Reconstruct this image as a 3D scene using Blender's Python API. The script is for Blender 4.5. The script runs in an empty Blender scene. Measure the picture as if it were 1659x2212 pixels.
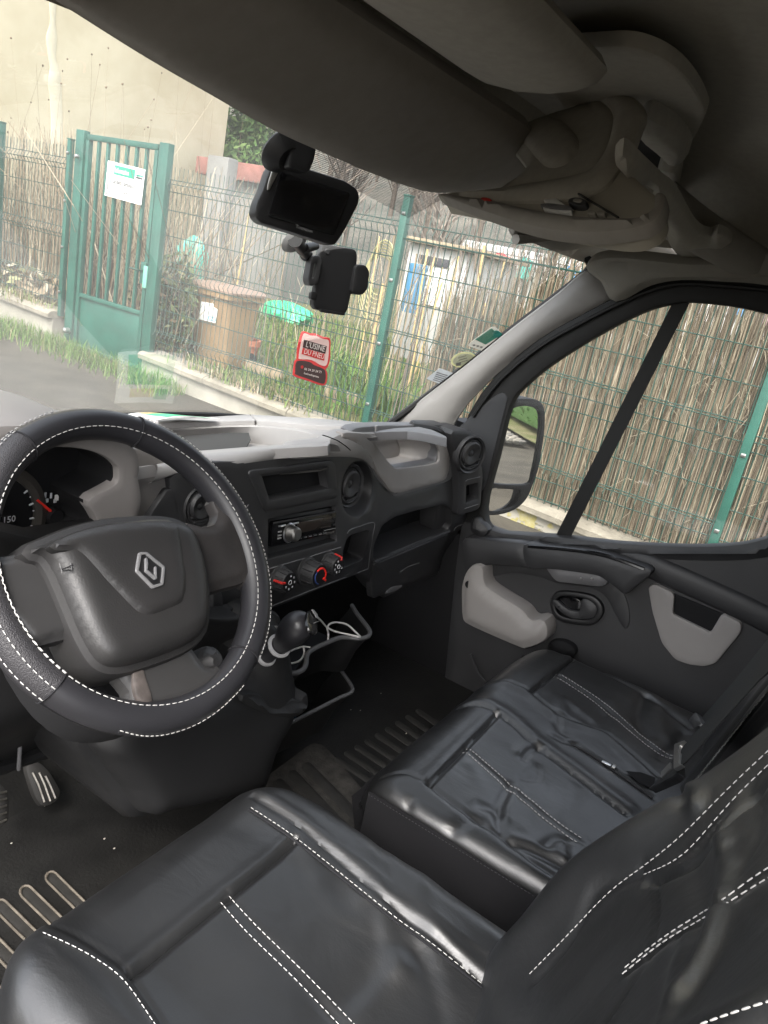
import bpy, bmesh, math, random
import numpy as np
from mathutils import Vector, Matrix
from mathutils.geometry import delaunay_2d_cdt

# ------------------------------------------------------------------ camera, sky, sun, exposure
SC = bpy.context.scene
CAM = np.array([-1.15, 0.0, 1.85])
def _rot(yaw, pitch, roll):
    f = np.array([math.sin(yaw)*math.cos(pitch), math.cos(yaw)*math.cos(pitch), -math.sin(pitch)])
    r = np.array([math.cos(yaw), -math.sin(yaw), 0.0]); u = np.cross(r, f)
    return np.array([math.cos(roll)*r+math.sin(roll)*u, math.sin(roll)*r-math.cos(roll)*u, f])
ROT = _rot(math.radians(60.26), math.radians(18.0), math.radians(11.6))
FPX = 1661.0; PW, PH = 1659.0, 2212.0
cd = bpy.data.cameras.new('camera'); cam = bpy.data.objects.new('camera', cd)
SC.collection.objects.link(cam); SC.camera = cam
cd.sensor_fit = 'VERTICAL'; cd.sensor_height = 36.0; cd.sensor_width = 27.0
cd.lens = 36.0*FPX/PH; cd.clip_start = 0.02; cd.clip_end = 600
cam.matrix_world = Matrix([[ROT[0][i], -ROT[1][i], -ROT[2][i], CAM[i]] for i in range(3)]+[[0,0,0,1]])

W = bpy.data.worlds.new('World'); SC.world = W; W.use_nodes = True
nt = W.node_tree; bg = nt.nodes['Background']
sky = nt.nodes.new('ShaderNodeTexSky'); sky.sky_type = 'NISHITA'; sky.sun_disc = False
SUN_EL, SUN_AZ = math.radians(48), math.radians(250)
sky.sun_elevation = SUN_EL; sky.sun_rotation = SUN_AZ
sky.air_density = 1.0; sky.dust_density = 5.0; sky.ozone_density = 1.0; sky.altitude = 50
hs = nt.nodes.new('ShaderNodeHueSaturation'); hs.inputs['Saturation'].default_value = 0.35
nt.links.new(sky.outputs[0], hs.inputs['Color']); nt.links.new(hs.outputs[0], bg.inputs['Color'])
bg.inputs['Strength'].default_value = 0.15
sl = bpy.data.lights.new('sun', 'SUN'); so = bpy.data.objects.new('sun', sl); SC.collection.objects.link(so)
sl.energy = 0.5; sl.angle = math.radians(25); sl.color = (1.0, 0.965, 0.91)
# direction towards the sun: azimuth measured like the sky's rotation (clockwise from +Y)
sd = Vector((math.sin(SUN_AZ)*math.cos(SUN_EL), math.cos(SUN_AZ)*math.cos(SUN_EL), math.sin(SUN_EL)))
so.rotation_euler = (-sd).to_track_quat('-Z', 'Y').to_euler()
SC.view_settings.view_transform = 'Standard'; SC.view_settings.look = 'None'
SC.view_settings.gamma = 1.0; SC.view_settings.use_curve_mapping = False
SC.view_settings.exposure = 2.2
SC.render.engine = 'CYCLES'
SC.cycles.max_bounces = 10; SC.cycles.transparent_max_bounces = 24; SC.cycles.diffuse_bounces = 5
SC.cycles.glossy_bounces = 4; SC.cycles.caustics_reflective = False; SC.cycles.caustics_refractive = False
random.seed(7); RNG = np.random.default_rng(11)

# ------------------------------------------------------------------ measuring: sight lines met with real planes
ZOOM = dict(A=(0,1600,.3617), B=(950,1700,.3617), C=(950,2250,.4219), D=(0,2600,.6631), E=(1700,2000,.827),
            F=(2400,2400,.4522), G=(1700,650,.827), H=(1500,1600,.3617), a3=(0,1600,.7233), b4=(900,1600,.7233),
            s7=(1400,2500,1.0078), s6=(0,2700,.9644), c8=(1300,0,1.0681), g1=(0,0,.7687), g2=(900,400,.9644),
            w5=(1800,1100,.7686), W=(0,400,.5424), w3=(600,600,.497), w4=(1300,700,.663), w1=(2000,1200,.6462), k=(1200,0,1.1284))
def q(k, *pts):
    ox, oy, s = ZOOM[k]
    return [((ox+s*x)*.54004, (oy+s*y)*.54004) for x, y in pts]
def ray(x, y):
    return ROT.T @ np.array([(x-PW/2)/FPX, (y-PH/2)/FPX, 1.0])
def AX(x, y, X):
    d = ray(x, y); return CAM + d*((X-CAM[0])/d[0])
def AY(x, y, Y):
    d = ray(x, y); return CAM + d*((Y-CAM[1])/d[1])
def AZ(x, y, Z):
    d = ray(x, y); return CAM + d*((Z-CAM[2])/d[2])
def plane(p, n):
    p = np.array(p, float); n = np.array(n, float); n /= np.linalg.norm(n)
    if (CAM-p) @ n < 0: n = -n
    def s(x, y):
        d = ray(x, y); return CAM + d*(((p-CAM) @ n)/(d @ n))
    s.n = n
    return s
def pX(X): return plane((X,0,0), (-1,0,0))
def pY(Y): return plane((0,Y,0), (0,-1,0))
def pZ(Z): return plane((0,0,Z), (0,0,1))
def hfield(f, y0=.9):                         # a surface Y = f(X, Z)
    def s(x, y):
        Y = y0
        for _ in range(14):
            P = AY(x, y, Y); Y = .5*Y+.5*f(P[0], P[2])
        return AY(x, y, Y)
    s.n = np.array([0,-1.0,0])
    return s
def lift(s, d):                               # the same surface moved d metres towards the cabin
    def t(x, y): return s(x, y)+s.n*d
    t.n = s.n
    return t

# ------------------------------------------------------------------ 2-D outlines
def rnd(pts, r=6, n=4):
    """polygon with rounded corners"""
    out = []; N = len(pts)
    for i in range(N):
        p0, p, p1 = (np.array(pts[j % N], float) for j in (i-1, i, i+1))
        a, b = p0-p, p1-p; la, lb = np.linalg.norm(a), np.linalg.norm(b)
        ra = min(r, .45*la, .45*lb)
        A, B = p+a/la*ra, p+b/lb*ra
        for k in range(n+1):
            t = k/n; out.append(tuple((1-t)**2*A+2*t*(1-t)*p+t*t*B))
    return out
def crv(pts, n=5, closed=True):
    """Catmull-Rom through the points (any dimension)"""
    P = [np.array(p, float) for p in pts]; N = len(P); out = []
    for i in range(N if closed else N-1):
        g = (lambda j: P[j % N]) if closed else (lambda j: P[min(max(j, 0), N-1)])
        p0, p1, p2, p3 = g(i-1), g(i), g(i+1), g(i+2)
        for k in range(n):
            t = k/n
            out.append(.5*((2*p1)+(-p0+p2)*t+(2*p0-5*p1+4*p2-p3)*t*t+(-p0+3*p1-3*p2+p3)*t**3))
    if not closed: out.append(P[-1])
    return [tuple(o) for o in out]
def ell(cx, cy, a, b, rot=0, n=28):
    c, s = math.cos(rot), math.sin(rot)
    return [(cx+a*math.cos(t)*c-b*math.sin(t)*s, cy+a*math.cos(t)*s+b*math.sin(t)*c) for t in np.linspace(0, 2*math.pi, n, endpoint=False)]
def sdist(p, ring):
    """distance of points p (n,2) to a closed ring"""
    R = np.array(ring, float); S = np.roll(R, -1, 0); d = S-R; L = (d*d).sum(1)+1e-12
    v = p[:,None,:]-R[None]; t = np.clip((v*d[None]).sum(2)/L[None], 0, 1)
    return np.sqrt(((v-t[...,None]*d[None])**2).sum(2)).min(1)
def inside(p, ring):
    R = np.array(ring, float); S = np.roll(R, -1, 0); x, y = p[:,0:1], p[:,1:2]
    c = ((R[:,1] > y) != (S[:,1] > y)) & (x < (S[:,0]-R[:,0])*(y-R[:,1])/(S[:,1]-R[:,1]+1e-12)+R[:,0])
    return c.sum(1) % 2 == 1

# ------------------------------------------------------------------ objects
ORG = {}
COL = SC.collection
def _props(o, label, cat, group, kind):
    if label: o['label'] = label
    if cat: o['category'] = cat
    if group: o['group'] = group
    if kind: o['kind'] = kind
def thing(name, label, cat, loc, group=None, kind=None):
    o = bpy.data.objects.new(name, None); COL.objects.link(o); o.empty_display_size = .05
    o.location = loc; ORG[o.name] = np.array(loc, float); _props(o, label, cat, group, kind); return o
def place(o, parent, org):
    ORG[o.name] = np.array(org, float)
    if parent is not None:
        o.parent = parent; o.location = ORG[o.name]-ORG[parent.name]
    else: o.location = org
def mk(name, V, Fc, mat, parent=None, label=None, cat=None, group=None, kind=None, angle=38, flat=False, mi=None, recalc=True):
    """one mesh object from world-space vertices"""
    V = np.array([tuple(v) for v in V], float)
    org = np.zeros(3)
    if parent is None and kind != 'structure':
        org = np.array([(V[:,0].min()+V[:,0].max())/2, (V[:,1].min()+V[:,1].max())/2, V[:,2].min()])
    elif parent is not None: org = ORG[parent.name]
    me = bpy.data.meshes.new(name); me.from_pydata((V-org).tolist(), [], [tuple(f) for f in Fc]); me.update()
    for m in (mat if isinstance(mat, (list, tuple)) else [mat]): me.materials.append(m)
    if mi is not None: me.polygons.foreach_set('material_index', mi)
    if recalc:
        bm = bmesh.new(); bm.from_mesh(me); bmesh.ops.recalc_face_normals(bm, faces=bm.faces); bm.to_mesh(me); bm.free()
    if not flat:
        me.polygons.foreach_set('use_smooth', [True]*len(me.polygons)); me.set_sharp_from_angle(angle=math.radians(angle))
    o = bpy.data.objects.new(name, me); COL.objects.link(o); place(o, parent, org)
    _props(o, label, cat, group, kind); return o
def tree_of(o): return [c for c in COL.objects if c.parent == o]
def dup(o, dl=(0,0,0), parent=None, **pr):
    c = o.copy(); COL.objects.link(c)
    if parent is None: c.location = Vector(o.location)+Vector(dl)
    else: c.parent = parent
    ORG[c.name] = ORG[o.name]+np.array(dl)
    for k, v in pr.items(): c[k] = v
    for ch in [x for x in o.children]: dup(ch, parent=c)
    return c

class G:
    """collects geometry for one mesh"""
    def __init__(s): s.v, s.f, s.m = [], [], []
    def add(s, v, f, m=0):
        b = len(s.v); s.v += [tuple(p) for p in v]; s.f += [tuple(i+b for i in t) for t in f]; s.m += [m]*len(f); return s
    def box(s, c, d, axes=None, m=0, bev=0):
        ax = np.eye(3) if axes is None else np.array(axes, float); c = np.array(c, float); h = np.array(d, float)/2
        if bev <= 0:
            v = [c+ax[0]*h[0]*a+ax[1]*h[1]*b+ax[2]*h[2]*e for a in (-1,1) for b in (-1,1) for e in (-1,1)]
            return s.add(v, [(0,1,3,2),(4,6,7,5),(0,4,5,1),(2,3,7,6),(0,2,6,4),(1,5,7,3)], m)
        bm = bmesh.new(); bmesh.ops.create_cube(bm, size=1)
        bmesh.ops.scale(bm, vec=(h*2).tolist(), verts=bm.verts)
        bmesh.ops.bevel(bm, geom=bm.edges[:], offset=bev, segments=2, affect='EDGES', profile=.5)
        bm.verts.index_update()
        v = [c+ax[0]*p.co.x+ax[1]*p.co.y+ax[2]*p.co.z for p in bm.verts]; f = [[x.index for x in t.verts] for t in bm.faces]
        bm.free(); return s.add(v, f, m)
    def tube(s, path, r, n=8, closed=False, m=0, cap=True, flat=1.0, ref=None):
        P = np.array([tuple(p) for p in path], dtype=float); N = len(P)
        rr = np.full(N, r) if np.isscalar(r) else np.array(r)
        T = np.roll(P, -1, 0)-np.roll(P, 1, 0) if closed else np.gradient(P, axis=0)
        T /= np.linalg.norm(T, axis=1)[:,None]+1e-12
        a = np.array(ref, float) if ref is not None else (np.array([0,0,1.0]) if abs(T[0][2]) < .9 else np.array([1.0,0,0]))
        v = []
        for i in range(N):
            a = a-T[i]*(a @ T[i]); a /= np.linalg.norm(a)+1e-12; b = np.cross(T[i], a)
            for k in range(n):
                t = 2*math.pi*k/n; v.append(P[i]+rr[i]*(math.cos(t)*a*flat+math.sin(t)*b))
        f = []
        for i in range(N if closed else N-1):
            j = (i+1) % N
            for k in range(n):
                l = (k+1) % n; f.append((i*n+k, i*n+l, j*n+l, j*n+k))
        if cap and not closed: f += [tuple(range(n))[::-1], tuple((N-1)*n+k for k in range(n))]
        return s.add(v, f, m)
    def rev(s, prof, c, ax, n=24, m=0, a0=0, a1=2*math.pi):
        """profile [(radius, height)] about an axis"""
        ax = np.array(ax, float); ax = ax/np.linalg.norm(ax); c = np.array(c, float)
        a = np.array([1.0,0,0]) if abs(ax[0]) < .8 else np.array([0,0,1.0]); a -= ax*(a@ax); a /= np.linalg.norm(a); b = np.cross(ax, a)
        K = len(prof); v = []
        for k in range(n):
            t = 2*math.pi*k/n
            for r, h in prof: v.append(c+ax*h+max(r,1e-5)*(math.cos(t)*a+math.sin(t)*b))
        f = [(k*K+i, ((k+1)%n)*K+i, ((k+1)%n)*K+i+1, k*K+i+1) for k in range(n) for i in range(K-1)]
        return s.add(v, f, m)
    def loft(s, rings, m=0, closed=True, caps=True):
        n = len(rings[0]); v = [p for r in rings for p in r]; f = []
        for i in range(len(rings)-1):
            for k in range(n if closed else n-1):
                l = (k+1) % n; f.append((i*n+k, i*n+l, (i+1)*n+l, (i+1)*n+k))
        if caps and closed: f += [tuple(range(n))[::-1], tuple((len(rings)-1)*n+k for k in range(n))]
        return s.add(v, f, m)
    def grid(s, P, m=0):
        P = np.array(P); a, b = P.shape[:2]
        return s.add(P.reshape(-1,3), [(i*b+j, i*b+j+1, (i+1)*b+j+1, (i+1)*b+j) for i in range(a-1) for j in range(b-1)], m)
    def ball(s, c, r, n=10, m=0, squash=(1,1,1)):
        pr = [(math.sin(t), -math.cos(t)) for t in np.linspace(0, math.pi, n//2+2)]
        g = G().rev(pr, (0,0,0), (0,0,1), n); v = np.array(g.v)*np.array(squash)*r+np.array(c, float)
        return s.add(v, g.f, m)
    def mesh(s, name, mat, parent=None, **k):
        return mk(name, s.v, s.f, mat, parent, mi=s.m if isinstance(mat, (list,tuple)) else None, **k)

def sheet(name, mat, parent, surf, outer, holes=(), thick=.01, back=None, lip=.002, dome=0, domew=20, res=14, off=0, g=None, wave=None, **kw):
    """a panel: its outline is met with a real surface, it has rounded edges, a thickness and pockets.
    holes: dict(p=ring, d=depth, t=taper, lip=.., cap=True)"""
    n3 = np.array(surf.n if back is None else [-b for b in back], float); n3 /= np.linalg.norm(n3)
    bk = -n3
    rings = [list(outer)]+[list(h['p']) for h in holes]
    for i, r in enumerate(rings):            # orientation: outer ccw, holes cw
        A = sum(r[k-1][0]*r[k][1]-r[k][0]*r[k-1][1] for k in range(len(r)))
        if (A > 0) != (i == 0): rings[i] = r[::-1]
    O = np.array(rings[0], float); lo, hi = O.min(0), O.max(0)
    gx, gy = np.meshgrid(np.arange(lo[0]+res/2, hi[0], res), np.arange(lo[1]+res/2, hi[1], res)); gp = np.stack([gx.ravel(), gy.ravel()], 1)
    if len(gp):
        ok = inside(gp, rings[0]) & (sdist(gp, rings[0]) > res*.4)
        for r in rings[1:]: ok &= ~inside(gp, r) & (sdist(gp, r) > res*.4)
        gp = gp[ok]
    vs = [Vector(p) for r in rings for p in r]+[Vector(p) for p in gp]; ed = []; b = 0
    for r in rings:
        ed += [(b+i, b+(i+1) % len(r)) for i in range(len(r))]; b += len(r)
    ov, oe, of, iv, ie, jf = delaunay_2d_cdt(vs, ed, [], 0, 1e-5)
    p2 = np.array([tuple(v) for v in ov])
    cen_ = np.array([p2[list(f)].mean(0) for f in of]); keep = inside(cen_, rings[0])
    for r in rings[1:]: keep &= ~inside(cen_, r)
    of = [f for f, k in zip(of, keep) if k]
    h = np.zeros(len(p2))
    if dome:
        t = np.clip(sdist(p2, rings[0])/domew, 0, 1); h = dome*np.sqrt(np.maximum(0, 1-(1-t)**2))
    V = [surf(*p)+n3*(off+h[i]+(wave(*p) if wave else 0)) for i, p in enumerate(p2)]
    gg = g or G(); base = len(gg.v); gg.add(V, [tuple(f) for f in of])
    idx = {}
    for k, src in enumerate(iv):
        for j in src: idx[j] = k
    b = 0
    for ri, r in enumerate(rings):
        N = len(r); ids = [idx.get(b+i, 0) for i in range(N)]; b += N
        hole = holes[ri-1] if ri else {}
        L = hole.get('lip', lip); D = hole.get('d', thick)
        R2 = np.array(r, float); tg = np.roll(R2, -1, 0)-np.roll(R2, 1, 0); nn = np.stack([tg[:,1], -tg[:,0]], 1); nn /= np.linalg.norm(nn, axis=1)[:,None]+1e-9
        P = [np.array(V[k]) for k in ids]; out = []
        for i in range(N):
            d = surf(*(R2[i]+nn[i]*.5))-surf(*R2[i]); d = d-n3*(d@n3); l = np.linalg.norm(d); out.append(d/l if l > 1e-9 else d)
        levels = [P]
        for a in ((.5, .134), (1, 1)) if L else ():
            s_ = math.sin(math.pi/2*a[0]); c_ = 1-math.cos(math.pi/2*a[0])
            levels.append([P[i]+out[i]*L*s_+bk*L*c_ for i in range(N)])
        end = [P[i]+out[i]*L+bk*D for i in range(N)]
        if hole.get('t'):
            cen = sum(end)/N; end = [cen+(e-cen)*(1-hole['t']) for e in end]
        if hole.get('shift') is not None: end = [e+np.array(hole['shift']) for e in end]
        levels.append(end)
        bi = len(gg.v); Fq = []
        for li in range(1, len(levels)):
            gg.v += [tuple(p) for p in levels[li]]
        def vid(li, i): return base+ids[i % N] if li == 0 else bi+(li-1)*N+(i % N)
        for li in range(len(levels)-1):
            for i in range(N): Fq.append((vid(li,i), vid(li,i+1), vid(li+1,i+1), vid(li+1,i)))
        if ri and hole.get('cap', True): Fq.append(tuple(vid(len(levels)-1, i) for i in range(N)))
        gg.f += Fq; gg.m += [0]*len(Fq)
    if g is None: return gg.mesh(name, mat, parent, **kw)
    return gg
def line3(surf, pts, off=0): return [surf(*p)+surf.n*off for p in pts]
def stitches(g, path, L=.0065, gap=.0032, r=.0009, n3=None):
    """short raised threads along a 3-D path"""
    P = np.array([tuple(p) for p in path]); d = np.linalg.norm(np.diff(P, axis=0), axis=1); s = np.concatenate([[0], np.cumsum(d)])
    t = 0.0
    f = lambda x: np.array([np.interp(x, s, P[:,k]) for k in range(3)])
    while t+L < s[-1]:
        a, b = f(t), f(t+L); m = (a+b)/2
        if n3 is not None: m = m+np.array(n3)*r*.8
        g.tube([a, a*.7+m*.3+(np.array(n3)*r*.6 if n3 is not None else 0), m, b*.7+m*.3+(np.array(n3)*r*.6 if n3 is not None else 0), b], [r*.5, r, r, r, r*.5], n=5)
        t += L+gap

# ------------------------------------------------------------------ materials
def mat(name, col, rough=.6, spec=.5, noise=0, nscale=20, bump=0, bscale=200, col2=None, metal=0, bdist=.001, coat=0, rvar=0, stretch=None, wear=None):
    m = bpy.data.materials.new(name); m.use_nodes = True; t = m.node_tree; b = t.nodes['Principled BSDF']
    b.inputs['Roughness'].default_value = rough; b.inputs['Specular IOR Level'].default_value = spec; b.inputs['Metallic'].default_value = metal
    if coat: b.inputs['Coat Weight'].default_value = coat; b.inputs['Coat Roughness'].default_value = .15 if coat > .4 else .38
    tc = t.nodes.new('ShaderNodeTexCoord'); co = tc.outputs['Object']
    if stretch:
        mp = t.nodes.new('ShaderNodeMapping'); mp.inputs['Scale'].default_value = stretch; t.links.new(co, mp.inputs[0]); co = mp.outputs[0]
    if noise or col2:
        n = t.nodes.new('ShaderNodeTexNoise'); n.inputs['Scale'].default_value = nscale; n.inputs['Detail'].default_value = 6; n.inputs['Roughness'].default_value = .6; t.links.new(co, n.inputs['Vector'])
        r = t.nodes.new('ShaderNodeValToRGB'); t.links.new(n.outputs[0], r.inputs[0])
        c2 = col2 or tuple(min(1, c*(1+noise)) for c in col); c1 = col if col2 else tuple(c*(1-noise) for c in col)
        r.color_ramp.elements[0].position = .35; r.color_ramp.elements[1].position = .65
        r.color_ramp.elements[0].color = (*c1,1); r.color_ramp.elements[1].color = (*c2,1); t.links.new(r.outputs[0], b.inputs['Base Color'])
    else: b.inputs['Base Color'].default_value = (*col,1)
    if rvar:
        n = t.nodes.new('ShaderNodeTexNoise'); n.inputs['Scale'].default_value = 7; n.inputs['Detail'].default_value = 5; t.links.new(co, n.inputs['Vector'])
        mr = t.nodes.new('ShaderNodeMapRange'); mr.inputs[1].default_value = .3; mr.inputs[2].default_value = .7; mr.inputs[3].default_value = rough-rvar; mr.inputs[4].default_value = rough+rvar
        t.links.new(n.outputs[0], mr.inputs[0]); t.links.new(mr.outputs[0], b.inputs['Roughness'])
    if bump:
        n = t.nodes.new('ShaderNodeTexNoise'); n.inputs['Scale'].default_value = bscale; n.inputs['Detail'].default_value = 3; t.links.new(co, n.inputs['Vector'])
        bp = t.nodes.new('ShaderNodeBump'); bp.inputs['Strength'].default_value = bump; bp.inputs['Distance'].default_value = bdist
        t.links.new(n.outputs[0], bp.inputs['Height']); t.links.new(bp.outputs[0], b.inputs['Normal'])
    return m
def glassmat(name, tint=(1,1,1), refl=1.0, ior=1.5, rough=0.0, dirt=0.0, base=0.0):
    m = bpy.data.materials.new(name); m.use_nodes = True; t = m.node_tree; t.nodes.remove(t.nodes['Principled BSDF'])
    out = t.nodes['Material Output']; tr = t.nodes.new('ShaderNodeBsdfTransparent'); tr.inputs[0].default_value = (*tint,1)
    gl = t.nodes.new('ShaderNodeBsdfGlossy'); gl.inputs['Roughness'].default_value = rough; gl.inputs[0].default_value = (refl,refl,refl,1)
    lw = t.nodes.new('ShaderNodeLayerWeight'); lw.inputs[0].default_value = .5
    pw_ = t.nodes.new('ShaderNodeMath'); pw_.operation = 'POWER'; pw_.inputs[1].default_value = 5; t.links.new(lw.outputs['Facing'], pw_.inputs[0])
    fr = t.nodes.new('ShaderNodeMapRange'); fr.inputs[3].default_value = ((ior-1)/(ior+1))**2; fr.inputs[4].default_value = 1.0; t.links.new(pw_.outputs[0], fr.inputs[0])
    mx = t.nodes.new('ShaderNodeMixShader'); t.links.new(fr.outputs[0], mx.inputs[0]); t.links.new(tr.outputs[0], mx.inputs[1]); t.links.new(gl.outputs[0], mx.inputs[2])
    last = mx
    if dirt or base:
        df = t.nodes.new('ShaderNodeBsdfDiffuse'); df.inputs[0].default_value = (.75,.74,.7,1)
        tl = t.nodes.new('ShaderNodeBsdfTranslucent'); tl.inputs[0].default_value = (.75,.74,.7,1)
        ad = t.nodes.new('ShaderNodeMixShader'); t.links.new(df.outputs[0], ad.inputs[1]); t.links.new(tl.outputs[0], ad.inputs[2])
        tc = t.nodes.new('ShaderNodeTexCoord'); n = t.nodes.new('ShaderNodeTexNoise'); n.inputs['Scale'].default_value = 3.5; n.inputs['Detail'].default_value = 8; n.inputs['Roughness'].default_value = .65
        t.links.new(tc.outputs['Object'], n.inputs['Vector'])
        mr = t.nodes.new('ShaderNodeMapRange'); mr.inputs[1].default_value = .4; mr.inputs[2].default_value = .75; mr.inputs[3].default_value = base; mr.inputs[4].default_value = base+dirt
        t.links.new(n.outputs[0], mr.inputs[0])
        m2 = t.nodes.new('ShaderNodeMixShader'); t.links.new(mr.outputs[0], m2.inputs[0]); t.links.new(mx.outputs[0], m2.inputs[1]); t.links.new(ad.outputs[0], m2.inputs[2]); last = m2
    t.links.new(last.outputs[0], out.inputs[0]); return m

M = {}
M['leather'] = mat('black_leatherette', (.0095,.0099,.0107), .42, 1.0, noise=.15, nscale=9, bump=.28, bscale=380, bdist=.0007, rvar=.07, coat=.35)
def creased(m, scale, strength, dist, stretch=(1,1,1)):
    t = m.node_tree; b = t.nodes['Principled BSDF']; old = b.inputs['Normal'].links[0].from_socket
    tc = t.nodes.new('ShaderNodeTexCoord'); mp = t.nodes.new('ShaderNodeMapping'); mp.inputs['Scale'].default_value = stretch; t.links.new(tc.outputs['Object'], mp.inputs[0])
    n = t.nodes.new('ShaderNodeTexNoise'); n.inputs['Scale'].default_value = scale; n.inputs['Detail'].default_value = 5; n.inputs['Distortion'].default_value = .5; t.links.new(mp.outputs[0], n.inputs['Vector'])
    bp = t.nodes.new('ShaderNodeBump'); bp.inputs['Strength'].default_value = strength; bp.inputs['Distance'].default_value = dist; t.links.new(n.outputs[0], bp.inputs['Height']); t.links.new(old, bp.inputs['Normal']); t.links.new(bp.outputs[0], b.inputs['Normal'])
creased(M['leather'], 16, .5, .006, (1,.55,.8))
M['fabric'] = mat('black_cloth', (.012,.012,.014), .9, .3, bump=.5, bscale=700, bdist=.0005)
M['plastic'] = mat('charcoal_plastic', (.036,.036,.038), .52, .5, noise=.08, nscale=6, bump=.25, bscale=900, bdist=.0003, rvar=.05)
M['plastic_soft'] = mat('grained_charcoal_plastic', (.031,.031,.033), .5, .5, noise=.1, nscale=5, bump=.35, bscale=600, bdist=.0005, rvar=.04)
M['lowshade'] = mat('shaded_lower_plastic', (.010,.010,.0105), .55, .4, noise=.1, nscale=5, bump=.3, bscale=600, bdist=.0005, rvar=.04)  # charcoal plastic copied darker; shade low in the cab is in its colour
M['black'] = mat('satin_black', (.010,.010,.011), .45, .5, bump=.1, bscale=800, bdist=.0003)
M['gloss'] = mat('gloss_black', (.006,.006,.007), .12, .6)
M['dark'] = mat('dark_recess', (.008,.008,.009), .8, .3)  # near-black for dark parts; inside pockets it stands in for shade
M['mid'] = mat('grey_dash_plastic', (.16,.158,.163), .5, .5, noise=.06, nscale=5, bump=.25, bscale=900, bdist=.0003)
M['taupe3'] = mat('mid_taupe_plastic', (.30,.283,.273), .55, .45, noise=.05, nscale=5, bump=.25, bscale=900, bdist=.0003)
M['taupe2'] = mat('dark_taupe_plastic', (.22,.207,.20), .55, .45, noise=.05, nscale=5, bump=.25, bscale=900, bdist=.0003)
M['taupe'] = mat('taupe_plastic', (.33,.318,.312), .55, .45, noise=.05, nscale=5, bump=.25, bscale=900, bdist=.0003)
M['pale'] = mat('pale_pillar_trim', (.31,.297,.285), .6, .4, noise=.04, nscale=6, bump=.2, bscale=700, bdist=.0003)
M['lining'] = mat('headlining_cloth', (.38,.36,.315), .95, .2, noise=.05, nscale=60, bump=.5, bscale=900, bdist=.0006)
M['visor'] = mat('visor_vinyl', (.28,.262,.238), .8, .3, noise=.04, nscale=40, bump=.4, bscale=800, bdist=.0005)
M['console'] = mat('roof_console_plastic', (.27,.255,.225), .65, .4, noise=.06, nscale=20, bump=.25, bscale=900, bdist=.0004)
M['rubber'] = mat('black_rubber', (.008,.008,.008), .6, .4, bump=.1, bscale=300)
M['thread'] = mat('white_thread', (.46,.455,.44), .8, .2)
M['greythread'] = mat('grey_thread', (.3,.3,.3), .8, .2)
M['chrome'] = mat('chrome', (.80,.80,.81), .28, .5, metal=1)
M['satin'] = mat('satin_metal', (.5,.49,.47), .35, .5, metal=1)
M['white'] = mat('white_print', (.78,.78,.76), .6, .3)
M['red'] = mat('red_print', (.55,.03,.025), .5, .4)
M['floor'] = mat('ribbed_rubber_floor', (.011,.0107,.010), .52, .4, noise=.3, nscale=14, bump=.55, bscale=150, bdist=.002)
M['mirror'] = mat('mirror_glass', (.9,.9,.9), .015, .5, metal=1)
M['glass'] = glassmat('side_glass', (.97,.985,.975), dirt=.05, base=.045)
M['wglass'] = glassmat('windscreen_glass', (.96,.985,.97), ior=1.75, dirt=.07, base=.105)
M['green'] = mat('green_fence_paint', (.016,.085,.062), .45, .5, noise=.18, nscale=4, bump=.1, bscale=60)
M['wire'] = mat('green_coated_wire', (.012,.045,.032), .5, .5)
def translucent(name, col, a=.5):
    m = bpy.data.materials.new(name); m.use_nodes = True; t = m.node_tree; t.nodes.remove(t.nodes['Principled BSDF']); out = t.nodes['Material Output']
    d = t.nodes.new('ShaderNodeBsdfDiffuse'); d.inputs[0].default_value = (*col,1); l = t.nodes.new('ShaderNodeBsdfTranslucent'); l.inputs[0].default_value = (*col,1)
    x = t.nodes.new('ShaderNodeMixShader'); x.inputs[0].default_value = a; t.links.new(d.outputs[0], x.inputs[1]); t.links.new(l.outputs[0], x.inputs[2]); t.links.new(x.outputs[0], out.inputs[0]); return m
M['paper'] = mat('white_paper', (.75,.74,.71), .8, .2)
# ------------------------------------------------------------------ outside: ground, walls, fence, garden
XF = 4.05                                     # the fence line runs along the van's right side
M['asphalt'] = mat('worn_pavement', (.055,.049,.038), .9, .2, noise=.3, nscale=1.6, bump=.6, bscale=45, bdist=.01)
M['soil'] = mat('garden_ground', (.085,.10,.035), .95, .1, col2=(.15,.135,.075), nscale=2.2, bump=.8, bscale=30, bdist=.02)
M['render'] = mat('cream_render', (.43,.378,.268), .9, .15, col2=(.52,.468,.352), nscale=.8, bump=.25, bscale=40, bdist=.004)
M['render2'] = mat('pale_render_repair', (.52,.48,.375), .9, .15, noise=.1, nscale=3)
M['conc'] = mat('wall_concrete', (.19,.178,.147), .92, .15, col2=(.33,.31,.262), nscale=1.7, bump=.4, bscale=60, bdist=.004)
M['cope'] = mat('coping_concrete', (.16,.145,.115), .95, .15, col2=(.27,.245,.195), nscale=5, bump=.7, bscale=80, bdist=.005)
M['lichen'] = mat('yellow_lichen', (.30,.26,.09), .95, .1, col2=(.34,.31,.19), nscale=30)
M['blade'] = [mat('grass_%d' % i, c, .7, .2) for i, c in enumerate([(.06,.12,.02),(.085,.15,.03),(.12,.17,.05),(.20,.18,.09)])]
M['reed'] = [mat('reed_%d' % i, c, .8, .2, noise=.22, nscale=30, stretch=(1,1,.15)) for i, c in enumerate([(.215,.178,.125),(.18,.145,.10),(.13,.104,.072),(.29,.25,.18),(.08,.065,.046),(.185,.17,.12)])]
M['stem'] = [mat('dry_stem_%d' % i, c, .85, .2) for i, c in enumerate([(.27,.21,.14),(.17,.13,.09),(.40,.34,.25),(.10,.08,.055)])]
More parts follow.
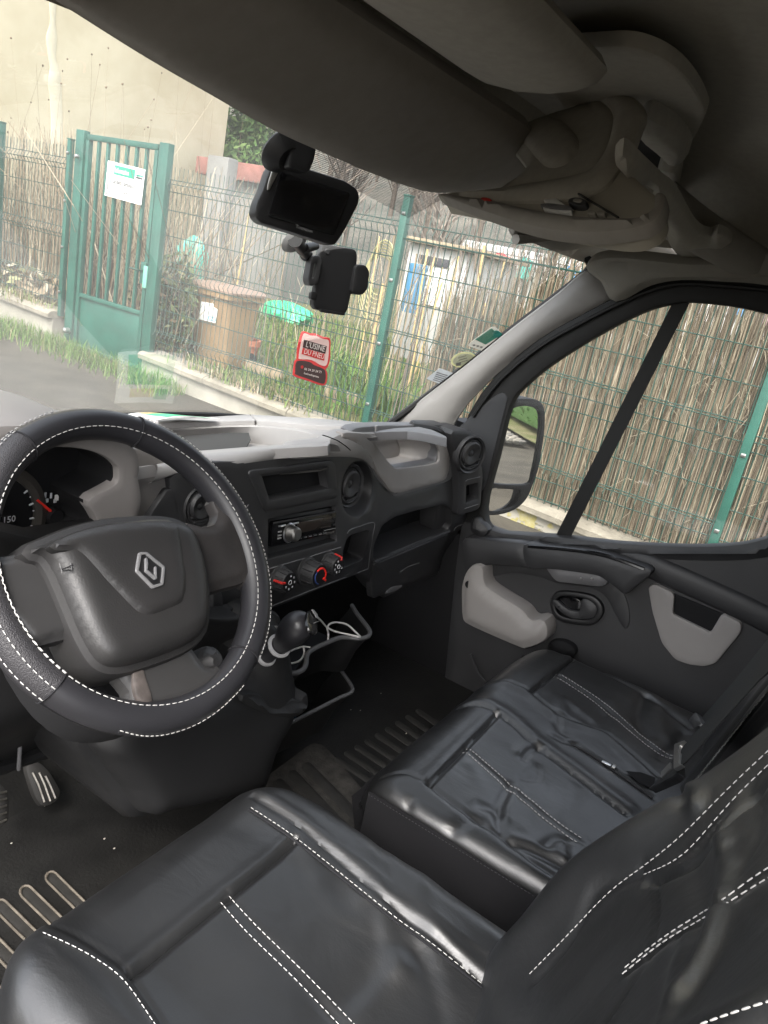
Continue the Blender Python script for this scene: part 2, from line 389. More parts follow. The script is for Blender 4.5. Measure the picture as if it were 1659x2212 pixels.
M['leaf'] = [mat('leaf_%d' % i, c, .6, .3) for i, c in enumerate([(.05,.075,.025),(.10,.13,.045),(.22,.22,.11),(.16,.11,.06)])]
M['conifer'] = [mat('evergreen_%d' % i, c, .7, .2) for i, c in enumerate([(.04,.085,.02),(.08,.15,.036),(.14,.21,.065)])]
M['twig'] = [mat('twig_%d' % i, c, .9, .1) for i, c in enumerate([(.16,.135,.115),(.10,.08,.065),(.22,.18,.15)])]
M['wood'] = mat('grey_wood', (.28,.22,.15), .85, .2, noise=.3, nscale=8, stretch=(1,1,.1))
M['bamboo'] = mat('bamboo', (.48,.36,.17), .6, .3, noise=.25, nscale=12)
gz = lambda y: .22+.016*y                     # pavement height
# --- ground as one sheet, rougher grid near the van
xs = np.concatenate([np.linspace(-300,-6,6), np.linspace(-5,4.3,20), np.linspace(6,300,8)]); ys = np.concatenate([np.linspace(-300,-12,8), np.linspace(-10,14,25), np.linspace(20,300,8)])
gr = G().grid([[(x, y, gz(min(max(y,-14),16))+.004*math.sin(3*x+2*y)) for y in ys] for x in xs]).mesh('ground', M['asphalt'], kind='structure')
gs = G().grid([[(x, y, .36+.017*min(max(y,-10),16)+(.03*math.sin(x*1.7)*math.sin(y*1.3) if x > 4.2 else 0)) for y in np.linspace(-30,60,60)] for x in np.concatenate([np.linspace(4.14,14,26), np.linspace(16,70,8)])]).mesh('garden_ground', M['soil'], kind='structure')
# patches and cobbles of the pavement
pg = G()
for (x0,x1,y0,y1) in ((1.9,3.0,4.6,9.5),(.9,1.8,3.2,7.2)):
    pg.grid([[(x+.06*math.sin(5*y), y, gz(y)+.012+.004*math.sin(3*x+2*y)) for y in np.linspace(y0,y1,14)] for x in np.linspace(x0,x1,6)])
M['asphalt2'] = mat('pavement_repair', (.050,.045,.036), .9, .2, noise=.2, nscale=3, bump=.5, bscale=70, bdist=.006)
pg.mesh('pavement_repair', M['asphalt2'], kind='structure')
M['cobble'] = [mat('cobble_%d' % i, c, .85, .25, noise=.2, nscale=9) for i, c in enumerate([(.20,.185,.155),(.26,.235,.195),(.15,.14,.125)])]
cg = G()
for i in range(26):
    for j in range(16):
        cg.box((1.1+i*.115+(.05 if j % 2 else 0), -9.6-j*.15, gz(-4)-.005+random.uniform(-.005,.006)), (.10,.115,.06), m=random.randrange(3), bev=.012)
cg.mesh('cobble_strip', M['cobble'], kind='structure')

# --- low walls under the fence
wz = lambda y: .394+.035*(y-.85)
def low_wall(y0, y1, label, zf, step=1.2):
    t = thing('low_wall', label, 'wall', (XF, (y0+y1)/2, gz(y0)))
    n = max(2, int((y1-y0)/step)+1); yy = np.linspace(y0, y1, n)
    b = G().loft([[(XF-.10+.003*math.sin(y*7), y, gz(y)-.25), (XF-.10, y, zf(y)-.07), (XF+.12, y, zf(y)-.07), (XF+.12, y, gz(y)-.25)] for y in yy])
    b.mesh('wall_body', M['conc'], t)
    k = 0; y = y0
    while y < y1-.02:                                    # coping stones, one by one
        e = min(y+random.uniform(.95,1.05), y1); g = G(); rings = []
        for yv in np.linspace(y+.004, e-.004, 5):
            z = zf(yv); w = random.uniform(-.004,.004)
            rings.append([(XF-.155+w, yv, z-.068), (XF-.158+w, yv, z-.028), (XF-.135+w, yv, z-.006), (XF-.09, yv, z+.004+w), (XF+.12, yv, z+.004), (XF+.15, yv, z-.02), (XF+.15, yv, z-.068)])
        g.loft(rings).mesh('coping_stone', M['cope'], t); y = e
    return t
yGR = AX(*q('W',(1115,1840))[0], XF)[1]
yGL = AX(*q('W',(455,1550))[0], XF)[1]
w_r = low_wall(-16, yGR, 'long grey concrete wall with worn coping under the reed screen and wire fence', wz)
low_wall(yGL, 14, 'short grey concrete wall with coping left of the green gate', lambda y: wz(y)-.02+.06)
# lichen patch on the wall face seen through the door window
lp = G()
for k in range(70):
    a, r = random.uniform(0, 6.28), abs(random.gauss(0, 1))
    c0 = AX(*q('w1',(180+70*r*math.cos(a), 1380+55*r*math.sin(a)))[0], XF-.102); s_ = random.uniform(.008,.03)
    lp.add([(XF-.1045-.0002*k/70, c0[1]+s_*math.cos(t)*random.uniform(.6,1.2), c0[2]+s_*math.sin(t)*random.uniform(.6,1.2)) for t in np.linspace(0,6.28,9)[:-1]], [tuple(range(8))])
lp.mesh('lichen', M['lichen'], w_r, kind='stuff')

# --- posts
POSTS = [AX(*p, XF)[1] for p in (q('w1',(1500,1000))+[(840,680)])]
def post(y, z1, label, w=.058, z0=None, grp=None):
    t = thing('fence_post', label, 'fence post', (XF-.03, y, wz(y)), group=grp)
    z0 = wz(y)+.004 if z0 is None else z0
    G().box((XF-.03, y, (z0+z1)/2), (w, w, z1-z0), bev=.004).mesh('upright', M['green'], t)
    G().box((XF-.03, y, z1+.006), (w+.008, w+.008, .012), bev=.003).mesh('cap', M['green'], t)
    for z in np.linspace(z0+.25, z1-.12, 4):
        G().box((XF-.064, y, z), (.012, .03, .022), bev=.003).mesh('clip', M['satin'], t)
zT = 2.21
post(POSTS[0], zT+.05, 'green square fence post in front of the reed screen, beyond the door window')
post(POSTS[1], zT+.09, 'green square fence post where the reed screen ends, seen through the windscreen')
yS = AX(*q('W',(1212,900))[0], XF)[1]; post(yS, AX(*q('W',(1240,490))[0], XF)[2], 'slim green fence post beside the right gate post', w=.06)
yL = AX(*q('W',(508,900))[0], XF)[1]; post(yL, AX(*q('W',(545,300))[0], XF)[2], 'slim green fence post beside the left gate post', w=.05)
yLL = AX(*q('W',(10,700))[0], XF)[1]; post(yLL, AX(*q('W',(10,170))[0], XF)[2], 'dark green fence post at the left edge of the photo', w=.07)
for k in range(1, 4): post(POSTS[0]-2.74*k, zT-.02*k, 'green square fence post of the run behind the van', grp='fence posts behind the van')

# --- welded wire panels with folded ribs
def panel(y0, y1, z0, z1, label, step=.055, r=.0038):
    t = thing('mesh_fence_panel', label, 'wire fence', (XF, (y0+y1)/2, z0))
    zs = np.arange(z0+.03, z1-.02, .221); folds = [z1-.16, (z0+z1)/2-.05, z0+.22]
    g = G(); prof = [z0]
    for fz in sorted(folds): prof += [fz-.05, fz, fz+.05]
    prof += [z1]
    off = lambda z: -.03*max(0, 1-min(abs(z-f) for f in folds)/.05)
    for y in np.arange(y0+.01, y1, step):
        g.tube([(XF-.05+off(z), y, z+.004*(y-y0)) for z in prof], r, n=4, cap=False)
    hz = sorted(list(zs)+[f+s_ for f in folds for s_ in (-.05,.05)])
    hz = [z for z in hz if z < z1-.03]
    for z in hz: g.tube([(XF-.046, y0, z), (XF-.046, y1, z+.004*(y1-y0))], r*1.05, n=4, cap=False)
    g.mesh('wire_grid', M['wire'], t, kind='stuff')
panel(POSTS[0]+.03, POSTS[1]-.03, wz(1.8)-.01, zT, 'green wire mesh panel in front of the reed screen beside the door window')
panel(POSTS[1]+.03, yS-.03, wz(4.4)-.01, zT+.02, 'green wire mesh panel in front of the brown bin and garden')
panel(yL+.02, yLL-.03, AX(*q('W',(300,1450))[0], XF)[2], AX(*q('W',(300,310))[0], XF)[2], 'green wire mesh panel left of the gate before dry stems')
panel(yLL+.03, yLL+2.7, wz(9)+.04, zT+.1, 'green wire mesh panel beyond the left edge post')
for k in range(0, 3): panel(POSTS[0]-2.74*(k+1)+.03, POSTS[0]-2.74*k-.03, wz(-2.74*k)-.06, zT-.03*k, ['green wire mesh panel at the right edge of the door window','green wire mesh panel behind the van, next to its cab','green wire mesh panel farthest behind the van'][k], step=.055 if k == 0 else .11)

# --- green garden gate
sF = pX(XF-.06)
def W_(x, y, X=XF-.06): return AX(*q('W',(x,y))[0], X)
gate = thing('garden_gate', 'green metal garden gate with vertical slats above a solid panel', 'gate', (XF, W_(820,1900)[1], gz(6.5)))
def bar(name, A, B, w, d, X=XF-.06, parent=gate, m=None, bev=.004):
    A, B = np.array(A), np.array(B); L = np.linalg.norm(B-A); t = (B-A)/L; s_ = np.array([1.0,0,0]); u = np.cross(t, s_)
    return G().box((A+B)/2, (L, w, d), axes=(t, u, s_), bev=bev).mesh(name, m or M['green'], parent)
def vpost(name, yv, z0, z1, w, d, **k): return bar(name, (XF-.06, yv, z0), (XF-.06, yv, z1), w, d, **k)
yl, yr = W_(578,800)[1], W_(1178,900)[1]
g1, g2 = gz(yl)-.02, gz(yr)-.02
vpost('gate_post', yl, g1, W_(620,225)[2], .12, .07); vpost('gate_post', yr, g2, W_(1230,320)[2], .12, .07)
lf0, lf1 = yl-.085, yr+.085; zt, zp, zb = W_(900,310)[2], W_(820,1505)[2], gz(6.4)+.06
bar('top_rail', (XF-.06, lf0, zt), (XF-.06, lf1, zt), .05, .05)
vpost('stile', lf0-.02, zb, zt-.026, .045, .05); vpost('stile', lf1+.02, zb, zt-.026, .045, .05)
for k in range(6):
    y = lf0-.045+(lf1-lf0+.09)*(k+.9)/6.8; vpost('slat', y, zp-.01, zt-.02, .032, .03)
bar('solid_panel', (XF-.045, (lf0+lf1)/2, zb), (XF-.045, (lf0+lf1)/2, zp), abs(lf1-lf0)-.06, .02)
bar('lower_rail', (XF-.06, lf0-.04, zp), (XF-.06, lf1+.04, zp), .04, .04); bar('bottom_rail', (XF-.06, lf0-.04, zb), (XF-.06, lf1+.04, zb), .04, .04)
yk = W_(1045,1290)[1]; zk = W_(1045,1270)[2]
lk = G().box((XF-.075, lf1+.035, zk), (.05,.07,.2), bev=.006).mesh('lock_case', M['green'], gate)
G().tube([(XF-.10, lf1+.04, zk+.02), (XF-.15, lf1+.04, zk+.02), (XF-.155, lf1+.15, zk+.025)], .009, n=8).mesh('lever', M['wire'], lk)
M['greenpale'] = mat('pale_green_plate', (.16,.42,.33), .4, .5)
G().box((XF-.10, lf1-.005, zk-.03), (.012,.05,.20), bev=.002).mesh('strike_plate', M['greenpale'], gate)
for (yy, zz) in ((yl-.03, W_(630,430)[2]),): G().rev([(0,.0),(.02,.0),(.02,.03),(.012,.04),(0,.04)], (XF-.12, yy, zz), (-1,0,0), 12).mesh('hinge_bolt', M['satin'], gate)
G().rev([(0,0),(.03,0),(.028,.05),(0,.06)], (XF-.12, yl-.05, W_(540,1700)[2]), (-1,0,0), 12).mesh('lower_hinge', M['satin'], gate)

# --- sign on the gate
def flat_text(name, s, org, right, up, size, m, parent, align='LEFT', ext=.0008, sx=1.0):
    cu = bpy.data.curves.new(name, 'FONT'); cu.body = s; cu.size = 1.0; cu.align_x = align; cu.extrude = 0; cu.offset = .012; cu.resolution_u = 2
    o = bpy.data.objects.new(name, cu); COL.objects.link(o); dg = bpy.context.evaluated_depsgraph_get(); me = bpy.data.meshes.new_from_object(o.evaluated_get(dg))
    bpy.data.objects.remove(o); r = np.array(right, float); u = np.array(up, float); n = np.cross(r, u); org = np.array(org, float)
    V = [org+r*v.co.x*size*sx+u*v.co.y*size for v in me.vertices]; F_ = [tuple(p.vertices) for p in me.polygons]; bpy.data.meshes.remove(me)
    return mk(name, V, F_, m, parent, flat=True, recalc=False)
M['signgreen'] = mat('sign_green', (.02,.26,.17), .5, .4); M['ink'] = mat('dark_ink', (.05,.05,.055), .6, .3); M['greyink'] = mat('grey_ink', (.24,.24,.25), .6, .3); M['mauve'] = mat('mauve_ink', (.24,.16,.27), .6, .3)
SX = XF-.10
cTL, cTR, cBR, cBL = [W_(x, y, SX) for x, y in ((795,447),(1068,512),(1045,778),(775,703))]
rt = (cTR-cTL+cBR-cBL)/2; sw = np.linalg.norm(rt); rt /= sw; up = np.array([0,0,1.0]); up -= rt*(up@rt); up /= np.linalg.norm(up); sh_ = ((cTL-cBL)@up+(cTR-cBR)@up)/2; cS = (cTL+cTR+cBR+cBL)/4
nS = np.cross(rt, up); nS = nS if nS[0] < 0 else -nS
sign = thing('gate_sign', 'white information sign with green heading tied to the gate slats', 'sign', cS-up*sh_/2)
G().box(cS, (sw, sh_, .006), axes=(rt, up, nS), bev=.0015).mesh('board', M['white'], sign)
def SP(u, v, d=.0045): return cS+rt*(u-.5)*sw+up*(v-.5)*sh_+nS*d
def sbox(name, u0, u1, v0, v1, m, d=.0037): return G().box(SP((u0+u1)/2, (v0+v1)/2, d), ((u1-u0)*sw, (v1-v0)*sh_, .001), axes=(rt, up, nS)).mesh(name, m, sign)
sbox('green_band', .20, .76, .66, .93, M['signgreen'])
flat_text('heading_letters', 'Information', SP(.225,.725,.0055), rt, up, sh_*.205, M['white'], sign, sx=.62*sw/sh_*.62)
flat_text('text_letters', 'Jardins  familiaux', SP(.19,.40,.006), rt, up, sh_*.20, M['ink'], sign, sx=.80*sw/sh_*.56)
for u, m_ in ((.05,M['ink']),(.085,M['mauve']),(.12,M['signgreen'])): sbox('edge_stripe', u, u+.02, .03, .97, m_)
sbox('badge', .79, .97, .70, .75, M['ink']); sbox('badge', .79, .97, .77, .82, M['signgreen']); sbox('badge', .79, .97, .655, .685, M['greyink'])
flat_text('badge_letters', 'Ville de', SP(.795,.752,.0055), rt, up, sh_*.05, M['ink'], sign)
for k in range(4): G().box(SP(.56+.03*k, .21+.012*k, .0045), (.22*sw, .010*sh_, .001), axes=(rt*math.cos(.3)+up*math.sin(.3), up*math.cos(.3)-rt*math.sin(.3), nS)).mesh('emblem_stroke', M['greyink'], sign)
flat_text('small_letters', 'MONTREUIL', SP(.50,.09,.0045), rt, up, sh_*.055, M['greyink'], sign)

# --- house gable behind
house = thing('house', 'tall cream rendered house gable with a pale plaster repair', 'house', (8.4, 18, .4))
HY = 14.0; hx1 = AY(487,300,HY)[0]
G().box((hx1-4.2, HY+4, 5.2), (8.4, 8, 10.4), bev=.02).mesh('wall', M['render'], house)
rp = q('g1',(262,-120),(258,20),(262,120),(242,190),(250,280),(262,350),(252,420),(262,520),(268,680),(262,860),(320,860),(322,520),(308,370),(290,300),(296,200),(288,120),(292,20),(296,-120))
sheet('plaster_repair', M['render2'], house, pY(HY-.008), crv(rp, 3), thick=.01, lip=.003, res=30)
G().box((hx1-4.2, HY+4, 10.55), (9.0, 8.6, .25), bev=.03).mesh('roof', M['wood'], house)

# --- grass
def blades(name, n, fx, h, label, cat=None, mats=None, w=.006, parent=None, lean=.5):
    g = G()
    for _ in range(n):
        x, y, z = fx(); a = random.uniform(0, 6.28); hh = h*random.uniform(.4,1.2); l = random.uniform(0,lean)*hh; dx, dy = math.cos(a), math.sin(a); ww = w*random.uniform(.6,1.3)
        m_ = random.choices(range(4), (4,4,2,1))[0]
        p = [(x-dy*ww, y+dx*ww, z), (x+dy*ww, y-dx*ww, z), (x+dx*l*.4+dy*ww*.7, y+dy*l*.4-dx*ww*.7, z+hh*.6), (x+dx*l*.4-dy*ww*.7, y+dy*l*.4+dx*ww*.7, z+hh*.6), (x+dx*l, y+dy*l, z+hh*.95)]
        g.add(p, [(0,1,2,3),(3,2,4)], m_)
    return g.mesh(name, mats or M['blade'], parent, label=label, cat=cat, kind='stuff', flat=True, recalc=False)
def verge():
    y = random.uniform(5.2, 13); x = XF-.15-abs(random.gauss(0,.16)) if y < yGL else XF-.12-abs(random.gauss(0,.28))
    if yGR-.1 < y < yGL: x -= .02
    return x, y, gz(y)
blades('verge_grass', 6000, verge, .17, 'uneven green grass along the foot of the gate and wall', 'grass', w=.0038, lean=1.3)
def lawn():
    x = random.uniform(4.3, 11); y = random.uniform(.5, 9.5); return x, y, .36+.017*y
blades('garden_grass', 24000, lawn, .10, 'green grass and weeds in the garden behind the wire', 'grass', w=.007, lean=1.0)
def tuft():
    y = random.gauss(0,.28)+random.choice((4.4,4.9,2.9,8.0,7.9)); return XF-.05+random.gauss(0,.05), y, wz(y)
blades('coping_grass', 700, tuft, .14, 'dry tufts of grass growing on the wall coping', 'grass', mats=[M['blade'][2],M['blade'][3],M['stem'][0],M['stem'][2]], lean=1.2)

# --- reed screen behind the wire
rs = thing('reed_screen', 'brown reed screen tied behind the green wire fence', 'screen', (XF+.02, 0, wz(0)))
yE = AX(980,600,XF+.03)[1]
top = lambda y: min(2.32, 1.62+.55*max(0, (yE-y))) if y > 1.0 else 2.35
def reed_mesh(seed):
    rr = random.Random(seed); n = 7; L = 1.0
    return [(rr.gauss(0,.004), rr.gauss(0,.005), L*k/(n-1)) for k in range(n)]
rm = []
for k in range(12):
    g = G(); g.tube(reed_mesh(k), [.0034]*6+[.0016], n=4, cap=False); me = None
    o = g.mesh('reed', M['reed'][k % 6], rs, flat=True, recalc=False); rm.append(o)
for i, o in enumerate(rm): o.location = (0, 0, -50)
cnt = 0
for i in range(300):
    y = random.uniform(-.6, yE) if i > 12 else yE-.02*i; z = wz(y)+.02; s_ = rm[i % 12]
    c = s_ if i < 12 else s_.copy()
    if i >= 12: COL.objects.link(c); c.parent = rs; ORG[c.name] = ORG[rs.name]
    # mesh data is stored relative to the screen's origin
    c.location = Vector((XF-.004+random.gauss(0,.004), y, z))
    H_ = (top(y)-z)*random.uniform(.8,1.04); c.scale = (1,1,H_); c.rotation_euler = (random.gauss(0,.02), random.gauss(0,.008), random.uniform(0,6))
    c.location = c.location-Vector(ORG[rs.name])
    c['_r'] = 1
for o in rm:                                   # the reed meshes stand at their own foot
    me = o.data; off = Vector(ORG[rs.name])
    for v in me.vertices: v.co += off
for o in rs.children:
    if '_r' in o: del o['_r']
g = G()
for i in range(5200):
    y = random.uniform(-5.5, yE+.02) if i > 2400 else random.uniform(-.8, yE+.02); z = wz(y)+.01; H_ = (top(y)-z)*random.uniform(.6,1.08); k = random.gauss(0,.025); x = XF+random.uniform(.004,.05); y2 = y+k*H_
    z0 = z+(random.uniform(0,.6) if i % 3 == 0 else 0)
    r_ = random.uniform(.0018,.0045)
    g.tube([(x, y, z0), (x+random.gauss(0,.008), (y+y2)/2+random.gauss(0,.008), (z0+z+H_)/2), (x+random.gauss(0,.012), y2, z+H_)], [r_, r_, r_*.6], n=4, cap=False, m=random.choices(range(6), (5,5,4,3,3,1))[0])
for i in range(420):                           # loose broken ends
    y = random.uniform(-.8, yE); z = random.uniform(wz(y), 1.9); a = random.gauss(0,.55); L = random.uniform(.06,.2)
    g.tube([(XF-.03, y, z), (XF-.035-random.uniform(0,.03), y+L*math.sin(a), z+L*math.cos(a))], .002, n=4, cap=False, m=random.choice((0,3,3,1)))
g.mesh('reeds', M['reed'], rs, kind='stuff', flat=True, recalc=False)

# --- dry stems behind the left panel, the gate and the middle panel
def stems(name, n, fx, hmin, hmax, label, lean=.12, r=.004, mats=None, cat='plants', heads=0):
    g = G()
    for _ in range(n):
        x, y, z = fx(); a = random.uniform(0,6.28); h = random.uniform(hmin,hmax); l = abs(random.gauss(0,lean))*h; m_ = random.choices(range(4),(4,3,3,2))[0]; rr = r*random.uniform(.5,1.3)
        p1 = (x+math.cos(a)*l*.35+random.gauss(0,.02), y+math.sin(a)*l*.35+random.gauss(0,.02), z+h*.55); p2 = (x+math.cos(a)*l, y+math.sin(a)*l, z+h)
        g.tube([(x,y,z), p1, p2], [rr, rr*.8, rr*.4], n=4, cap=False, m=m_)
        if random.random() < heads: g.ball(p2, random.uniform(.007,.013), 6, m=random.choice((1,3)))
        if random.random() < .45:
            b = random.uniform(0,6.28); L = random.uniform(.08,.3); g.tube([p1, (p1[0]+math.cos(b)*L*.6, p1[1]+math.sin(b)*L*.6, p1[2]+L*.6)], [rr*.6, rr*.3], n=3, cap=False, m=m_)
    return g.mesh(name, mats or M['stem'], label=label, cat=cat, kind='stuff', flat=True, recalc=False)
gg_ = lambda y: .36+.017*y
stems('dry_stems', 1250, lambda: (random.uniform(4.2,5.0), random.uniform(yL-.1, 9.8), gg_(8)), .9, 2.0, 'thicket of dry brown stems behind the wire left of the gate', cat='dry stems', r=.005)
stems('dry_stems', 300, lambda: (random.uniform(4.3,5.4), random.uniform(yGR, yL), gg_(6.5)), .8, 1.9, 'bent dry stalks behind the slats of the gate', lean=.35, cat='dry stems', r=.007)
stems('seed_heads', 38, lambda: (random.uniform(4.3,5.2), random.uniform(6.0, 9.8), gg_(8)), 1.8, 2.9, 'tall thin seed heads rising against the cream house wall', lean=.18, cat='dry stems', r=.0028, heads=.8)
stems('dry_stems', 200, lambda: (random.uniform(5.0,9.0), random.uniform(2.2,6.6), gg_(4)), .6, 1.9, 'scattered dry stems standing in the garden behind the bin', lean=.28, cat='dry stems', r=.006)
stems('dry_stems', 240, lambda: (random.uniform(4.4,6.0), random.uniform(.8,3.4), gg_(2)), 1.0, 2.4, 'bare twiggy brown shrubs beside the end of the reed screen', lean=.22, cat='dry stems', r=.005, mats=M['twig']+[M['stem'][1]])

# --- leafy plants
def leafy(name, n, c, sp, label, cat='plant', mats=None, size=.05, group=None, stem=True):
    t = thing(name, label, cat, (c[0], c[1], gg_(c[1])), group=group); g = G(); st = G()
    for _ in range(n):
        u = np.array([random.gauss(0,1) for _ in range(3)]); u /= np.linalg.norm(u); p = np.array(c)+u*np.array(sp)*random.random()**.4
        a = np.array([random.gauss(0,1) for _ in range(3)]); a /= np.linalg.norm(a); b = np.cross(a, [random.gauss(0,1) for _ in range(3)]); b /= np.linalg.norm(b)
        s_ = size*random.uniform(.5,1.3); g.add([p-a*s_, p-b*s_*.4, p+a*s_, p+b*s_*.4], [(0,1,2,3)], random.choices(range(len(mats or M['leaf'])), (4,4,2,1)[:len(mats or M['leaf'])])[0])
    g.mesh('foliage', mats or M['leaf'], t, flat=True, recalc=False, kind='stuff')
    if stem:
        for _ in range(9):
            p = np.array(c)+np.array([random.uniform(-1,1)*sp[0]*.7, random.uniform(-1,1)*sp[1]*.7, sp[2]*random.uniform(0,.8)])
            st.tube([(c[0]+random.gauss(0,.05), c[1]+random.gauss(0,.05), gg_(c[1])-.02), tuple((np.array(c)+p)/2), tuple(p)], [.012,.008,.004], n=5)
        st.mesh('stem', M['twig'][1], t)
    return t
cs_ = AX(*q('w3',(200,1260))[0], 4.4)
leafy('leafy_shrub', 900, (4.4, cs_[1]+.02, .98), (.18,.26,.55), 'dark leafy shrub between the gate and the brown bin', 'shrub')
leafy('leafy_shrub', 700, (4.7, 6.6, .75), (.3,.45,.42), 'low green and cream leaved shrub behind the gate', 'shrub', size=.06)
leafy('climbing_plant', 420, (4.02, .22, 1.55), (.12,.26,.40), 'pale green leaves over the fence at the right edge of the door window', 'climber', mats=[M['leaf'][1],M['leaf'][2],M['conifer'][2]], size=.045)
leafy('wilted_plant', 420, (4.3, 8.3, .85), (.3,.75,.16), 'heap of bent pale dead leaves on the wall left of the gate', 'plant', mats=[M['stem'][2],M['stem'][0],M['leaf'][2],M['leaf'][3]], size=.10, stem=False)
for k, (x, y) in enumerate(((5.2,4.3),(5.0,3.7),(5.6,4.9),(6.3,2.6))):
    t = blades('garden_plant', 160, lambda: (x+random.gauss(0,.16), y+random.gauss(0,.2), gg_(y)), .42, ['clump of strappy green leaves behind the hanging air freshener','clump of green leaves left of the middle green post','clump of green leaves between bin and green bag','clump of green leaves in front of the white shed'][k], 'plant', w=.013, lean=1.0)
    t['kind'] = 'thing'

# --- bamboo stakes
for k in range(26):
    y = random.uniform(2.9, 5.9); x = random.uniform(5.0, 8.6); h = random.uniform(1.1,1.75)
    G().tube([(x,y,gg_(y)-.05), (x+random.gauss(0,.05), y+random.gauss(0,.06), gg_(y)+h)], random.uniform(.008,.016), n=6).mesh('garden_stake', M['bamboo'] if k % 3 else M['wood'], label='thin wooden garden stake standing behind the wire fence', cat='stake', group='stakes in the garden')
# beds edging boards
for k, (px0, px1) in enumerate(((q('w3',(705,1640)),q('w3',(1070,1760))),(q('w3',(1420,1870)),q('w4',(250,1350))))):
    a, b = AX(*px0[0], 5.0), AX(*px1[0], 5.0); a[2] = b[2] = gg_(4)+.06
    L = np.linalg.norm(b-a); t = (b-a)/L
    G().box((a+b)/2, (L, .03, .16), axes=(t, np.cross([0,0,1],t), (0,0,1)), bev=.004).mesh('edging_board', M['wood'], label=['wooden bed edging board right of the brown bin','wooden bed edging board left of the middle green post'][k], cat='board')

# --- brown wheelie bin
M['binbrown'] = mat('brown_bin_plastic', (.27,.175,.088), .5, .4, noise=.08, nscale=4); M['binlid'] = mat('brown_bin_lid', (.23,.16,.12), .45, .5)
bx = 4.62; b0 = AX(*q('w3',(335,1050))[0], bx); b1 = AX(*q('w3',(645,1150))[0], bx); b2 = AX(*q('w3',(300,1690))[0], bx); b3 = AX(*q('w3',(575,1752))[0], bx)
zt_, zb_ = (b0[2]+b1[2])/2-.02, gg_(5.6)-.01
bin_ = thing('wheelie_bin', 'brown wheelie bin with white sticker behind the wire fence', 'bin', (bx+.3, (b0[1]+b1[1])/2, zb_))
def rr_ring(x0, x1, y0, y1, z, r=.05):
    p = rnd([(x0,y0),(x1,y0),(x1,y1),(x0,y1)], r, 3); return [(a, b, z) for a, b in p]
ya, yb = b1[1], b0[1]; yc, yd = b3[1]+.02, b2[1]-.02
G().loft([rr_ring(bx+.09,bx+.42,yc+.02,yd-.02,zb_+.02), rr_ring(bx+.08,bx+.44,yc,yd,zb_+.06), rr_ring(bx,bx+.50,ya+.02,yb-.02,zt_-.06)]).mesh('body', M['binbrown'], bin_)
G().loft([rr_ring(bx-.035,bx+.53,ya-.02,yb+.02,zt_-.062), rr_ring(bx-.035,bx+.53,ya-.02,yb+.02,zt_-.01)]).mesh('rim', M['binbrown'], bin_)
lid = G().loft([rr_ring(bx-.05,bx+.54,ya-.035,yb+.035,zt_-.008), rr_ring(bx-.05,bx+.54,ya-.035,yb+.035,zt_+.012), rr_ring(bx,bx+.50,ya+.03,yb-.03,zt_+.055), rr_ring(bx+.12,bx+.40,ya+.14,yb-.14,zt_+.07)]).mesh('lid', M['binlid'], bin_)
G().tube([(bx+.57,ya+.08,zt_-.03),(bx+.58,yb-.08,zt_-.03)], .016, n=8).mesh('handle', M['binbrown'], bin_)
lbl = [AX(*p, bx+.035) for p in q('w3',(430,1220),(525,1238),(527,1265),(558,1285),(540,1395),(405,1360))]
st_ = mk('sticker', [np.array(p)-np.array([.028,0,0]) for p in lbl]+[np.array(p)-np.array([.022,0,0]) for p in lbl], [tuple(range(6)), tuple(range(6,12))]+[(i,(i+1)%6,6+(i+1)%6,6+i) for i in range(6)], M['white'], bin_, flat=True)
M['skyblue'] = mat('blue_print', (.12,.42,.55), .5, .3)
lc = AX(*q('w3',(500,1358))[0], bx+.005)
for dy in (-.025,.025): G().tube([(lc[0]-.001, lc[1]+dy+.024*math.cos(t), lc[2]+.02*math.sin(t)) for t in np.linspace(0,6.2,14)], .004, n=4, closed=True).mesh('printed_ring', M['skyblue'], st_)
for s_ in (yc+.03, yd-.03): G().rev([(0,-.025),(.09,-.025),(.1,0),(.09,.025),(0,.025)], (bx+.45, s_, zb_+.10), (0,1,0), 16).mesh('wheel', M['rubber'], bin_)
# terracotta pot beside it
M['terra'] = mat('terracotta', (.36,.13,.07), .8, .2, noise=.15, nscale=9)
pc = AX(*q('w3',(795,1440))[0], 5.1); G().rev([(0,0),(.09,0),(.13,.24),(.15,.24),(.155,.30),(.13,.30),(.12,.25),(0,.22)], (pc[0], pc[1], gg_(5)+.02), (0,0,1), 20).mesh('flower_pot', M['terra'], label='terracotta flower pot right of the brown bin', cat='flower pot')
# green plastic bags
M['bag'] = mat('green_plastic_bag', (.03,.42,.20), .3, .5, noise=.15, nscale=9, bump=.8, bscale=18, bdist=.03)
def bag(c, s_, label, sd, m=None):
    g = G(); r = random.Random(sd); ph = [r.uniform(0,6) for _ in range(6)]
    n, k = 16, 24; P = []
    for i in range(n):
        t = math.pi*i/(n-1); row = []
        for j in range(k+1):
            a = 2*math.pi*(j % k)/k; w = 1+.16*math.sin(3*a+ph[0]+2*t)+.12*math.sin(5*a+ph[1]-3*t)+.07*math.sin(9*a+ph[2]+5*t)
            row.append((c[0]+s_[0]*w*math.sin(t)*math.cos(a), c[1]+s_[1]*w*math.sin(t)*math.sin(a), c[2]-s_[2]*math.cos(t)*(1+.12*math.sin(2*a+ph[3]))))
        P.append(row)
    g.grid(P).mesh('plastic_bag', m or M['bag'], label=label, cat='bag', angle=25)
pb = AZ(*q('w3',(1095,1315))[0], .64); bag((pb[0],pb[1],pb[2]-.02), (.28,.50,.20), 'bright green plastic bag lying on the grass', 3)
M['teal'] = mat('teal_plastic', (.05,.42,.34), .4, .5, noise=.2, nscale=8, bump=.6, bscale=15, bdist=.02)
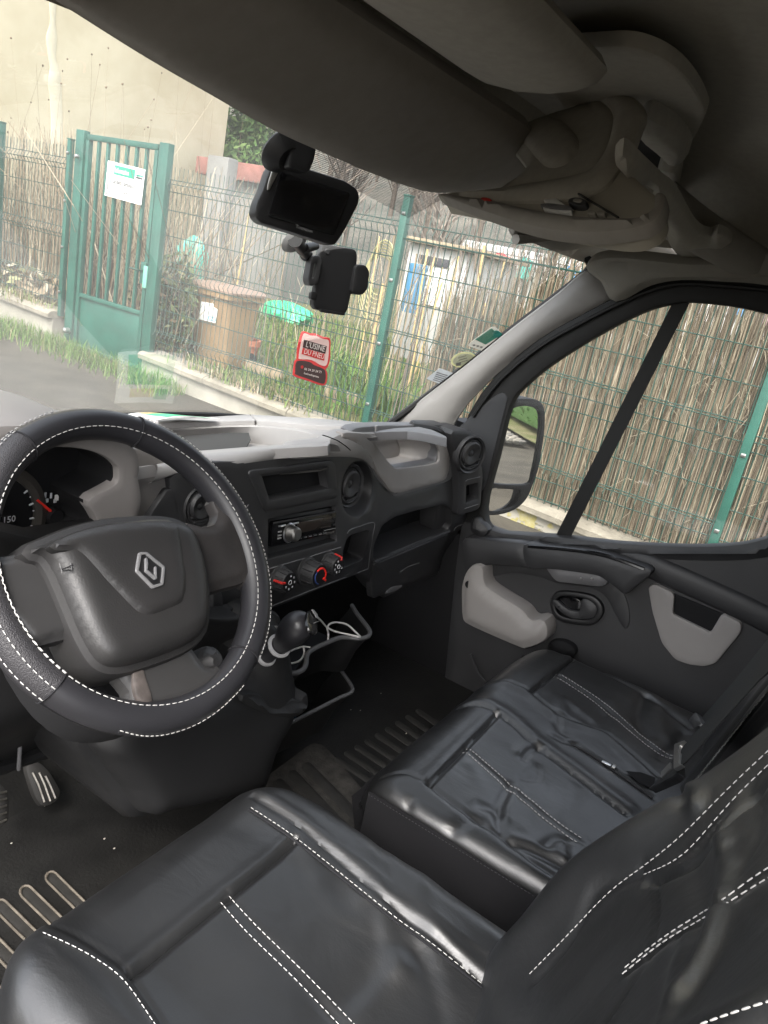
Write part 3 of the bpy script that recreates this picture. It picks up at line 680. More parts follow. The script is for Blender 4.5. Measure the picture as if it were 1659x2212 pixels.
pb2 = AX(*q('w3',(345,890))[0], 6.2); bag((pb2[0],pb2[1],pb2[2]), (.16,.24,.28), 'teal plastic sack behind the top of the bin', 5, M['teal'])
G().tube([(pb2[0],pb2[1],gg_(6)-.02),(pb2[0],pb2[1],pb2[2]-.2)], .1, n=8).mesh('sack_stump', M['wood'], label='old stump under the teal sack', cat='stump')

# --- shed, red roof, containers at the back of the garden
M['shedwhite'] = mat('white_painted_board', (.42,.415,.40), .7, .3, noise=.08, nscale=3); M['redroof'] = mat('faded_red_sheet', (.21,.095,.08), .7, .3, noise=.2, nscale=3); M['steel'] = mat('pale_sheet', (.17,.168,.16), .6, .3, noise=.1, nscale=2)
s0 = AX(*q('w4',(520,330))[0], 9.0); s1 = AX(*q('w4',(880,400))[0], 9.0)
shed = thing('garden_shed', 'white garden shed with pale door behind bare branches', 'shed', (9.8, (s0[1]+s1[1])/2, .4))
G().box((9.9, (s0[1]+s1[1])/2, 1.25), (1.7, abs(s0[1]-s1[1]), 1.75), bev=.01).mesh('wall', M['shedwhite'], shed)
G().box((9.9, (s0[1]+s1[1])/2, 2.17), (2.0, abs(s0[1]-s1[1])+.3, .07), bev=.01).mesh('roof', M['wood'], shed)
d0 = AX(*q('w4',(580,480))[0], 9.02); d1 = AX(*q('w4',(690,800))[0], 9.02)
dr_ = G().box((9.03, (d0[1]+d1[1])/2, (d0[2]+d1[2])/2), (.05, abs(d0[1]-d1[1]), abs(d0[2]-d1[2])), bev=.006).mesh('door', M['white'], shed)
G().box((8.995, (d0[1]+d1[1])/2, d0[2]-.06), (.03, abs(d0[1]-d1[1])*1.05, .12), bev=.004).mesh('lintel', M['ink'], shed)
M['blue'] = mat('blue_plastic', (.05,.20,.36), .4, .5)
bl = AX(*q('w4',(540,680))[0], 8.5); G().rev([(0,0),(.12,0),(.135,.1),(.135,.5),(.12,.56),(.135,.6),(.12,.66),(0,.66)], (8.5, bl[1], bl[2]-.34), (0,0,1), 18).mesh('water_butt', M['blue'], label='blue water butt beside the white shed door', cat='barrel')
hs_ = AX(*q('w4',(340,560))[0], 8.0); M['hose'] = mat('yellow_hose', (.34,.31,.15), .5, .4)
ho = thing('garden_hose', 'yellow hose coiled on a stake left of the middle green post', 'hose', (hs_[0], hs_[1], hs_[2]-.4))
for k in range(7): G().tube([(8.0+.03*k, hs_[1]+(.20+.018*k)*math.cos(t)+.02*k, hs_[2]-.05*k+(.36+.015*k)*math.sin(t)) for t in np.linspace(0,6.28,26)[:-1]], .010, n=6, closed=True).mesh('hose_loop', M['hose'], ho)
G().tube([(8.2,hs_[1],.4),(8.2,hs_[1],hs_[2]+.45)], .03, n=6).mesh('garden_stake', M['wood'], label='grey stake that carries the yellow hose', cat='stake')
r0 = AX(*q('w3',(560,130))[0], 12); r1 = AX(*q('w3',(950,260))[0], 12)
rsd = thing('red_roofed_hut', 'low hut with a faded red sheet roof beyond the garden', 'hut', (12.5, (r0[1]+r1[1])/2, .5))
G().box((12.6, (r0[1]+r1[1])/2-.5, (r1[2]+.1)/2+.2), (1.8, abs(r0[1]-r1[1])+1.0, r1[2]-.4), bev=.02).mesh('wall', M['steel'], rsd)
G().box((12.4, (r0[1]+r1[1])/2-.5, (r0[2]+r1[2])/2), (1.9, abs(r0[1]-r1[1])+1.3, .34), bev=.02).mesh('roof', M['redroof'], rsd)
pw = AX(*q('w3',(540,200))[0], 9.2); G().box((9.3, pw[1], (pw[2]+.3)/2+.2), (.25,.5,pw[2]-.1), bev=.02).mesh('concrete_pillar', M['steel'], label='pale concrete pillar at the corner of the cream house', cat='pillar')
c0 = AX(*q('w4',(960,400))[0], 14); c1 = AX(*q('w4',(1600,640))[0], 14)
ct = thing('white_trailer', 'long white trailer with coloured cloths behind the reed screen', 'trailer', (15, (c0[1]+c1[1])/2, .6))
G().box((15.2, (c0[1]+c1[1])/2-2.2, 1.72), (2.4, abs(c0[1]-c1[1])+5.4, 1.6), bev=.05).mesh('body', M['shedwhite'], ct)
for k in range(14):
    y = c0[1]-.4-k*.52; col = [(.6,.08,.1),(.08,.35,.3),(.65,.62,.6),(.1,.3,.55),(.55,.35,.4),(.2,.5,.25)][k % 6]
    mm = M.setdefault('cloth%d' % (k % 6), mat('cloth_%d' % (k % 6), col, .9, .1))
    P = [[(13.85+.05*math.sin(9*u+k), y-u*.34, 2.36-v*(.3+.1*(k % 3))+.03*math.sin(5*u)) for u in np.linspace(0,1,6)] for v in np.linspace(0,1,4)]
    G().grid(P).mesh('hanging_cloth', mm, label=['red','dark green','white','blue','pink','light green'][k % 6]+' cloth hung along the white trailer', cat='cloth', group=['red','dark green','white','blue','pink','light green'][k % 6]+' cloths on the trailer')
G().tube([(13.85, c0[1]+.6, 2.37), (13.85, c1[1]-5, 2.37)], .008, n=5).mesh('washing_line', M['twig'][1], label='line carrying coloured cloths along the white trailer', cat='line')
for s_ in (c0[1]+.3, c1[1]-4.6): G().tube([(13.85, s_, .5), (13.85, s_, 2.42)], .035, n=6).mesh('line_post', M['wood'], label='wooden post at the %s end of the washing line' % ('left' if s_ > 1 else 'right'), cat='post')

# --- wooded hillside
hp = [[(x, y, .5+max(0,(x-24))*.34*(.8+.2*math.sin(y*.11))+.4*math.sin(x*.3+y*.2)) for y in np.linspace(-40,90,50)] for x in np.linspace(22,75,20)]
M['hill'] = mat('wooded_slope', (.10,.10,.085), .95, .1, col2=(.17,.155,.13), nscale=.5, bump=1, bscale=4, bdist=.3)
G().grid(hp).mesh('hill', M['hill'], kind='structure')
def bare_tree(x, y, h, label, grp='bare trees on the slope behind the gardens', dens=46):
    z0 = .5+max(0,(x-24))*.34*.9; t = thing('bare_tree', label, 'tree', (x,y,z0), group=grp); tr, cr = G(), G()
    tr.tube([(x,y,z0-.4),(x+.1,y,z0+h*.4),(x,y+.15,z0+h*.75)], [h*.022,h*.016,h*.006], n=6); tr.mesh('trunk', M['twig'][1], t)
    for _ in range(dens):
        b = random.uniform(.2,.75)*h; a = random.uniform(0,6.28); L = h*random.uniform(.15,.42)*(1-b/h*.5); s_ = (x, y, z0+b)
        e = (x+math.cos(a)*L*.7, y+math.sin(a)*L*.7, z0+b+L*.75); cr.tube([s_, ((s_[0]+e[0])/2, (s_[1]+e[1])/2, (s_[2]+e[2])/2-.05*L), e], [h*.006,h*.004,h*.0015], n=3, cap=False, m=random.randrange(3))
        for _ in range(5):
            u = random.uniform(.3,1); c_ = [s_[i]+(e[i]-s_[i])*u for i in range(3)]; l2 = L*random.uniform(.2,.45); a2 = a+random.gauss(0,.9)
            cr.tube([c_, (c_[0]+math.cos(a2)*l2*.6, c_[1]+math.sin(a2)*l2*.6, c_[2]+l2*.8)], [h*.003,h*.001], n=3, cap=False, m=random.randrange(3))
    cr.mesh('crown', M['twig'], t, flat=True, recalc=False, kind='stuff')
for k in range(34): bare_tree(random.uniform(24,46), random.uniform(2,46), random.uniform(5,9), 'bare grey tree in the wood on the slope behind the gardens')
for k in range(4): bare_tree(random.uniform(11,17), 1.5+2.0*k+random.gauss(0,.3), random.uniform(3.2,4.6), 'slender leafless tree standing at the back of the gardens', 'leafless trees at the back of the gardens', 40)
def evergreen(c, sp, label, n=2600):
    t = thing('evergreen_bush', label, 'bush', (c[0],c[1],c[2]-sp[2])); g = G()
    for _ in range(n):
        u = np.array([random.gauss(0,1) for _ in range(3)]); u /= np.linalg.norm(u); lob = 1+.3*math.sin(5*u[0]+3*u[2])*math.sin(4*u[1]); p = np.array(c)+u*np.array(sp)*lob*random.random()**.35
        a = np.array([random.gauss(0,1) for _ in range(3)]); a /= np.linalg.norm(a); b = np.cross(a,u+.01); b /= np.linalg.norm(b)+1e-9; s_ = random.uniform(.06,.16)
        g.add([p-a*s_,p-b*s_*.35,p+a*s_,p+b*s_*.35], [(0,1,2,3)], random.choices((0,1,2),(3,4,2))[0])
    g.mesh('foliage', M['conifer'], t, flat=True, recalc=False, kind='stuff'); G().tube([(c[0],c[1],.4),(c[0],c[1],c[2])], [.12,.05], n=7).mesh('trunk', M['twig'][1], t)
e1 = AX(545,280,16); evergreen((16,e1[1],e1[2]-.2), (1.0,1.3,1.1), 'bright evergreen bush behind the cream house corner')
e2 = AX(500,315,14); evergreen((14,e2[1],e2[2]-.6), (.9,1.0,1.0), 'darker evergreen bush low behind the cream house corner')

# --- street behind the van, seen in the wing mirror
hg_ = thing('hedge', 'clipped green hedge along the wall behind the van', 'hedge', (4.7,-15,.3)); g = G()
for _ in range(15000):
    p = np.array([random.uniform(4.25,5.3), random.uniform(-24,-7.5), 0]); p[2] = .4+random.random()**.6*1.9; a = np.array([random.gauss(0,1) for _ in range(3)]); a /= np.linalg.norm(a); b = np.cross(a,[.3,.5,.8]); s_ = random.uniform(.05,.11)
    g.add([p-a*s_,p-b*s_*.5,p+a*s_,p+b*s_*.5], [(0,1,2,3)], random.randrange(3))
g.mesh('foliage', M['conifer'], hg_, flat=True, recalc=False, kind='stuff'); G().box((4.8,-15.7,1.0), (.7,16,1.4), bev=.1).mesh('branches', M['conifer'][0], hg_)
M['pinkwall'] = mat('pink_render', (.50,.36,.28), .9, .2, noise=.08, nscale=1)
h2 = thing('far_house', 'pinkish house closing the street far behind the van', 'house', (2,-44,.2)); G().box((3,-46,3.4), (14,7,6.6), bev=.02).mesh('wall', M['pinkwall'], h2)
G().loft([[(-4.5,-50,6.7),(-4.5,-46,8.6),(-4.5,-42,6.7)],[(10.5,-50,6.7),(10.5,-46,8.6),(10.5,-42,6.7)]]).mesh('roof', M['redroof'], h2)
for k in range(4):
    w_ = G().box((-1.5+k*3,-42.48,3.6), (1.0,.08,1.5)).mesh('window', M['shedwhite'], h2); G().box((-1.5+k*3,-42.43,3.6), (.8,.04,1.3)).mesh('pane', M['ink'], w_)
# ------------------------------------------------------------------ the van's cab: shell
van = thing('van', 'van cab shell with windscreen, pale windscreen pillar, dark headlining and ribbed floor', 'van', (0, 0, .22))
# floor, toe board, bulkhead, side walls (outer skin keeps daylight out where the van has metal)
G().grid([[(x, y, .62+(.0 if y < 1.18 else (y-1.18)*1.3)) for y in (-.45,-.1,.2,.5,.8,1.0,1.1,1.18,1.24,1.34,1.5)] for x in np.linspace(-.98,.98,9)]).mesh('cab_floor', M['floor'], van)
M['bulk'] = mat('grey_bulkhead', (.55,.545,.53), .7, .3, noise=.06, nscale=5)
G().box((0,-.50,1.42), (1.98,.03,1.64), bev=.004).mesh('bulkhead', M['bulk'], van)
M['paint'] = mat('white_van_paint', (.78,.78,.77), .25, .5, coat=.5)
zr = lambda x: 2.215-.20*min(1,abs(x)/1.0)**5
G().grid([[(x, y, zr(x)+.05) for y in np.linspace(-.52,.80,8)] for x in np.linspace(-1.03,1.03,21)]).mesh('roof_skin', M['paint'], van)
G().grid([[(x, y, zr(x)-.03*max(0,(y-.45)/.35)**2) for y in np.linspace(-.50,.76,16)] for x in np.linspace(-1.0,1.0,25)]).mesh('headlining', M['lining'], van)
G().box((1.0,-.30,1.1), (.05,.42,1.9), bev=.01).mesh('side_pillar', M['bulk'], van)
G().box((-1.0,-.42,1.1), (.05,.2,1.9), bev=.01).mesh('side_pillar', M['bulk'], van)
for s_ in (-1, 1): G().box((s_*.99, 1.15, .62), (.06,.75,.80), bev=.01).mesh('scuttle_side', M['paint'], van)
G().box((0, 1.52, .80), (1.96,.04,.96), bev=.01).mesh('firewall', M['dark'], van)
G().loft([[(x, 1.50-.18*x*x, 1.33-.02*abs(x)), (x, 2.1-.4*x*x, 1.13-.03*x*x), (x, 2.2-.4*x*x, .75), (x, 2.1-.4*x*x, .72), (x, 1.55-.18*x*x, 1.2)] for x in np.linspace(-.98,.98,15)]).mesh('bonnet', M['paint'], van)
G().grid([[(x, .80-.06*x*x, 2.03-.03*x*x), (x, .775-.06*x*x, 2.12-.06*x*x), (x, .74-.06*x*x, zr(x)+.06)] for x in np.linspace(-1.02,1.02,25)]).mesh('header_panel', M['lining'], van)
# windscreen
def wsp(x, v):
    b = np.array([x, 1.445-.30*x*x-.02*abs(x), 1.365-.02*x*x]); t = np.array([x*.97, .80-.06*x*x, 2.045-.03*x*x]); p = b*(1-v)+t*v
    return p+np.array([0,.035*math.sin(math.pi*v),.02*math.sin(math.pi*v)])
ws = G().grid([[wsp(x, v) for v in np.linspace(0,1,13)] for x in np.linspace(-.99,.99,29)]).mesh('windscreen', M['wglass'], van)
def on_ws(px, py, off=0.0):
    """where a sight line meets the windscreen"""
    d = ray(px, py); lo, hi = .3, 6.0
    def gap(t):
        P = CAM+d*t; x = min(max(P[0],-1.6),1.6); v = (P[2]-1.365)/(2.045-1.365)
        return P[1]-wsp(x, v)[1]
    for _ in range(50):
        m = (lo+hi)/2
        if gap(m) < 0: lo = m
        else: hi = m
    return CAM+d*(lo-off/np.linalg.norm(d))
def WS(px, py): return on_ws(px, py, .006)
WS.n = np.array([0,-.84,-.54])/np.linalg.norm([0,-.84,-.54])
# dotted shade band printed on the glass
def dots(name, scale, cover):
    m = bpy.data.materials.new(name); m.use_nodes = True; t = m.node_tree; b = t.nodes['Principled BSDF']; b.inputs['Base Color'].default_value = (.012,.012,.012,1); b.inputs['Roughness'].default_value = .7
    tc = t.nodes.new('ShaderNodeTexCoord'); mp = t.nodes.new('ShaderNodeMapping'); mp.inputs['Scale'].default_value = (scale,scale,scale); t.links.new(tc.outputs['Object'], mp.inputs[0])
    sp = t.nodes.new('ShaderNodeSeparateXYZ'); t.links.new(mp.outputs[0], sp.inputs[0])
    def mth(op, a, c=None):
        n = t.nodes.new('ShaderNodeMath'); n.operation = op
        for i, v in enumerate((a, c)):
            if v is None: continue
            if isinstance(v, (int,float)): n.inputs[i].default_value = v
            else: t.links.new(v, n.inputs[i])
        return n.outputs[0]
    fx = mth('SUBTRACT', mth('FRACT', sp.outputs[0]), .5); fz = mth('SUBTRACT', mth('FRACT', sp.outputs[2]), .5)
    d = mth('SQRT', mth('ADD', mth('MULTIPLY', fx, fx), mth('MULTIPLY', fz, fz))); a = mth('LESS_THAN', d, cover)
    t.links.new(a, b.inputs['Alpha']); return m
M['dots'] = dots('printed_dots', 420, .36)
sheet('dot_band', M['dots'], ws, WS, q('g2',(235,120),(175,235),(190,280),(560,380),(760,490),(915,405),(880,380),(640,300),(380,150)), thick=.0008, lip=0, res=25)
# black rubber along the pillar
G().tube([WS(*p) for p in [(825,924),(842,915),(900,872),(1000,795),(1100,716),(1200,640),(1262,592),(1276,575),(1270,560)]], .011, n=8).mesh('windscreen_seal', M['rubber'], van)
G().tube([WS(*p)+np.array([0,0,.0]) for p in crv([(-80,925),(0,913),(150,903),(300,896),(430,895),(550,901),(700,911),(825,924)],4,False)], .006, n=6).mesh('lower_seal', M['rubber'], van)
# pillar trim
pa = plane((.885,1.2,1.365), (-1,-.25,-.12))
sheet('pillar_trim', M['pale'], van, pa, crv([(842,920),(905,874),(1005,798),(1105,718),(1205,642),(1268,592),(1300,610),(1325,648)],4,False)+crv([(1242,690),(1159,738),(1076,800),(1015,860),(985,900),(965,932),(930,935),(870,928)],4,False), thick=.03, lip=.008, dome=.018, domew=34, res=12, back=(.9,.3,.1))
sheet('roof_rail_trim', M['console'], van, plane((.90,.6,1.9), (-1,0,-.25)), crv([(1271,580),(1300,566),(1360,566),(1470,578),(1560,580),(1659,586),(1900,600),(1900,650),(1659,612),(1560,604),(1470,601),(1400,614),(1329,648),(1302,608)],4), thick=.04, lip=.01, dome=.012, domew=20, res=12, back=(.8,0,.6))
# outer wing side skin above the door, right
G().box((1.02,.25,2.08), (.04,1.3,.12), bev=.01).mesh('roof_gutter', M['paint'], van)

# ------------------------------------------------------------------ roof: visors, shelf beam, console
vis = plane((0,.775,1.985), (0,-.115,-.14))
vp = crv([(40,-60),(130,-4),(210,48),(330,124),(460,200),(600,280),(720,335),(850,390),(945,416),(1040,410),(1117,398),(1160,369),(1150,310),(1128,276)],3,False)+[(900,130),(700,2),(600,-60)]
v1 = thing('sun_visor', 'broad dark sun visor above the driver, left of the roof console', 'sun visor', tuple(vis(700,230)))
sheet('visor_panel', M['visor'], v1, vis, vp, thick=.022, lip=.009, dome=.012, domew=60, res=22)
vp2 = crv(q('c8',(712,878),(735,856),(800,860),(900,868),(1010,870),(1130,852),(1170,850),(1290,930),(1396,1008),(1380,1022),(1290,1020),(1150,1020),(1000,992),(880,950),(785,912),(730,898)),3)
v2 = thing('sun_visor', 'folded sun visor above the passenger side, beside the pale pillar', 'sun visor', tuple(vis(1240,530)))
sheet('visor_panel', M['visor'], v2, vis, vp2, thick=.022, lip=.009, dome=.010, domew=40, res=16)
tb = [vis(*p) for p in q('c8',(712,878),(900,866),(1130,850))]
G().tube([p+np.array([0,-.004,-.01]) for p in tb], .012, n=8).mesh('visor_edge', M['visor'], v2)
# shelf beam, driver's half (a padded roll)
bm_ = thing('roof_shelf', 'padded roof shelf roll running along the headlining above the visors', 'shelf', (0,.52,2.08))
def roll(P, a, b, name, m, par, n=14):
    """padded roll: path of centres, radii along y and z"""
    rings = []
    for p, s_ in P:
        rings.append([(p[0], p[1]+a*s_*math.cos(t), p[2]+b*s_*math.sin(t)) for t in np.linspace(0,2*math.pi,n,endpoint=False)])
    return G().loft(rings).mesh(name, m, par)
roll([((x,.52,2.128-.004*x),1) for x in np.linspace(-1.0,-.10,14)]+[((-.085,.52,2.128),.97),((-.07,.52,2.128),.9)], .108, .032, 'padded_roll', M['lining'], bm_)
hk = plane((0,.50,2.075),(0,-.25,-1))
k3 = [AY(*q('k',(500,688))[0], .75), AZ(*q('k',(1000,660))[0], 2.0), AZ(*q('k',(1170,350))[0], 2.16)]
pe = plane(k3[0], np.cross(k3[1]-k3[0], k3[2]-k3[0]))
sheet('roll_side', M['lining'], bm_, lift(pe,-.014), crv(q('k',(690,440),(780,415),(870,380),(1000,340),(1060,322),(1115,370),(1122,440),(1092,535),(1035,605),(930,640),(830,660),(700,690),(600,700),(760,600),(790,540)),3), thick=.012, lip=.006, dome=.01, domew=30, res=14)
sheet('roll_end', M['lining'], bm_, lift(pe,-.006), crv(q('k',(735,442),(800,428),(868,402),(935,424),(990,495),(965,560),(900,592),(850,575),(800,510)),3), thick=.010, lip=.006, dome=.013, domew=45, res=10)
roll([((.62+.03*k, .545-.016*k-.004*k*k*.2, 2.085-.009*k),1-.025*k) for k in range(10)], .075, .05, 'passenger_roll', M['console'], bm_)

con = thing('roof_console', 'grey roof console with reading lamp and switches between the visors', 'roof console', (.15,.55,2.0))
pd = pZ(2.165); pc_ = plane((.1,.75,1.968), (0,-.12,-1))
k3 = [AY(*q('k',(500,688))[0], .75), AZ(*q('k',(1000,660))[0], 2.0), AZ(*q('k',(1170,350))[0], 2.16)]
pe = plane(k3[0], np.cross(k3[1]-k3[0], k3[2]-k3[0]))
do_ = crv(q('c8',(760,225),(860,198),(1000,187),(1150,187),(1270,232),(1350,300),(1405,390),(1405,450),(1352,548),(1260,570),(1120,560),(960,470),(840,330)),4)
sheet('dome', M['lining'], con, pd, do_, thick=.02, lip=.006, res=14)
bz = crv(q('k',(490,689),(560,682),(700,667),(840,645),(930,630),(1030,598),(1085,530),(1112,440),(1108,375),(1060,335),(1100,325),(1180,350),(1215,400),(1195,460),(1160,550),(1120,600),(1080,650),(1000,688),(900,702),(800,706),(640,706),(540,697)),4)
sheet('bezel', M['lining'], con, pe, bz, thick=.012, lip=.005, dome=.006, domew=16, res=12)
lo_ = crv(q('c8',(440,728),(520,742),(600,752),(700,775),(820,800),(960,818),(1100,824),(1180,818),(1238,780),(1245,730),(1262,745),(1250,800),(1200,838),(1100,858),(980,866),(850,855),(740,832),(640,800),(540,766)),4)
sheet('lower_rim', M['visor'], con, lift(pe, .002), lo_, thick=.02, lip=.005, dome=.006, domew=14, res=12)
M['lamp'] = mat('pale_console_panel', (.36,.335,.28), .5, .4)
lpn = crv(q('k',(500,691),(640,703),(800,704),(900,700),(1000,686),(1075,648),(1120,598),(1145,592),(1200,640),(1262,695),(1268,745),(1230,785),(1150,805),(1000,790),(850,762),(700,728),(580,704)),4)
lp_ = sheet('switch_panel', M['lamp'], con, lift(pe, -.006), lpn, thick=.03, lip=.003, res=12)
M['lens'] = mat('lamp_lens', (.72,.72,.70), .3, .5)
sheet('lamp_lens', M['lens'], con, lift(pe, .0), rnd(q('c8',(818,748),(862,742),(900,770),(850,766)),3), thick=.008, lip=.001, res=20)
sheet('reading_lens', M['lens'], con, lift(pe, .001), ell(*q('c8',(870,785))[0], 30, 6, .12), thick=.008, lip=.001, res=20)
sheet('lens_shade', M['mid'], con, lift(pe, .0025), ell(*q('c8',(868,778))[0], 34, 5, .12), thick=.006, lip=.001, res=20)
sheet('dial', M['plastic'], con, lift(pe, .004), ell(*q('c8',(948,762))[0], 18, 7, .12), thick=.01, lip=.002, res=20)
sheet('button', M['console'], con, lift(pe, .005), ell(*q('c8',(950,761))[0], 9, 3.4, .12), thick=.008, lip=.001, res=20)
for a_, b_ in ((1000,800),(1035,802)): sheet('button', M['console'], con, lift(pe, .003), ell(*q('c8',(a_,b_))[0], 8, 3.5, .1), thick=.008, lip=.001, res=20)
sheet('warning_button', M['red'], con, lift(pe, .003), ell(*q('c8',(606,752))[0], 11, 3.2, .2), thick=.008, lip=.001, res=20)
G().tube(line3(lift(pe, .001), q('c8',(950,728),(1020,770),(1100,818))), .0016, n=5).mesh('panel_seam', M['black'], con)
# side arm of the console and its open tray
sheet('tray_recess', M['dark'], con, lift(pd,.02), crv(q('c8',(1190,440),(1240,480),(1275,545),(1250,640),(1215,690),(1130,590),(1150,520)),3), thick=.03, lip=.003, res=14)
arm = crv(q('c8',(1115,585),(1180,640),(1250,700),(1300,740),(1380,860),(1440,890),(1470,880),(1510,900),(1515,950),(1480,1005),(1400,1012),(1300,930),(1290,850),(1230,790),(1245,730),(1180,680),(1110,640)),4)
sheet('side_arm', M['lining'], con, plane((.35,.45,2.01), (0,-.2,-1)), arm, thick=.02, lip=.008, dome=.012, domew=22, res=12)
sheet('bracket', M['lining'], con, lift(pd,.03), crv(q('c8',(1195,440),(1215,380),(1260,390),(1330,440),(1365,500),(1350,548),(1310,560),(1260,500)),3), thick=.03, lip=.006, dome=.012, domew=20, res=12)
sheet('strut', M['lining'], con, lift(pd,.05), rnd(q('c8',(1280,545),(1345,555),(1330,640),(1310,740),(1240,700),(1255,640)),6), thick=.03, lip=.006, dome=.008, domew=16, res=12)
sheet('grey_card', mat('grey_card', (.33,.325,.31), .8, .2), con, lift(pd,.09), rnd(q('c8',(1312,712),(1455,748),(1452,852),(1420,858),(1390,820)),3), thick=.004, lip=.001, res=20)
sheet('far_handle', M['console'], con, plane((.86,.3,2.02),(-1,0,-.5)), rnd(q('c8',(1605,1020),(1640,965),(1680,960),(1680,1060),(1610,1045)),8), thick=.03, lip=.006, dome=.006, domew=10, res=12)

# ------------------------------------------------------------------ dashboard
sstep = lambda a, b, x: (lambda t: t*t*(3-2*t))(min(max((x-a)/(b-a),0),1))
FY = lambda x, z: .885+.16*(z-1.30)+.05*sstep(.22,.45,x)-.03*sstep(.72,.92,x)+.10*sstep(1.22,.95,z)
FA = hfield(FY)
dash = thing('dashboard', 'charcoal and taupe van dashboard with round vents, open shelves and trays', 'dashboard', (0,1.1,.95))
TOP = plane((0,.93,1.462), (0,.21,1))
vent_c = ell(*q('B',(1320,712))[0], 35, 64, .10, 32)
cub = rnd(q('B',(1250,1212),(1468,1148),(1442,1310),(1392,1490),(1148,1592),(1166,1400),(1205,1260)),9)
shelf = rnd(q('b4',(868,690),(940,640),(1060,605),(1225,568),(1256,600),(1258,690),(1232,722),(815,892),(822,800)),10)
slot = rnd(q('B',(250,560),(960,470),(996,700),(345,836)),5)
radh = rnd(q('B',(330,1030),(1092,880),(1105,1292),(335,1500)),5)
cup = crv(q('H',(870,1540),(930,1490),(992,1465),(985,1540),(950,1650),(930,1790),(870,1825),(808,1846),(765,1800),(775,1710),(820,1620)),3)
fo = crv([(372,1036),(400,1016),(450,1005),(513,1002),(572,994),(650,985),(728,980),(767,982),(786,989),(802,1008),(820,1038),(838,1058),(856,1070),(888,1066),(947,1049),(968,1036),(978,1010)],2,False)+[(986,975),(992,1040),(1000,1105),(1018,1130)]+crv([(1010,1175),(985,1205),(950,1236),(870,1266),(832,1288),(800,1255),(775,1238),(640,1292),(584,1313),(500,1330),(440,1330),(428,1200),(380,1100)],2,False)
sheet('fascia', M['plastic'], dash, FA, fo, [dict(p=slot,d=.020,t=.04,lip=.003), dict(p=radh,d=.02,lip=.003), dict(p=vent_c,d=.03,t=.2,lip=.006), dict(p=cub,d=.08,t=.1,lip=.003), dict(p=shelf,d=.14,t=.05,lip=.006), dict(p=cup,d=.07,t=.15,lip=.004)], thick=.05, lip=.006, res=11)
for nm, hole, dd in (('slot_shade',slot,.016),('cubby_shade',cub,.05),('shelf_shade',shelf,.09),('cup_shade',cup,.05)):
    sheet(nm, M['dark'], dash, lift(FA,-dd), hole, thick=.003, lip=0, res=18)  # near-black sheet inside each pocket, its shade put into the colour
fr = rnd(q('B',(118,522),(1010,402),(1062,440),(1087,790),(308,945)),7); fi = rnd(q('B',(240,550),(968,460),(1004,708),(338,848)),5)
sheet('slot_frame', M['plastic_soft'], dash, lift(FA,.004), fr, [dict(p=fi,d=.02,lip=.004,cap=False)], thick=.012, lip=.004, res=11)
# fine joints
for pts in (q('B',(335,1592),(700,1485),(1140,1350)), q('C',(310,418),(700,262),(1150,92),(1240,60)), q('B',(1215,1200),(1240,1160),(1350,1120),(1505,1080),(1500,1190),(1470,1380),(1445,1590)), q('H',(872,1440),(905,1400),(1045,1358),(1040,1420))):
    G().tube(line3(FA, crv(pts,5,False), .0004), .0013, n=5).mesh('panel_joint', M['mid'], dash)
G().tube(line3(FA, q('b4',(815,893),(1020,806),(1232,722)), .004), .006, n=8).mesh('shelf_lip', M['plastic'], dash)
gb = rnd(q('b4',(822,906),(1228,738),(1190,880),(1168,958),(955,1036),(880,1060),(812,1090),(806,980)),8)
gbx = sheet('glovebox_door', M['plastic'], dash, lift(FA,.006), gb, thick=.02, lip=.006, dome=.006, domew=24, res=14)
G().tube(line3(lift(FA,.012), crv(q('b4',(948,944),(990,915),(1055,893)),4,False)), .0022, n=6).mesh('handle_edge', M['mid'], gbx)
sheet('latch', M['mid'], gbx, lift(FA,.010), crv(q('b4',(878,1062),(905,1028),(965,1018),(940,1042)),3), thick=.01, lip=.002, res=14)
# round vents
def vent(surf, c, a, b, rot, label=None, s=1.0):
    P = surf(*c); ex = surf(c[0]+a, c[1])-P; up_ = surf(c[0], c[1]-b)-P
    R = .5*(np.linalg.norm(up_)+np.linalg.norm(up_)); n = surf.n
    up_ /= np.linalg.norm(up_); n = n-up_*(n@up_); n /= np.linalg.norm(n)
    r0 = G().rev([(R*1.02,-.012),(R*1.0,.004),(R*.95,.008),(R*.86,.004),(R*.83,-.006)], P, n, 36).mesh('vent', M['plastic_soft'], dash)
    if label: r0['label'] = label
    G().rev([(0,-.004),(R*.5,-.004),(R*.82,-.008)], P, n, 32).mesh('vent_well', M['dark'], r0)
    sd_ = np.cross(up_, n)
    tl = (n*.995+sd_*.0+up_*-.10); tl /= np.linalg.norm(tl)
    G().rev([(0,.011),(R*.18,.006),(R*.30,.010),(R*.55,.013),(R*.62,.009),(R*.63,-.004)], P+up_*R*.12-sd_*R*.05, tl, 32).mesh('vent_disc', M['plastic'], r0)
    G().rev([(R*.66,-.002),(R*.69,.006),(R*.75,.007),(R*.80,.002),(R*.80,-.006)], P, n, 36).mesh('vent_ring', M['plastic'], r0)
    for k in (-.35,-.6): G().box(P+up_*R*k, (R*1.2*math.sqrt(max(.05,1-k*k)), .004, .016), axes=(sd_, up_, n), bev=.001).mesh('vane', M['plastic'], r0)
    return r0
vent(lift(FA,-.012), q('B',(1277,690))[0], 25, 47, .1)
vent(lift(FA,-.004), (432,1098), 25, 47, .1)
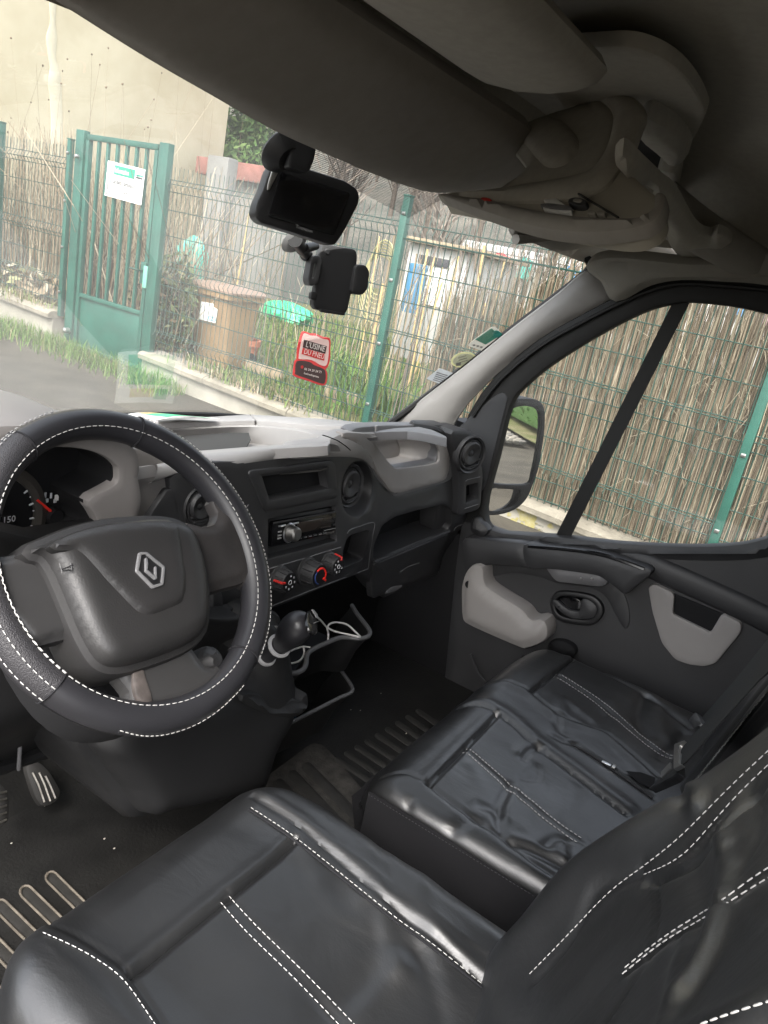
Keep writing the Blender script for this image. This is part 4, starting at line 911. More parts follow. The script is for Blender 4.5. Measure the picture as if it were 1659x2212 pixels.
# upper trims
mid_band = crv(q('b4',(700,175),(840,152),(960,150),(1100,152),(1190,192),(1240,262),(1258,340),(1256,400),(1228,442),(1100,482),(960,520),(925,512),(880,470),(830,412),(800,340),(760,270)),4)
binh = rnd(q('b4',(752,202),(900,196),(1010,194),(1092,194),(1150,222),(1176,275),(1172,345),(1100,364),(935,384),(912,374),(862,312),(812,246)),9)
sheet('upper_band', M['mid'], dash, lift(FA,.003), mid_band, [dict(p=rnd(q('b4',(752,206),(1092,200),(1145,226),(1170,275),(1165,340),(935,380),(866,312)),9), d=.03, lip=.001, cap=False)], thick=.03, lip=.006, res=11)
ins = crv(q('b4',(640,186),(745,190),(900,186),(1010,184),(1100,184),(1165,206),(1208,262),(1224,335),(1214,408),(1178,440),(1050,474),(925,500),(868,440),(828,388),(790,310),(740,248),(690,222)),4)
sheet('bin_surround', M['taupe3'], dash, lift(FA,.010), ins, [dict(p=binh, d=.010, lip=.004, cap=False)], thick=.02, lip=.006, res=10)
bw = [lift(FA,.002)(*p) for p in binh]; bc0 = sum(bw)/len(bw); bt = max(p[2] for p in bw)
i0 = [i for i, p in enumerate(binh) if p[1] > 947]; k_ = next(i for i in range(len(binh)) if binh[i][1] > 947 and binh[i-1][1] <= 947); U = []
for j in range(len(binh)):
    i = (k_+j) % len(binh)
    if binh[i][1] > 947: U.append(bw[i])
U2 = [bc0+(p-bc0)*.76+np.array([.012,.105,-.022]) for p in U]; U1 = [a*.5+b*.5+np.array([0,.012,-.004]) for a, b in zip(U, U2)]
g = G().grid([[a, b, c] for a, b, c in zip(U, U1, U2)]); g.add(U2, [tuple(range(len(U2)))]); g.mesh('bin_lining', M['taupe3'], dash, angle=50)
G().tube(line3(FA, q('b4',(935,510),(1100,466),(1180,444),(1222,410),(1232,330)), .006), .0014, n=5).mesh('panel_joint', M['dark'], dash)
# front lip of the top, wrapping from face to top
lip_px = [(330,1000),(380,986),(414,979),(486,973),(560,967),(642,962),(700,960)]
fr_px = [(330,1040),(400,1016),(450,1006),(513,1003),(572,995),(650,986),(735,981)]
rings = []
LP = [TOP(*p) for p in crv(lip_px,4,False)]; FP = [FA(*p) for p in crv(fr_px,4,False)]
for a_, b_ in zip(LP, FP):
    up_ = np.array([0,-.30,.95]); c_ = (a_+b_)/2+np.array([0,-.010,.012])
    rings.append([tuple(v) for v in crv([a_+np.array([0,.02,-.004]), a_, c_, b_, b_+np.array([0,.02,-.01])],4,False)])
G().grid(rings).mesh('top_lip', M['taupe'], dash)
tray = crv([(345,930),(430,923),(537,919),(615,926),(674,936),(704,947),(703,956),(642,961),(560,966),(486,972),(414,978),(350,990),(325,965)],3)
dt = crv([(-120,930),(0,917),(150,907),(300,900),(430,899),(550,904),(690,914),(735,922),(735,940),(712,950),(708,962),(640,966),(560,971),(486,977),(414,985),(350,1000)],2,False)+[(280,1012),(-120,1012)]
sheet('top_pad', M['taupe'], dash, TOP, dt, [dict(p=tray, d=.055, lip=.003, shift=(.01,.04,0))], thick=.02, lip=.002, res=13)
pr_ = FA(880,922); TOPR = plane(pr_+np.array([0,0,.002]), (0,.21,1))
sheet('top_pad', M['mid'], dash, TOPR, crv([(675,913),(700,914),(822,926),(905,922),(950,936),(965,946),(930,938),(880,931),(800,934),(752,938),(700,942),(680,935)],2), thick=.02, lip=.003, res=12)
sheet('tray_floor', mat('tray_rubber', (.06,.058,.055), .8, .3), dash, lift(TOP,-.055), tray, thick=.003, lip=0, res=20)
sheet('tray_dark_sheet', mat('dark_tray_left', (.04,.039,.038), .8, .3), dash, lift(TOP,-.016), crv([(335,934),(380,928),(440,924),(537,921),(532,950),(520,965),(486,970),(414,976),(350,988)],2), thick=.002, lip=0, res=16)  # darker sheet across the left part of the tray, just below its edge
sheet('demister_cover', M['taupe'], dash, lift(TOP,.012), rnd([(340,908),(430,901),(539,905),(552,918),(470,920),(345,926)],3), thick=.014, lip=.003, res=16)
sheet('demister_cover', M['taupe'], dash, lift(TOP,.012), rnd([(541,905),(700,915),(816,926),(814,931),(740,931),(680,928),(610,923),(554,918)],3), thick=.014, lip=.003, res=16)
sheet('top_corner', M['taupe'], dash, lift(FA,.004), crv([(628,986),(640,966),(700,958),(716,948),(742,938),(760,938),(782,948),(797,962),(808,985),(818,1024),(804,1010),(786,992),(767,985),(728,983),(680,985)],3), thick=.03, lip=.004, dome=.006, domew=14, res=9)
G().tube(line3(lift(FA,.006), q('B',(900,98),(960,115),(1080,165),(1160,220),(1208,265)), .004), .0012, n=5).mesh('panel_joint', M['dark'], dash)
# right-hand end pod with vent and pocket
pod = plane((.90,.86,1.35), (-.35,-1,.05))
podp = crv(q('H',(870,385),(925,372),(1010,372),(1075,400),(1120,480),(1145,600),(1150,700),(1168,750),(1180,860),(1165,1000),(1155,1150),(1120,1200),(1010,1235),(960,1250),(940,1235),(950,1100),(955,900),(940,700),(905,520)),3)
podh = rnd(q('H',(1004,938),(1148,902),(1144,1098),(1000,1156)),5)
sheet('end_pod', M['plastic_soft'], dash, pod, podp, [dict(p=podh, d=.05, t=.1, lip=.004)], thick=.09, lip=.010, res=9)
sheet('pod_shade', M['dark'], dash, lift(pod,-.035), podh, thick=.003, lip=0, res=12)  # dark sheet in the pod pocket; the shade there is painted
vent(lift(pod,.004), q('H',(1043,600))[0], 18, 40, .1)
for pts in (q('H',(1000,895),(1020,880),(1160,848)), q('H',(990,1200),(1140,1150))): G().tube(line3(lift(pod,.001), pts), .0012, n=5).mesh('panel_joint', M['mid'], dash)
# side rim of the dash between band and pod
G().tube(line3(FA, crv(q('H',(415,288),(560,305),(690,335),(790,410),(850,500),(885,600),(905,760),(925,1000),(935,1240)),5,False), -.004), .010, n=8).mesh('side_rim', M['plastic'], dash)
sheet('end_fill', M['plastic'], dash, lift(FA,-.02), rnd([(930,925),(985,925),(1010,960),(1025,1040),(1020,1130),(990,1200),(950,1150),(960,1000)],8), thick=.05, lip=.004, res=14)
# taupe panel and binnacle behind the wheel
sheet('driver_fascia', M['taupe2'], dash, lift(FA,-.012), crv([(270,985),(300,978),(345,990),(385,1018),(385,1050),(365,1090),(345,1140),(330,1190),(250,1190),(270,1090)],3), thick=.04, lip=.004, res=12)
sheet('column_trim', M['plastic'], dash, lift(FA,.0), rnd(q('a3',(800,700),(930,505),(968,508),(1000,700)),4), thick=.03, lip=.003, res=12)
pb_ = pY(.83)
op = crv([(-140,1120),(-110,1010),(-30,972),(50,963),(137,961),(195,968),(234,984),(256,1003),(261,1020),(257,1046),(226,1066),(196,1085),(210,1110),(219,1150),(150,1190),(0,1230),(-140,1250)],3)
ob = crv([(-200,1120),(-160,980),(-60,945),(60,936),(150,941),(230,956),(274,972),(289,988),(294,1012),(291,1028),(290,1036),(297,1070),(296,1098),(284,1132),(255,1190),(150,1260),(-160,1290)],3)
sheet('binnacle', M['taupe2'], dash, pb_, ob, [dict(p=op, d=.02, lip=.004, cap=False)], thick=.22, lip=.012, res=12)
g = G(); sheet('', None, None, lift(pb_,-.012), op, [dict(p=[(o[0]*.96+60*.04, o[1]*.96+1100*.04) for o in op], d=.10, lip=0, cap=False)], thick=.004, lip=0, res=10, g=g)
g.mesh('cluster_shroud', M['dark'], dash)
cl = pY(.915)
clf = sheet('cluster_face', M['black'], dash, cl, ob, thick=.01, lip=0, res=25)
def circle3(surf, c, r, n=40, a0=0, a1=2*math.pi):
    P = surf(*c); k = np.linalg.norm(surf(c[0], c[1]-20)-P)/20; 
    return [P+np.array([math.cos(t)*r*k, 0, math.sin(t)*r*k])+surf.n*.004 for t in np.linspace(a0, a1, n)]
M['dialring'] = mat('dial_ring', (.055,.05,.045), .4, .5); M['needle'] = mat('red_needle', (.75,.03,.02), .5, .4); M['dialprint'] = mat('dial_print', (.55,.56,.58), .7, .2)
g = G(); c_ = (-28,1128); G().tube(circle3(cl, c_, 112, 48), .010, n=6, closed=True, flat=.6, ref=(0,1,0)).mesh('dial_ring', M['dialring'], clf)
for k, ang in enumerate(np.linspace(.62,-.42,7)):
    P0 = circle3(cl, c_, 96 if k % 2 else 90, 1, ang)[0]; P1 = circle3(cl, c_, 104, 1, ang)[0]; G().tube([P0, P1], .0008 if k % 2 else .0014, n=5).mesh('tick', M['dialprint'], clf)
for s_, pp in (('150',(8,1123)),('170',(17,1146)),('190',(27,1171))):
    flat_text('numeral', s_, lift(cl,.004)(pp[0]-7, pp[1]+6), (1,0,0), (0,0,1), .013, M['dialprint'], clf)
def needle(a, b, r=.0022): G().tube(line3(cl, [a, b], .009), [r, r*.8], n=6).mesh('needle', M['needle'], clf)
needle(q('A',(535,1220))[0], q('A',(368,1082))[0]); needle(q('A',(605,1435))[0], q('A',(575,1525))[0])
for p in q('A',(560,1262),(605,1385)): G().rev([(0,.012),(.011,.012),(.013,0)], lift(cl,.003)(*p), cl.n, 16).mesh('needle_hub', M['dark'], clf)
for p in q('A',(430,1060),(487,1045),(550,1050)): G().box(lift(cl,.003)(*p), (.003,.001,.008)).mesh('tick', M['dialprint'], clf)
for p in q('A',(503,1104),(595,1108)): G().box(lift(cl,.003)(*p), (.005,.001,.006), bev=.001).mesh('symbol', M['dialprint'], clf)
G().box(lift(cl,.003)(*q('A',(612,1073))[0]), (.006,.001,.009)).mesh('fuel_mark', M['white'], clf)
sheet('dial_arc', M['dialring'], clf, lift(cl,.002), crv(q('A',(720,990),(880,1060),(960,1160),(975,1300),(950,1420),(930,1300),(900,1190),(820,1090)),3), thick=.004, lip=.001, res=16)
# lower dash and knee panels
pl_ = hfield(lambda x, z: .80+.22*sstep(1.20,.90,z))
sheet('knee_panel', M['lowshade'], dash, pl_, crv([(-160,1180),(100,1180),(300,1150),(440,1210),(445,1340),(520,1340),(560,1400),(560,1500),(430,1560),(330,1600),(180,1622),(90,1640),(0,1672),(-160,1720)],2), thick=.05, lip=.008, res=22)
G().tube(line3(pl_, [(-60,1668),(0,1655),(70,1628),(180,1590),(260,1560)], .006), .012, n=8).mesh('knee_edge', M['lowshade'], dash)
G().box(lift(pl_,.012)(33,1620), (.006,.006,.07), bev=.002).mesh('latch', M['mid'], dash)
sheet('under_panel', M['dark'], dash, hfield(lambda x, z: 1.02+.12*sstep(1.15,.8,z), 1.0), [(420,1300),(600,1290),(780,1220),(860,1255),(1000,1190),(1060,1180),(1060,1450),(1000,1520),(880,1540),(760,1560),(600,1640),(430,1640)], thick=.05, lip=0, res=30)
# ------------------------------------------------------------------ car radio
RC = [lift(FA,-.012)(*p) for p in q('B',(340,1065),(1092,925),(1103,1225),(345,1390))]
rrt = (RC[1]-RC[0]+RC[2]-RC[3])/2; rw = np.linalg.norm(rrt); rrt /= rw
rup = (RC[0]-RC[3]+RC[1]-RC[2])/2; rup -= rrt*(rup@rrt); rh = np.linalg.norm(rup); rup /= rh; rn = np.cross(rrt, rup); rn = rn if rn[1] < 0 else -rn; rcn = sum(RC)/4
def RP(u, v, d=0): return rcn+rrt*(u-.5)*rw+rup*(v-.5)*rh+rn*d
rad = thing('car_radio', 'black car radio with silver knob and wide display in the dashboard', 'car radio', RP(.5,0))
def rb(name, u0, u1, v0, v1, d0, d1, m, bev=.0012, par=rad): return G().box((RP((u0+u1)/2,(v0+v1)/2,(d0+d1)/2)), ((u1-u0)*rw, (v1-v0)*rh, d1-d0), axes=(rrt, rup, rn), bev=bev).mesh(name, m, par)
rb('sleeve', 0,1,0,1,-.03,.002, M['black']); fcr = rb('fascia', .05,.99,.06,.90,-.02,.012, M['gloss'], .004)
rb('top_edge', .05,.99,.84,.90,.0115,.0135, M['plastic'])
M['display'] = mat('brown_display', (.035,.028,.024), .18, .5); rb('display', .38,.90,.36,.74,.012,.0138, M['display'])
kn = G().rev([(0,.024),(.011,.024),(.0145,.021),(.016,.012),(.017,.0)], RP(.28,.44,.011), rn, 28).mesh('volume_knob', M['satin'], rad)
G().rev([(.018,.0),(.021,.002),(.018,.004)], RP(.28,.44,.011), rn, 28).mesh('knob_ring', M['chrome'], kn)
for u0, u1 in ((.12,.22),(.30,.40)): rb('button', u0,u1,.70,.76,.012,.0145, M['chrome'])
for k in range(6): rb('preset_button', .40+.075*k,.46+.075*k,.14,.21,.012,.0145, M['black']); rb('button_mark', .41+.075*k,.45+.075*k,.165,.18,.0146,.0149, M['greythread'], 0)
for v in (.30,.40,.52): rb('button_mark', .12,.17,v,v+.05,.012,.0136, M['greythread'], 0)
rb('button_mark', .80,.98,.255,.27,.012,.0136, M['greythread'], 0); rb('eject_button', .93,.975,.36,.44,.012,.0145, M['black'])
# ------------------------------------------------------------------ heater knobs
def knob(pc, R, D, label, mark):
    P = FA(*pc); n = np.array([-.05,-1.0,.10]); n /= np.linalg.norm(n); up_ = np.array([0,0,1.0]); up_ -= n*(up_@n); up_ /= np.linalg.norm(up_); sd_ = np.cross(up_, n)
    t = G().rev([(R*1.18,-.004),(R*1.15,.006),(R*1.0,.008),(R*.93,D*.8),(R*.86,D),(0,D)], P, n, 24).mesh('heater_knob', M['plastic'], label=label, cat='knob', group='heater knobs')
    g = G()
    for k in range(12):
        a = k*math.pi/6; d = sd_*math.cos(a)+up_*math.sin(a); g.tube([P+d*R*.99+n*.010, P+d*R*.935+n*(D-.003)], .0016, n=5)
    g.mesh('grip_ridge', M['satin'] if False else M['plastic_soft'], t, kind='stuff')
    G().rev([(0,.0),(R*.84,0),(R*.84,.0012),(0,.0012)], P+n*D, n, 24).mesh('knob_face', M['black'], t)
    f = P+n*(D+.0016)
    if mark == 'arc':
        G().tube([f+(sd_*math.cos(a)+up_*math.sin(a))*R*.62 for a in np.linspace(-.5,2.3,14)], .0022, n=5).mesh('red_arc', M['needle'], t)
        a = -.62; G().tube([f+(sd_*math.cos(a)+up_*math.sin(a))*R*r_ for r_ in (.45,.85)], .0028, n=5).mesh('pointer', M['needle'], t)
        G().tube([f+(sd_*math.cos(a)+up_*math.sin(a))*R*.62 for a in np.linspace(2.4,4.4,12)], .0018, n=5).mesh('blue_arc', M.setdefault('blueink', mat('blue_ink',(.03,.06,.2),.6,.3)), t)
    else:
        a0 = 3.0 if mark == 'l' else 1.1; d = sd_*math.cos(a0)+up_*math.sin(a0)
        G().tube([P+d*R*1.02+n*.012, P+d*R*.95+n*D, P+d*R*.62+n*(D+.001)], .0028, n=6).mesh('pointer', M['red'], t)
        for k in range(6):
            a = a0+.75+k*.8; d = sd_*math.cos(a)+up_*math.sin(a); G().box(f+d*R*.58, (.0030,.0045,.0008), axes=(sd_,up_,n), bev=.0003).mesh('symbol', M['dialprint'], t)
        G().tube([f+(sd_*math.cos(a)+up_*math.sin(a))*R*.2 for a in np.linspace(0,6.28,9)[:-1]], .0008, n=4, closed=True).mesh('symbol', M['dialprint'], t)
    return t
knob(q('B',(447,1690))[0], .0235, .032, 'left heater knob with red pointer, next to the steering wheel rim', 'l')
knob(q('B',(752,1610))[0], .0275, .040, 'middle heater knob, the largest, with a red arc on its face', 'arc')
knob(q('B',(990,1520))[0], .0225, .032, 'right heater knob with white airflow symbols', 'r')
# ------------------------------------------------------------------ steering wheel
TW = math.radians(41); WC = np.array([-.5315,.689,1.432]); wu = np.array([0,math.sin(TW),math.cos(TW)]); wn = np.array([0,-math.cos(TW),math.sin(TW)]); wr = np.array([1.0,0,0])
RO, RT = .212, .0198; RM = RO-RT
sw_ = thing('steering_wheel', 'steering wheel in a black stitched leather cover with worn spokes', 'steering wheel', WC)
def WPt(a, r=RM, h=0): return WC+(wr*math.cos(a)+wu*math.sin(a))*r+wn*h
tor = lambda a, b, r=RT: WPt(a, RM+r*math.cos(b), r*1.08*math.sin(b))      # b: 0 outside, pi/2 towards the driver
def rim_piece(name, a0, a1, r, m, n=120, par=sw_, ends=False):
    P = [[tor(a, b, r) for b in np.linspace(0,2*math.pi,17)] for a in np.linspace(a0,a1,n)]
    g = G().grid(P)
    if ends:
        for s_ in (0,-1): g.add(P[s_][:-1], [tuple(range(16))])
    return g.mesh(name, m, par)
M['wheelleather'] = mat('wheel_cover_leather', (.020,.020,.023), .40, .5, noise=.1, nscale=12, bump=.25, bscale=500, bdist=.0004, rvar=.04)
M['perf'] = mat('perforated_leather', (.026,.025,.028), .5, .5, bump=1.0, bscale=650, bdist=.0012)
rim_piece('rim', 0, 2*math.pi, RT, M['wheelleather'])
rim_piece('cover_panel', math.radians(168), math.radians(213), RT*1.035, M['perf'], 40, ends=True)
rim_piece('cover_panel', math.radians(-57), math.radians(66), RT*1.035, M['wheelleather'], 60, ends=True)
rim_piece('cover_panel', math.radians(118), math.radians(150), RT*1.035, M['perf'], 40, ends=True)
g = G()
def rimpath(a0, a1, b, r=RT*1.03, n=160, wob=0):
    return [tor(a, (b(a) if callable(b) else b), r+.0006) for a in np.radians(np.linspace(a0, a1, n))]
stitches(g, rimpath(-200, 160, math.radians(122)), .0062, .0028, .0006)
stitches(g, rimpath(-57, 66, math.radians(40), RT*1.06), .004, .0024, .0006)
stitches(g, rimpath(168, 213, math.radians(62), RT*1.06), .0055, .003, .00062); stitches(g, rimpath(168, 213, math.radians(122), RT*1.08), .0055, .003, .00062); stitches(g, rimpath(168, 213, math.radians(15), RT*1.06), .0055, .003, .00062)
g.mesh('stitch', M['thread'], sw_, kind='stuff')
g = G(); stitches(g, rimpath(118, 150, math.radians(35), RT*1.06), .005, .003, .0009); stitches(g, rimpath(100, 125, math.radians(20), RT*1.04), .005, .003, .0009); g.mesh('stitch', M['greythread'], sw_, kind='stuff')
wv = lambda a: math.radians(-8)+.55*math.sin(a*5.0+.6)
g = G(); stitches(g, rimpath(238, 292, lambda a: math.radians(18)+.30*math.sin(a*6.5+.6), RT*1.02), .005, .0025, .0007); g.mesh('stitch', M['thread'], sw_, kind='stuff')
G().tube(rimpath(238, 292, lambda a: math.radians(12)+.30*math.sin(a*6.5+.6), RT*1.005, 60), .0016, n=5).mesh('wavy_seam', M['fabric'], sw_)
for a in (66, -57, 168, 213, 118, 150):
    G().tube([tor(math.radians(a), b, RT*1.045) for b in np.linspace(-.6,3.6,18)], .0012, n=5).mesh('cover_seam', M['fabric'], sw_)
# frayed threads on the right of the rim
g = G()
for _ in range(90):
    a = math.radians(random.uniform(-38,58)); p = tor(a, math.radians(random.gauss(8,10)), RT*1.03); d = np.array([random.gauss(.6,.6), random.gauss(0,.6), random.gauss(0,.8)])*.004; g.tube([p, p+d], .00035, n=3, cap=False)
g.mesh('frayed_thread', M['greythread'], sw_, kind='stuff')
HP = lambda h: plane(WC+wn*h, wn)
M['spoke'] = mat('worn_spoke', (.022,.0205,.0205), .44, .5, col2=(.034,.031,.0305), nscale=16, bump=.3, bscale=300, bdist=.0005)
M['spokegrey'] = mat('grey_spoke', (.033,.0325,.033), .38, .5, noise=.1, nscale=8, bump=.15, bscale=500, bdist=.0003)
M['hub'] = mat('hub_pad', (.019,.0188,.019), .44, .5, col2=(.024,.023,.0235), nscale=9, bump=.4, bscale=450, bdist=.0006)
sheet('spoke', M['spoke'], sw_, HP(.004), crv(q('a3',(1030,725),(1120,718),(1180,712),(1210,690),(1225,620),(1200,560),(1240,540),(1300,600),(1345,700),(1385,850),(1400,950),(1390,1010),(1350,985),(1310,1000),(1250,1015),(1160,1040),(1080,1060)),3), thick=.02, lip=.007, dome=.006, domew=22, res=9)
sheet('spoke', M['spokegrey'], sw_, HP(.004), crv(q('a3',(-60,905),(60,885),(170,862),(230,870),(330,1010),(395,1150),(408,1270),(380,1290),(280,1315),(200,1335),(150,1300),(60,1190),(-60,1020)),3), thick=.02, lip=.007, dome=.006, domew=22, res=9)
sheet('spoke', M['spokegrey'], sw_, HP(.004), crv(q('a3',(650,1480),(730,1440),(1000,1350),(1040,1370),(1090,1440),(1130,1485),(1190,1500),(1215,1490),(1180,1560),(1080,1630),(950,1665),(820,1680),(740,1665),(735,1600)),3), thick=.02, lip=.006, dome=.004, domew=18, res=9)
sheet('spoke_edge', mat('scuffed_edge', (.07,.06,.056), .5, .5, noise=.3, nscale=60, bump=.5, bscale=150, bdist=.001), sw_, HP(.0105), crv(q('a3',(745,1450),(775,1450),(800,1540),(835,1660),(775,1650),(752,1560)),3), thick=.006, lip=.003, res=9)
sheet('hub_pad', M['hub'], sw_, HP(.018), crv(q('a3',(160,842),(240,800),(420,728),(560,692),(700,672),(880,664),(990,684),(1060,738),(1112,880),(1140,1050),(1140,1200),(1108,1290),(1000,1368),(800,1442),(650,1478),(560,1462),(500,1400),(440,1290),(390,1170),(300,960),(235,868)),3), thick=.05, lip=.010, dome=.022, domew=48, res=9)
padp = crv(q('a3',(285,812),(400,822),(440,840),(490,885),(600,1010),(740,1155),(790,1185),(850,1186),(985,1132),(1012,1105),(1024,1040),(1022,950),(1000,800),(985,715),(960,690),(860,680),(700,688),(560,708),(420,745)),3)
horn = sheet('horn_pad', M['hub'], sw_, HP(.0395), padp, thick=.010, lip=.003, dome=.006, domew=30, res=9)
hs3 = HP(.0462)
cr_ = mat('emblem_silver', (.36,.36,.37), .25, .8, metal=.6)
em = rnd(q('a3',(768,848),(806,846),(905,926),(895,1022),(842,1040),(752,946)),3)
ei = rnd(q('a3',(775,857),(803,854),(897,929),(888,1016),(844,1029),(760,945)),2)
sheet('emblem', M['black'], horn, hs3, em, thick=.004, lip=.0015, res=8)
sheet('emblem_frame', cr_, horn, lift(hs3,.0022), em, [dict(p=ei, d=.0025, lip=.0006, cap=False)], thick=.004, lip=.0012, res=8)
sheet('emblem_bar', cr_, horn, lift(hs3,.003), rnd(q('a3',(800,880),(806,878),(810,905),(806,944),(852,982),(853,926),(857,929),(859,990),(852,993),(801,949)),.8), thick=.003, lip=.0008, res=8)
for pts in (q('a3',(330,905),(345,958)), q('a3',(345,935),(375,925),(402,908)), q('a3',(345,945),(378,940),(398,945)), q('a3',(392,902),(398,946)), q('a3',(335,935),(345,938))):
    G().tube(line3(HP(.0385), pts), .0009, n=5).mesh('horn_symbol', M['plastic_soft'], sw_)
flat_text('airbag_letters', 'AIRBAG', HP(.036)(*q('a3',(868,1345))[0]), wr, wu, .011, M['spoke'], sw_)
G().tube([WC+wn*.0, WC-wn*.16+np.array([0,.02,-.02])], [.055,.075], n=20).mesh('column_shroud', M['plastic'], sw_)
col_ = thing('indicator_stalk', 'dark stalk behind the lower left spoke of the steering wheel', 'stalk', HP(-.06)(150,1410))
sheet('stalk_body', M['plastic'], col_, HP(-.07), rnd(q('a3',(200,1330),(250,1330),(430,1480),(400,1495),(330,1480)),6), thick=.03, lip=.006, res=10)
sheet('column_lower', M['dark'], sw_, HP(-.09), crv([(60,1350),(250,1400),(330,1520),(300,1560),(200,1560),(110,1480)],3), thick=.06, lip=.01, res=14)
sheet('ignition_barrel', M['plastic'], sw_, HP(-.05), crv(q('a3',(1135,1395),(1180,1385),(1215,1420),(1220,1470),(1180,1498),(1140,1480),(1120,1430)),3), thick=.05, lip=.008, dome=.01, domew=10, res=9)
# small dark switch box seen between spoke and rim
sb_ = sheet('switch_block', M['plastic'], dash, lift(FA,.02), rnd(q('a3',(1145,1045),(1180,1050),(1190,1150),(1300,1125),(1300,1200),(1160,1230),(1145,1150)),4), thick=.04, lip=.004, res=10)
# ------------------------------------------------------------------ centre tunnel, gear lever, trays
tun = thing('gear_console', 'dark gear lever console rising from the floor left of the open trays', 'console', (.02,.86,.62))
tp = hfield(lambda x, z: .80-.10*sstep(1.12,.72,z)+.22*max(0,x-.02)**1.2, .8)
sheet('housing', M['lowshade'], tun, tp, crv([(560,1345),(598,1345),(612,1400),(622,1450),(627,1500),(625,1530),(612,1565),(590,1600),(572,1650),(556,1692),(500,1712),(430,1728),(358,1740),(300,1752),(262,1700),(215,1640),(190,1590),(250,1500),(420,1480),(520,1440),(545,1380)],3), thick=.22, lip=.02, dome=.05, domew=60, res=14)
gt = sheet('gaiter_rim', M['lowshade'], tun, lift(tp,.05), crv(q('C',(-120,1170),(0,1180),(60,1220),(130,1265),(210,1280),(290,1255),(340,1235),(400,1245),(440,1225),(470,1180),(480,1250),(440,1310),(330,1350),(180,1350),(60,1310),(-60,1240)),3), thick=.05, lip=.008, dome=.008, domew=12, res=9)
sheet('gaiter', M['lowshade'], tun, lift(tp,.018), crv(q('C',(170,930),(230,890),(310,930),(390,950),(440,1050),(465,1180),(430,1215),(340,1225),(250,1255),(130,1240),(50,1180),(60,1060)),3), thick=.04, lip=.008, dome=.010, domew=40, res=9)
G().rev([(.012,0),(.016,.002),(.018,.005),(.016,.008),(.012,.009)], lift(tp,.02)(*q('C',(275,650))[0]), (-.35,-.75,.55), 22).mesh('socket_ring', M['satin'], tun)
G().rev([(0,.001),(.013,.001)], lift(tp,.02)(*q('C',(275,650))[0]), (-.35,-.75,.55), 22).mesh('socket_well', M['dark'], tun)
sheet('side_cheek', M['lowshade'], tun, lift(tp,.005), crv(q('C',(230,540),(310,525),(350,590),(385,690),(420,880),(300,900),(200,760)),3), thick=.05, lip=.008, dome=.01, domew=14, res=10)
M['collar'] = mat('pale_collar', (.34,.34,.345), .35, .5)
lev = thing('gear_lever', 'black gear lever with a rounded knob and two grey collars', 'gear lever', AY(*q('C',(230,900))[0], .74))
k0, k1 = AY(*q('C',(435,760))[0], .70), AY(*q('C',(655,500))[0], .635); ax_ = k1-k0; LK = np.linalg.norm(ax_); ax_ /= LK
G().rev([(.004,-.006),(.0165,-.004),(.0185,.01),(.0225,.03),(.0262,.05),(.0272,.068),(.0255,.084),(.021,.096),(.014,.103),(.006,.106),(0,.1065)], k0-ax_*.004, ax_, 30).mesh('knob', M['wheelleather'], lev)
kc = k0+ax_*.072; kd = CAM-kc; kd /= np.linalg.norm(kd); kd2 = AY(*q('C',(710,570))[0], .655)
kpn = plane(k0+ax_*.088+np.array([.012,-.012,.012]), (.45,-.65,.6))
ki = sheet('shift_plate', M['gloss'], lev, kpn, ell(*q('C',(712,570))[0], 11, 26, -.18), thick=.004, lip=.001, res=7)
sheet('plate_mark', M['greythread'], ki, lift(kpn,.003), rnd(q('C',(690,452),(708,452),(745,500),(750,535),(735,530)),1.5), thick=.001, lip=0, res=8)
G().tube(line3(lift(kpn,.0032), q('C',(705,582),(762,560))), .0006, n=4).mesh('plate_mark', M['greythread'], ki)
b0_, b1_ = AY(*q('C',(250,905))[0], .745), k0
G().tube([b0_, b0_*.5+b1_*.5, b1_], [.015,.0145,.016], n=18).mesh('stick', M['wheelleather'], lev)
for f_, R_ in ((.12,.0185),(.80,.0215)):
    c_ = b0_+(b1_-b0_)*f_; d_ = (b1_-b0_)/np.linalg.norm(b1_-b0_); G().rev([(R_*.8,-.004),(R_,-.003),(R_*1.05,.0),(R_,.003),(R_*.8,.004)], c_, d_, 26).mesh('collar', M['collar'], lev)
# trays
M['traylip'] = mat('grey_tray_lip', (.085,.085,.088), .42, .5)
def tray_(name, px, z, label, depth, shift, r=.0055, flat_z=None):
    P = [AZ(*p, z) for p in crv(px,5,False)]; t = thing(name, label, 'tray', P[len(P)//2]-np.array([0,0,depth]))
    G().tube(P, r, n=8).mesh('rim', M['traylip'], t)
    Q = [p+np.array([0,0,-depth])+np.array(shift) for p in P]; Q2 = [p*.5+q_*.5+np.array(shift)*.12 for p, q_ in zip(P, Q)]
    G().grid([[a, b, c] for a, b, c in zip(P, Q2, Q)]).mesh('front_wall', M['lowshade'], t)
    back = [p*np.array([1,0,1])+np.array([0,1.08,-depth+.0]) for p in P]
    G().grid([[a, b] for a, b in zip(Q, back)]).mesh('tray_bottom', M['dark'], t)
    return t
tray_('storage_tray', q('C',(1085,405),(1130,480),(1200,570),(1245,632),(1255,672),(1228,706),(1150,720),(1050,710),(960,715),(850,760),(740,810),(680,850),(655,892),(650,960),(625,1012),(560,1046),(485,1052)), 1.0, 'upper open storage tray with a wavy rim and white cable inside', .12, (.01,.05,0))
lt = tray_('storage_tray', q('C',(955,985),(1030,1090),(1082,1170),(1090,1210),(1062,1242),(950,1290),(780,1378),(600,1470),(420,1570),(330,1650)), .855, 'lower open storage tray with a straight rim above the floor', .14, (.0,.06,0), .0045)
M['cable'] = mat('white_cable', (.52,.51,.50), .5, .4)
cb = []
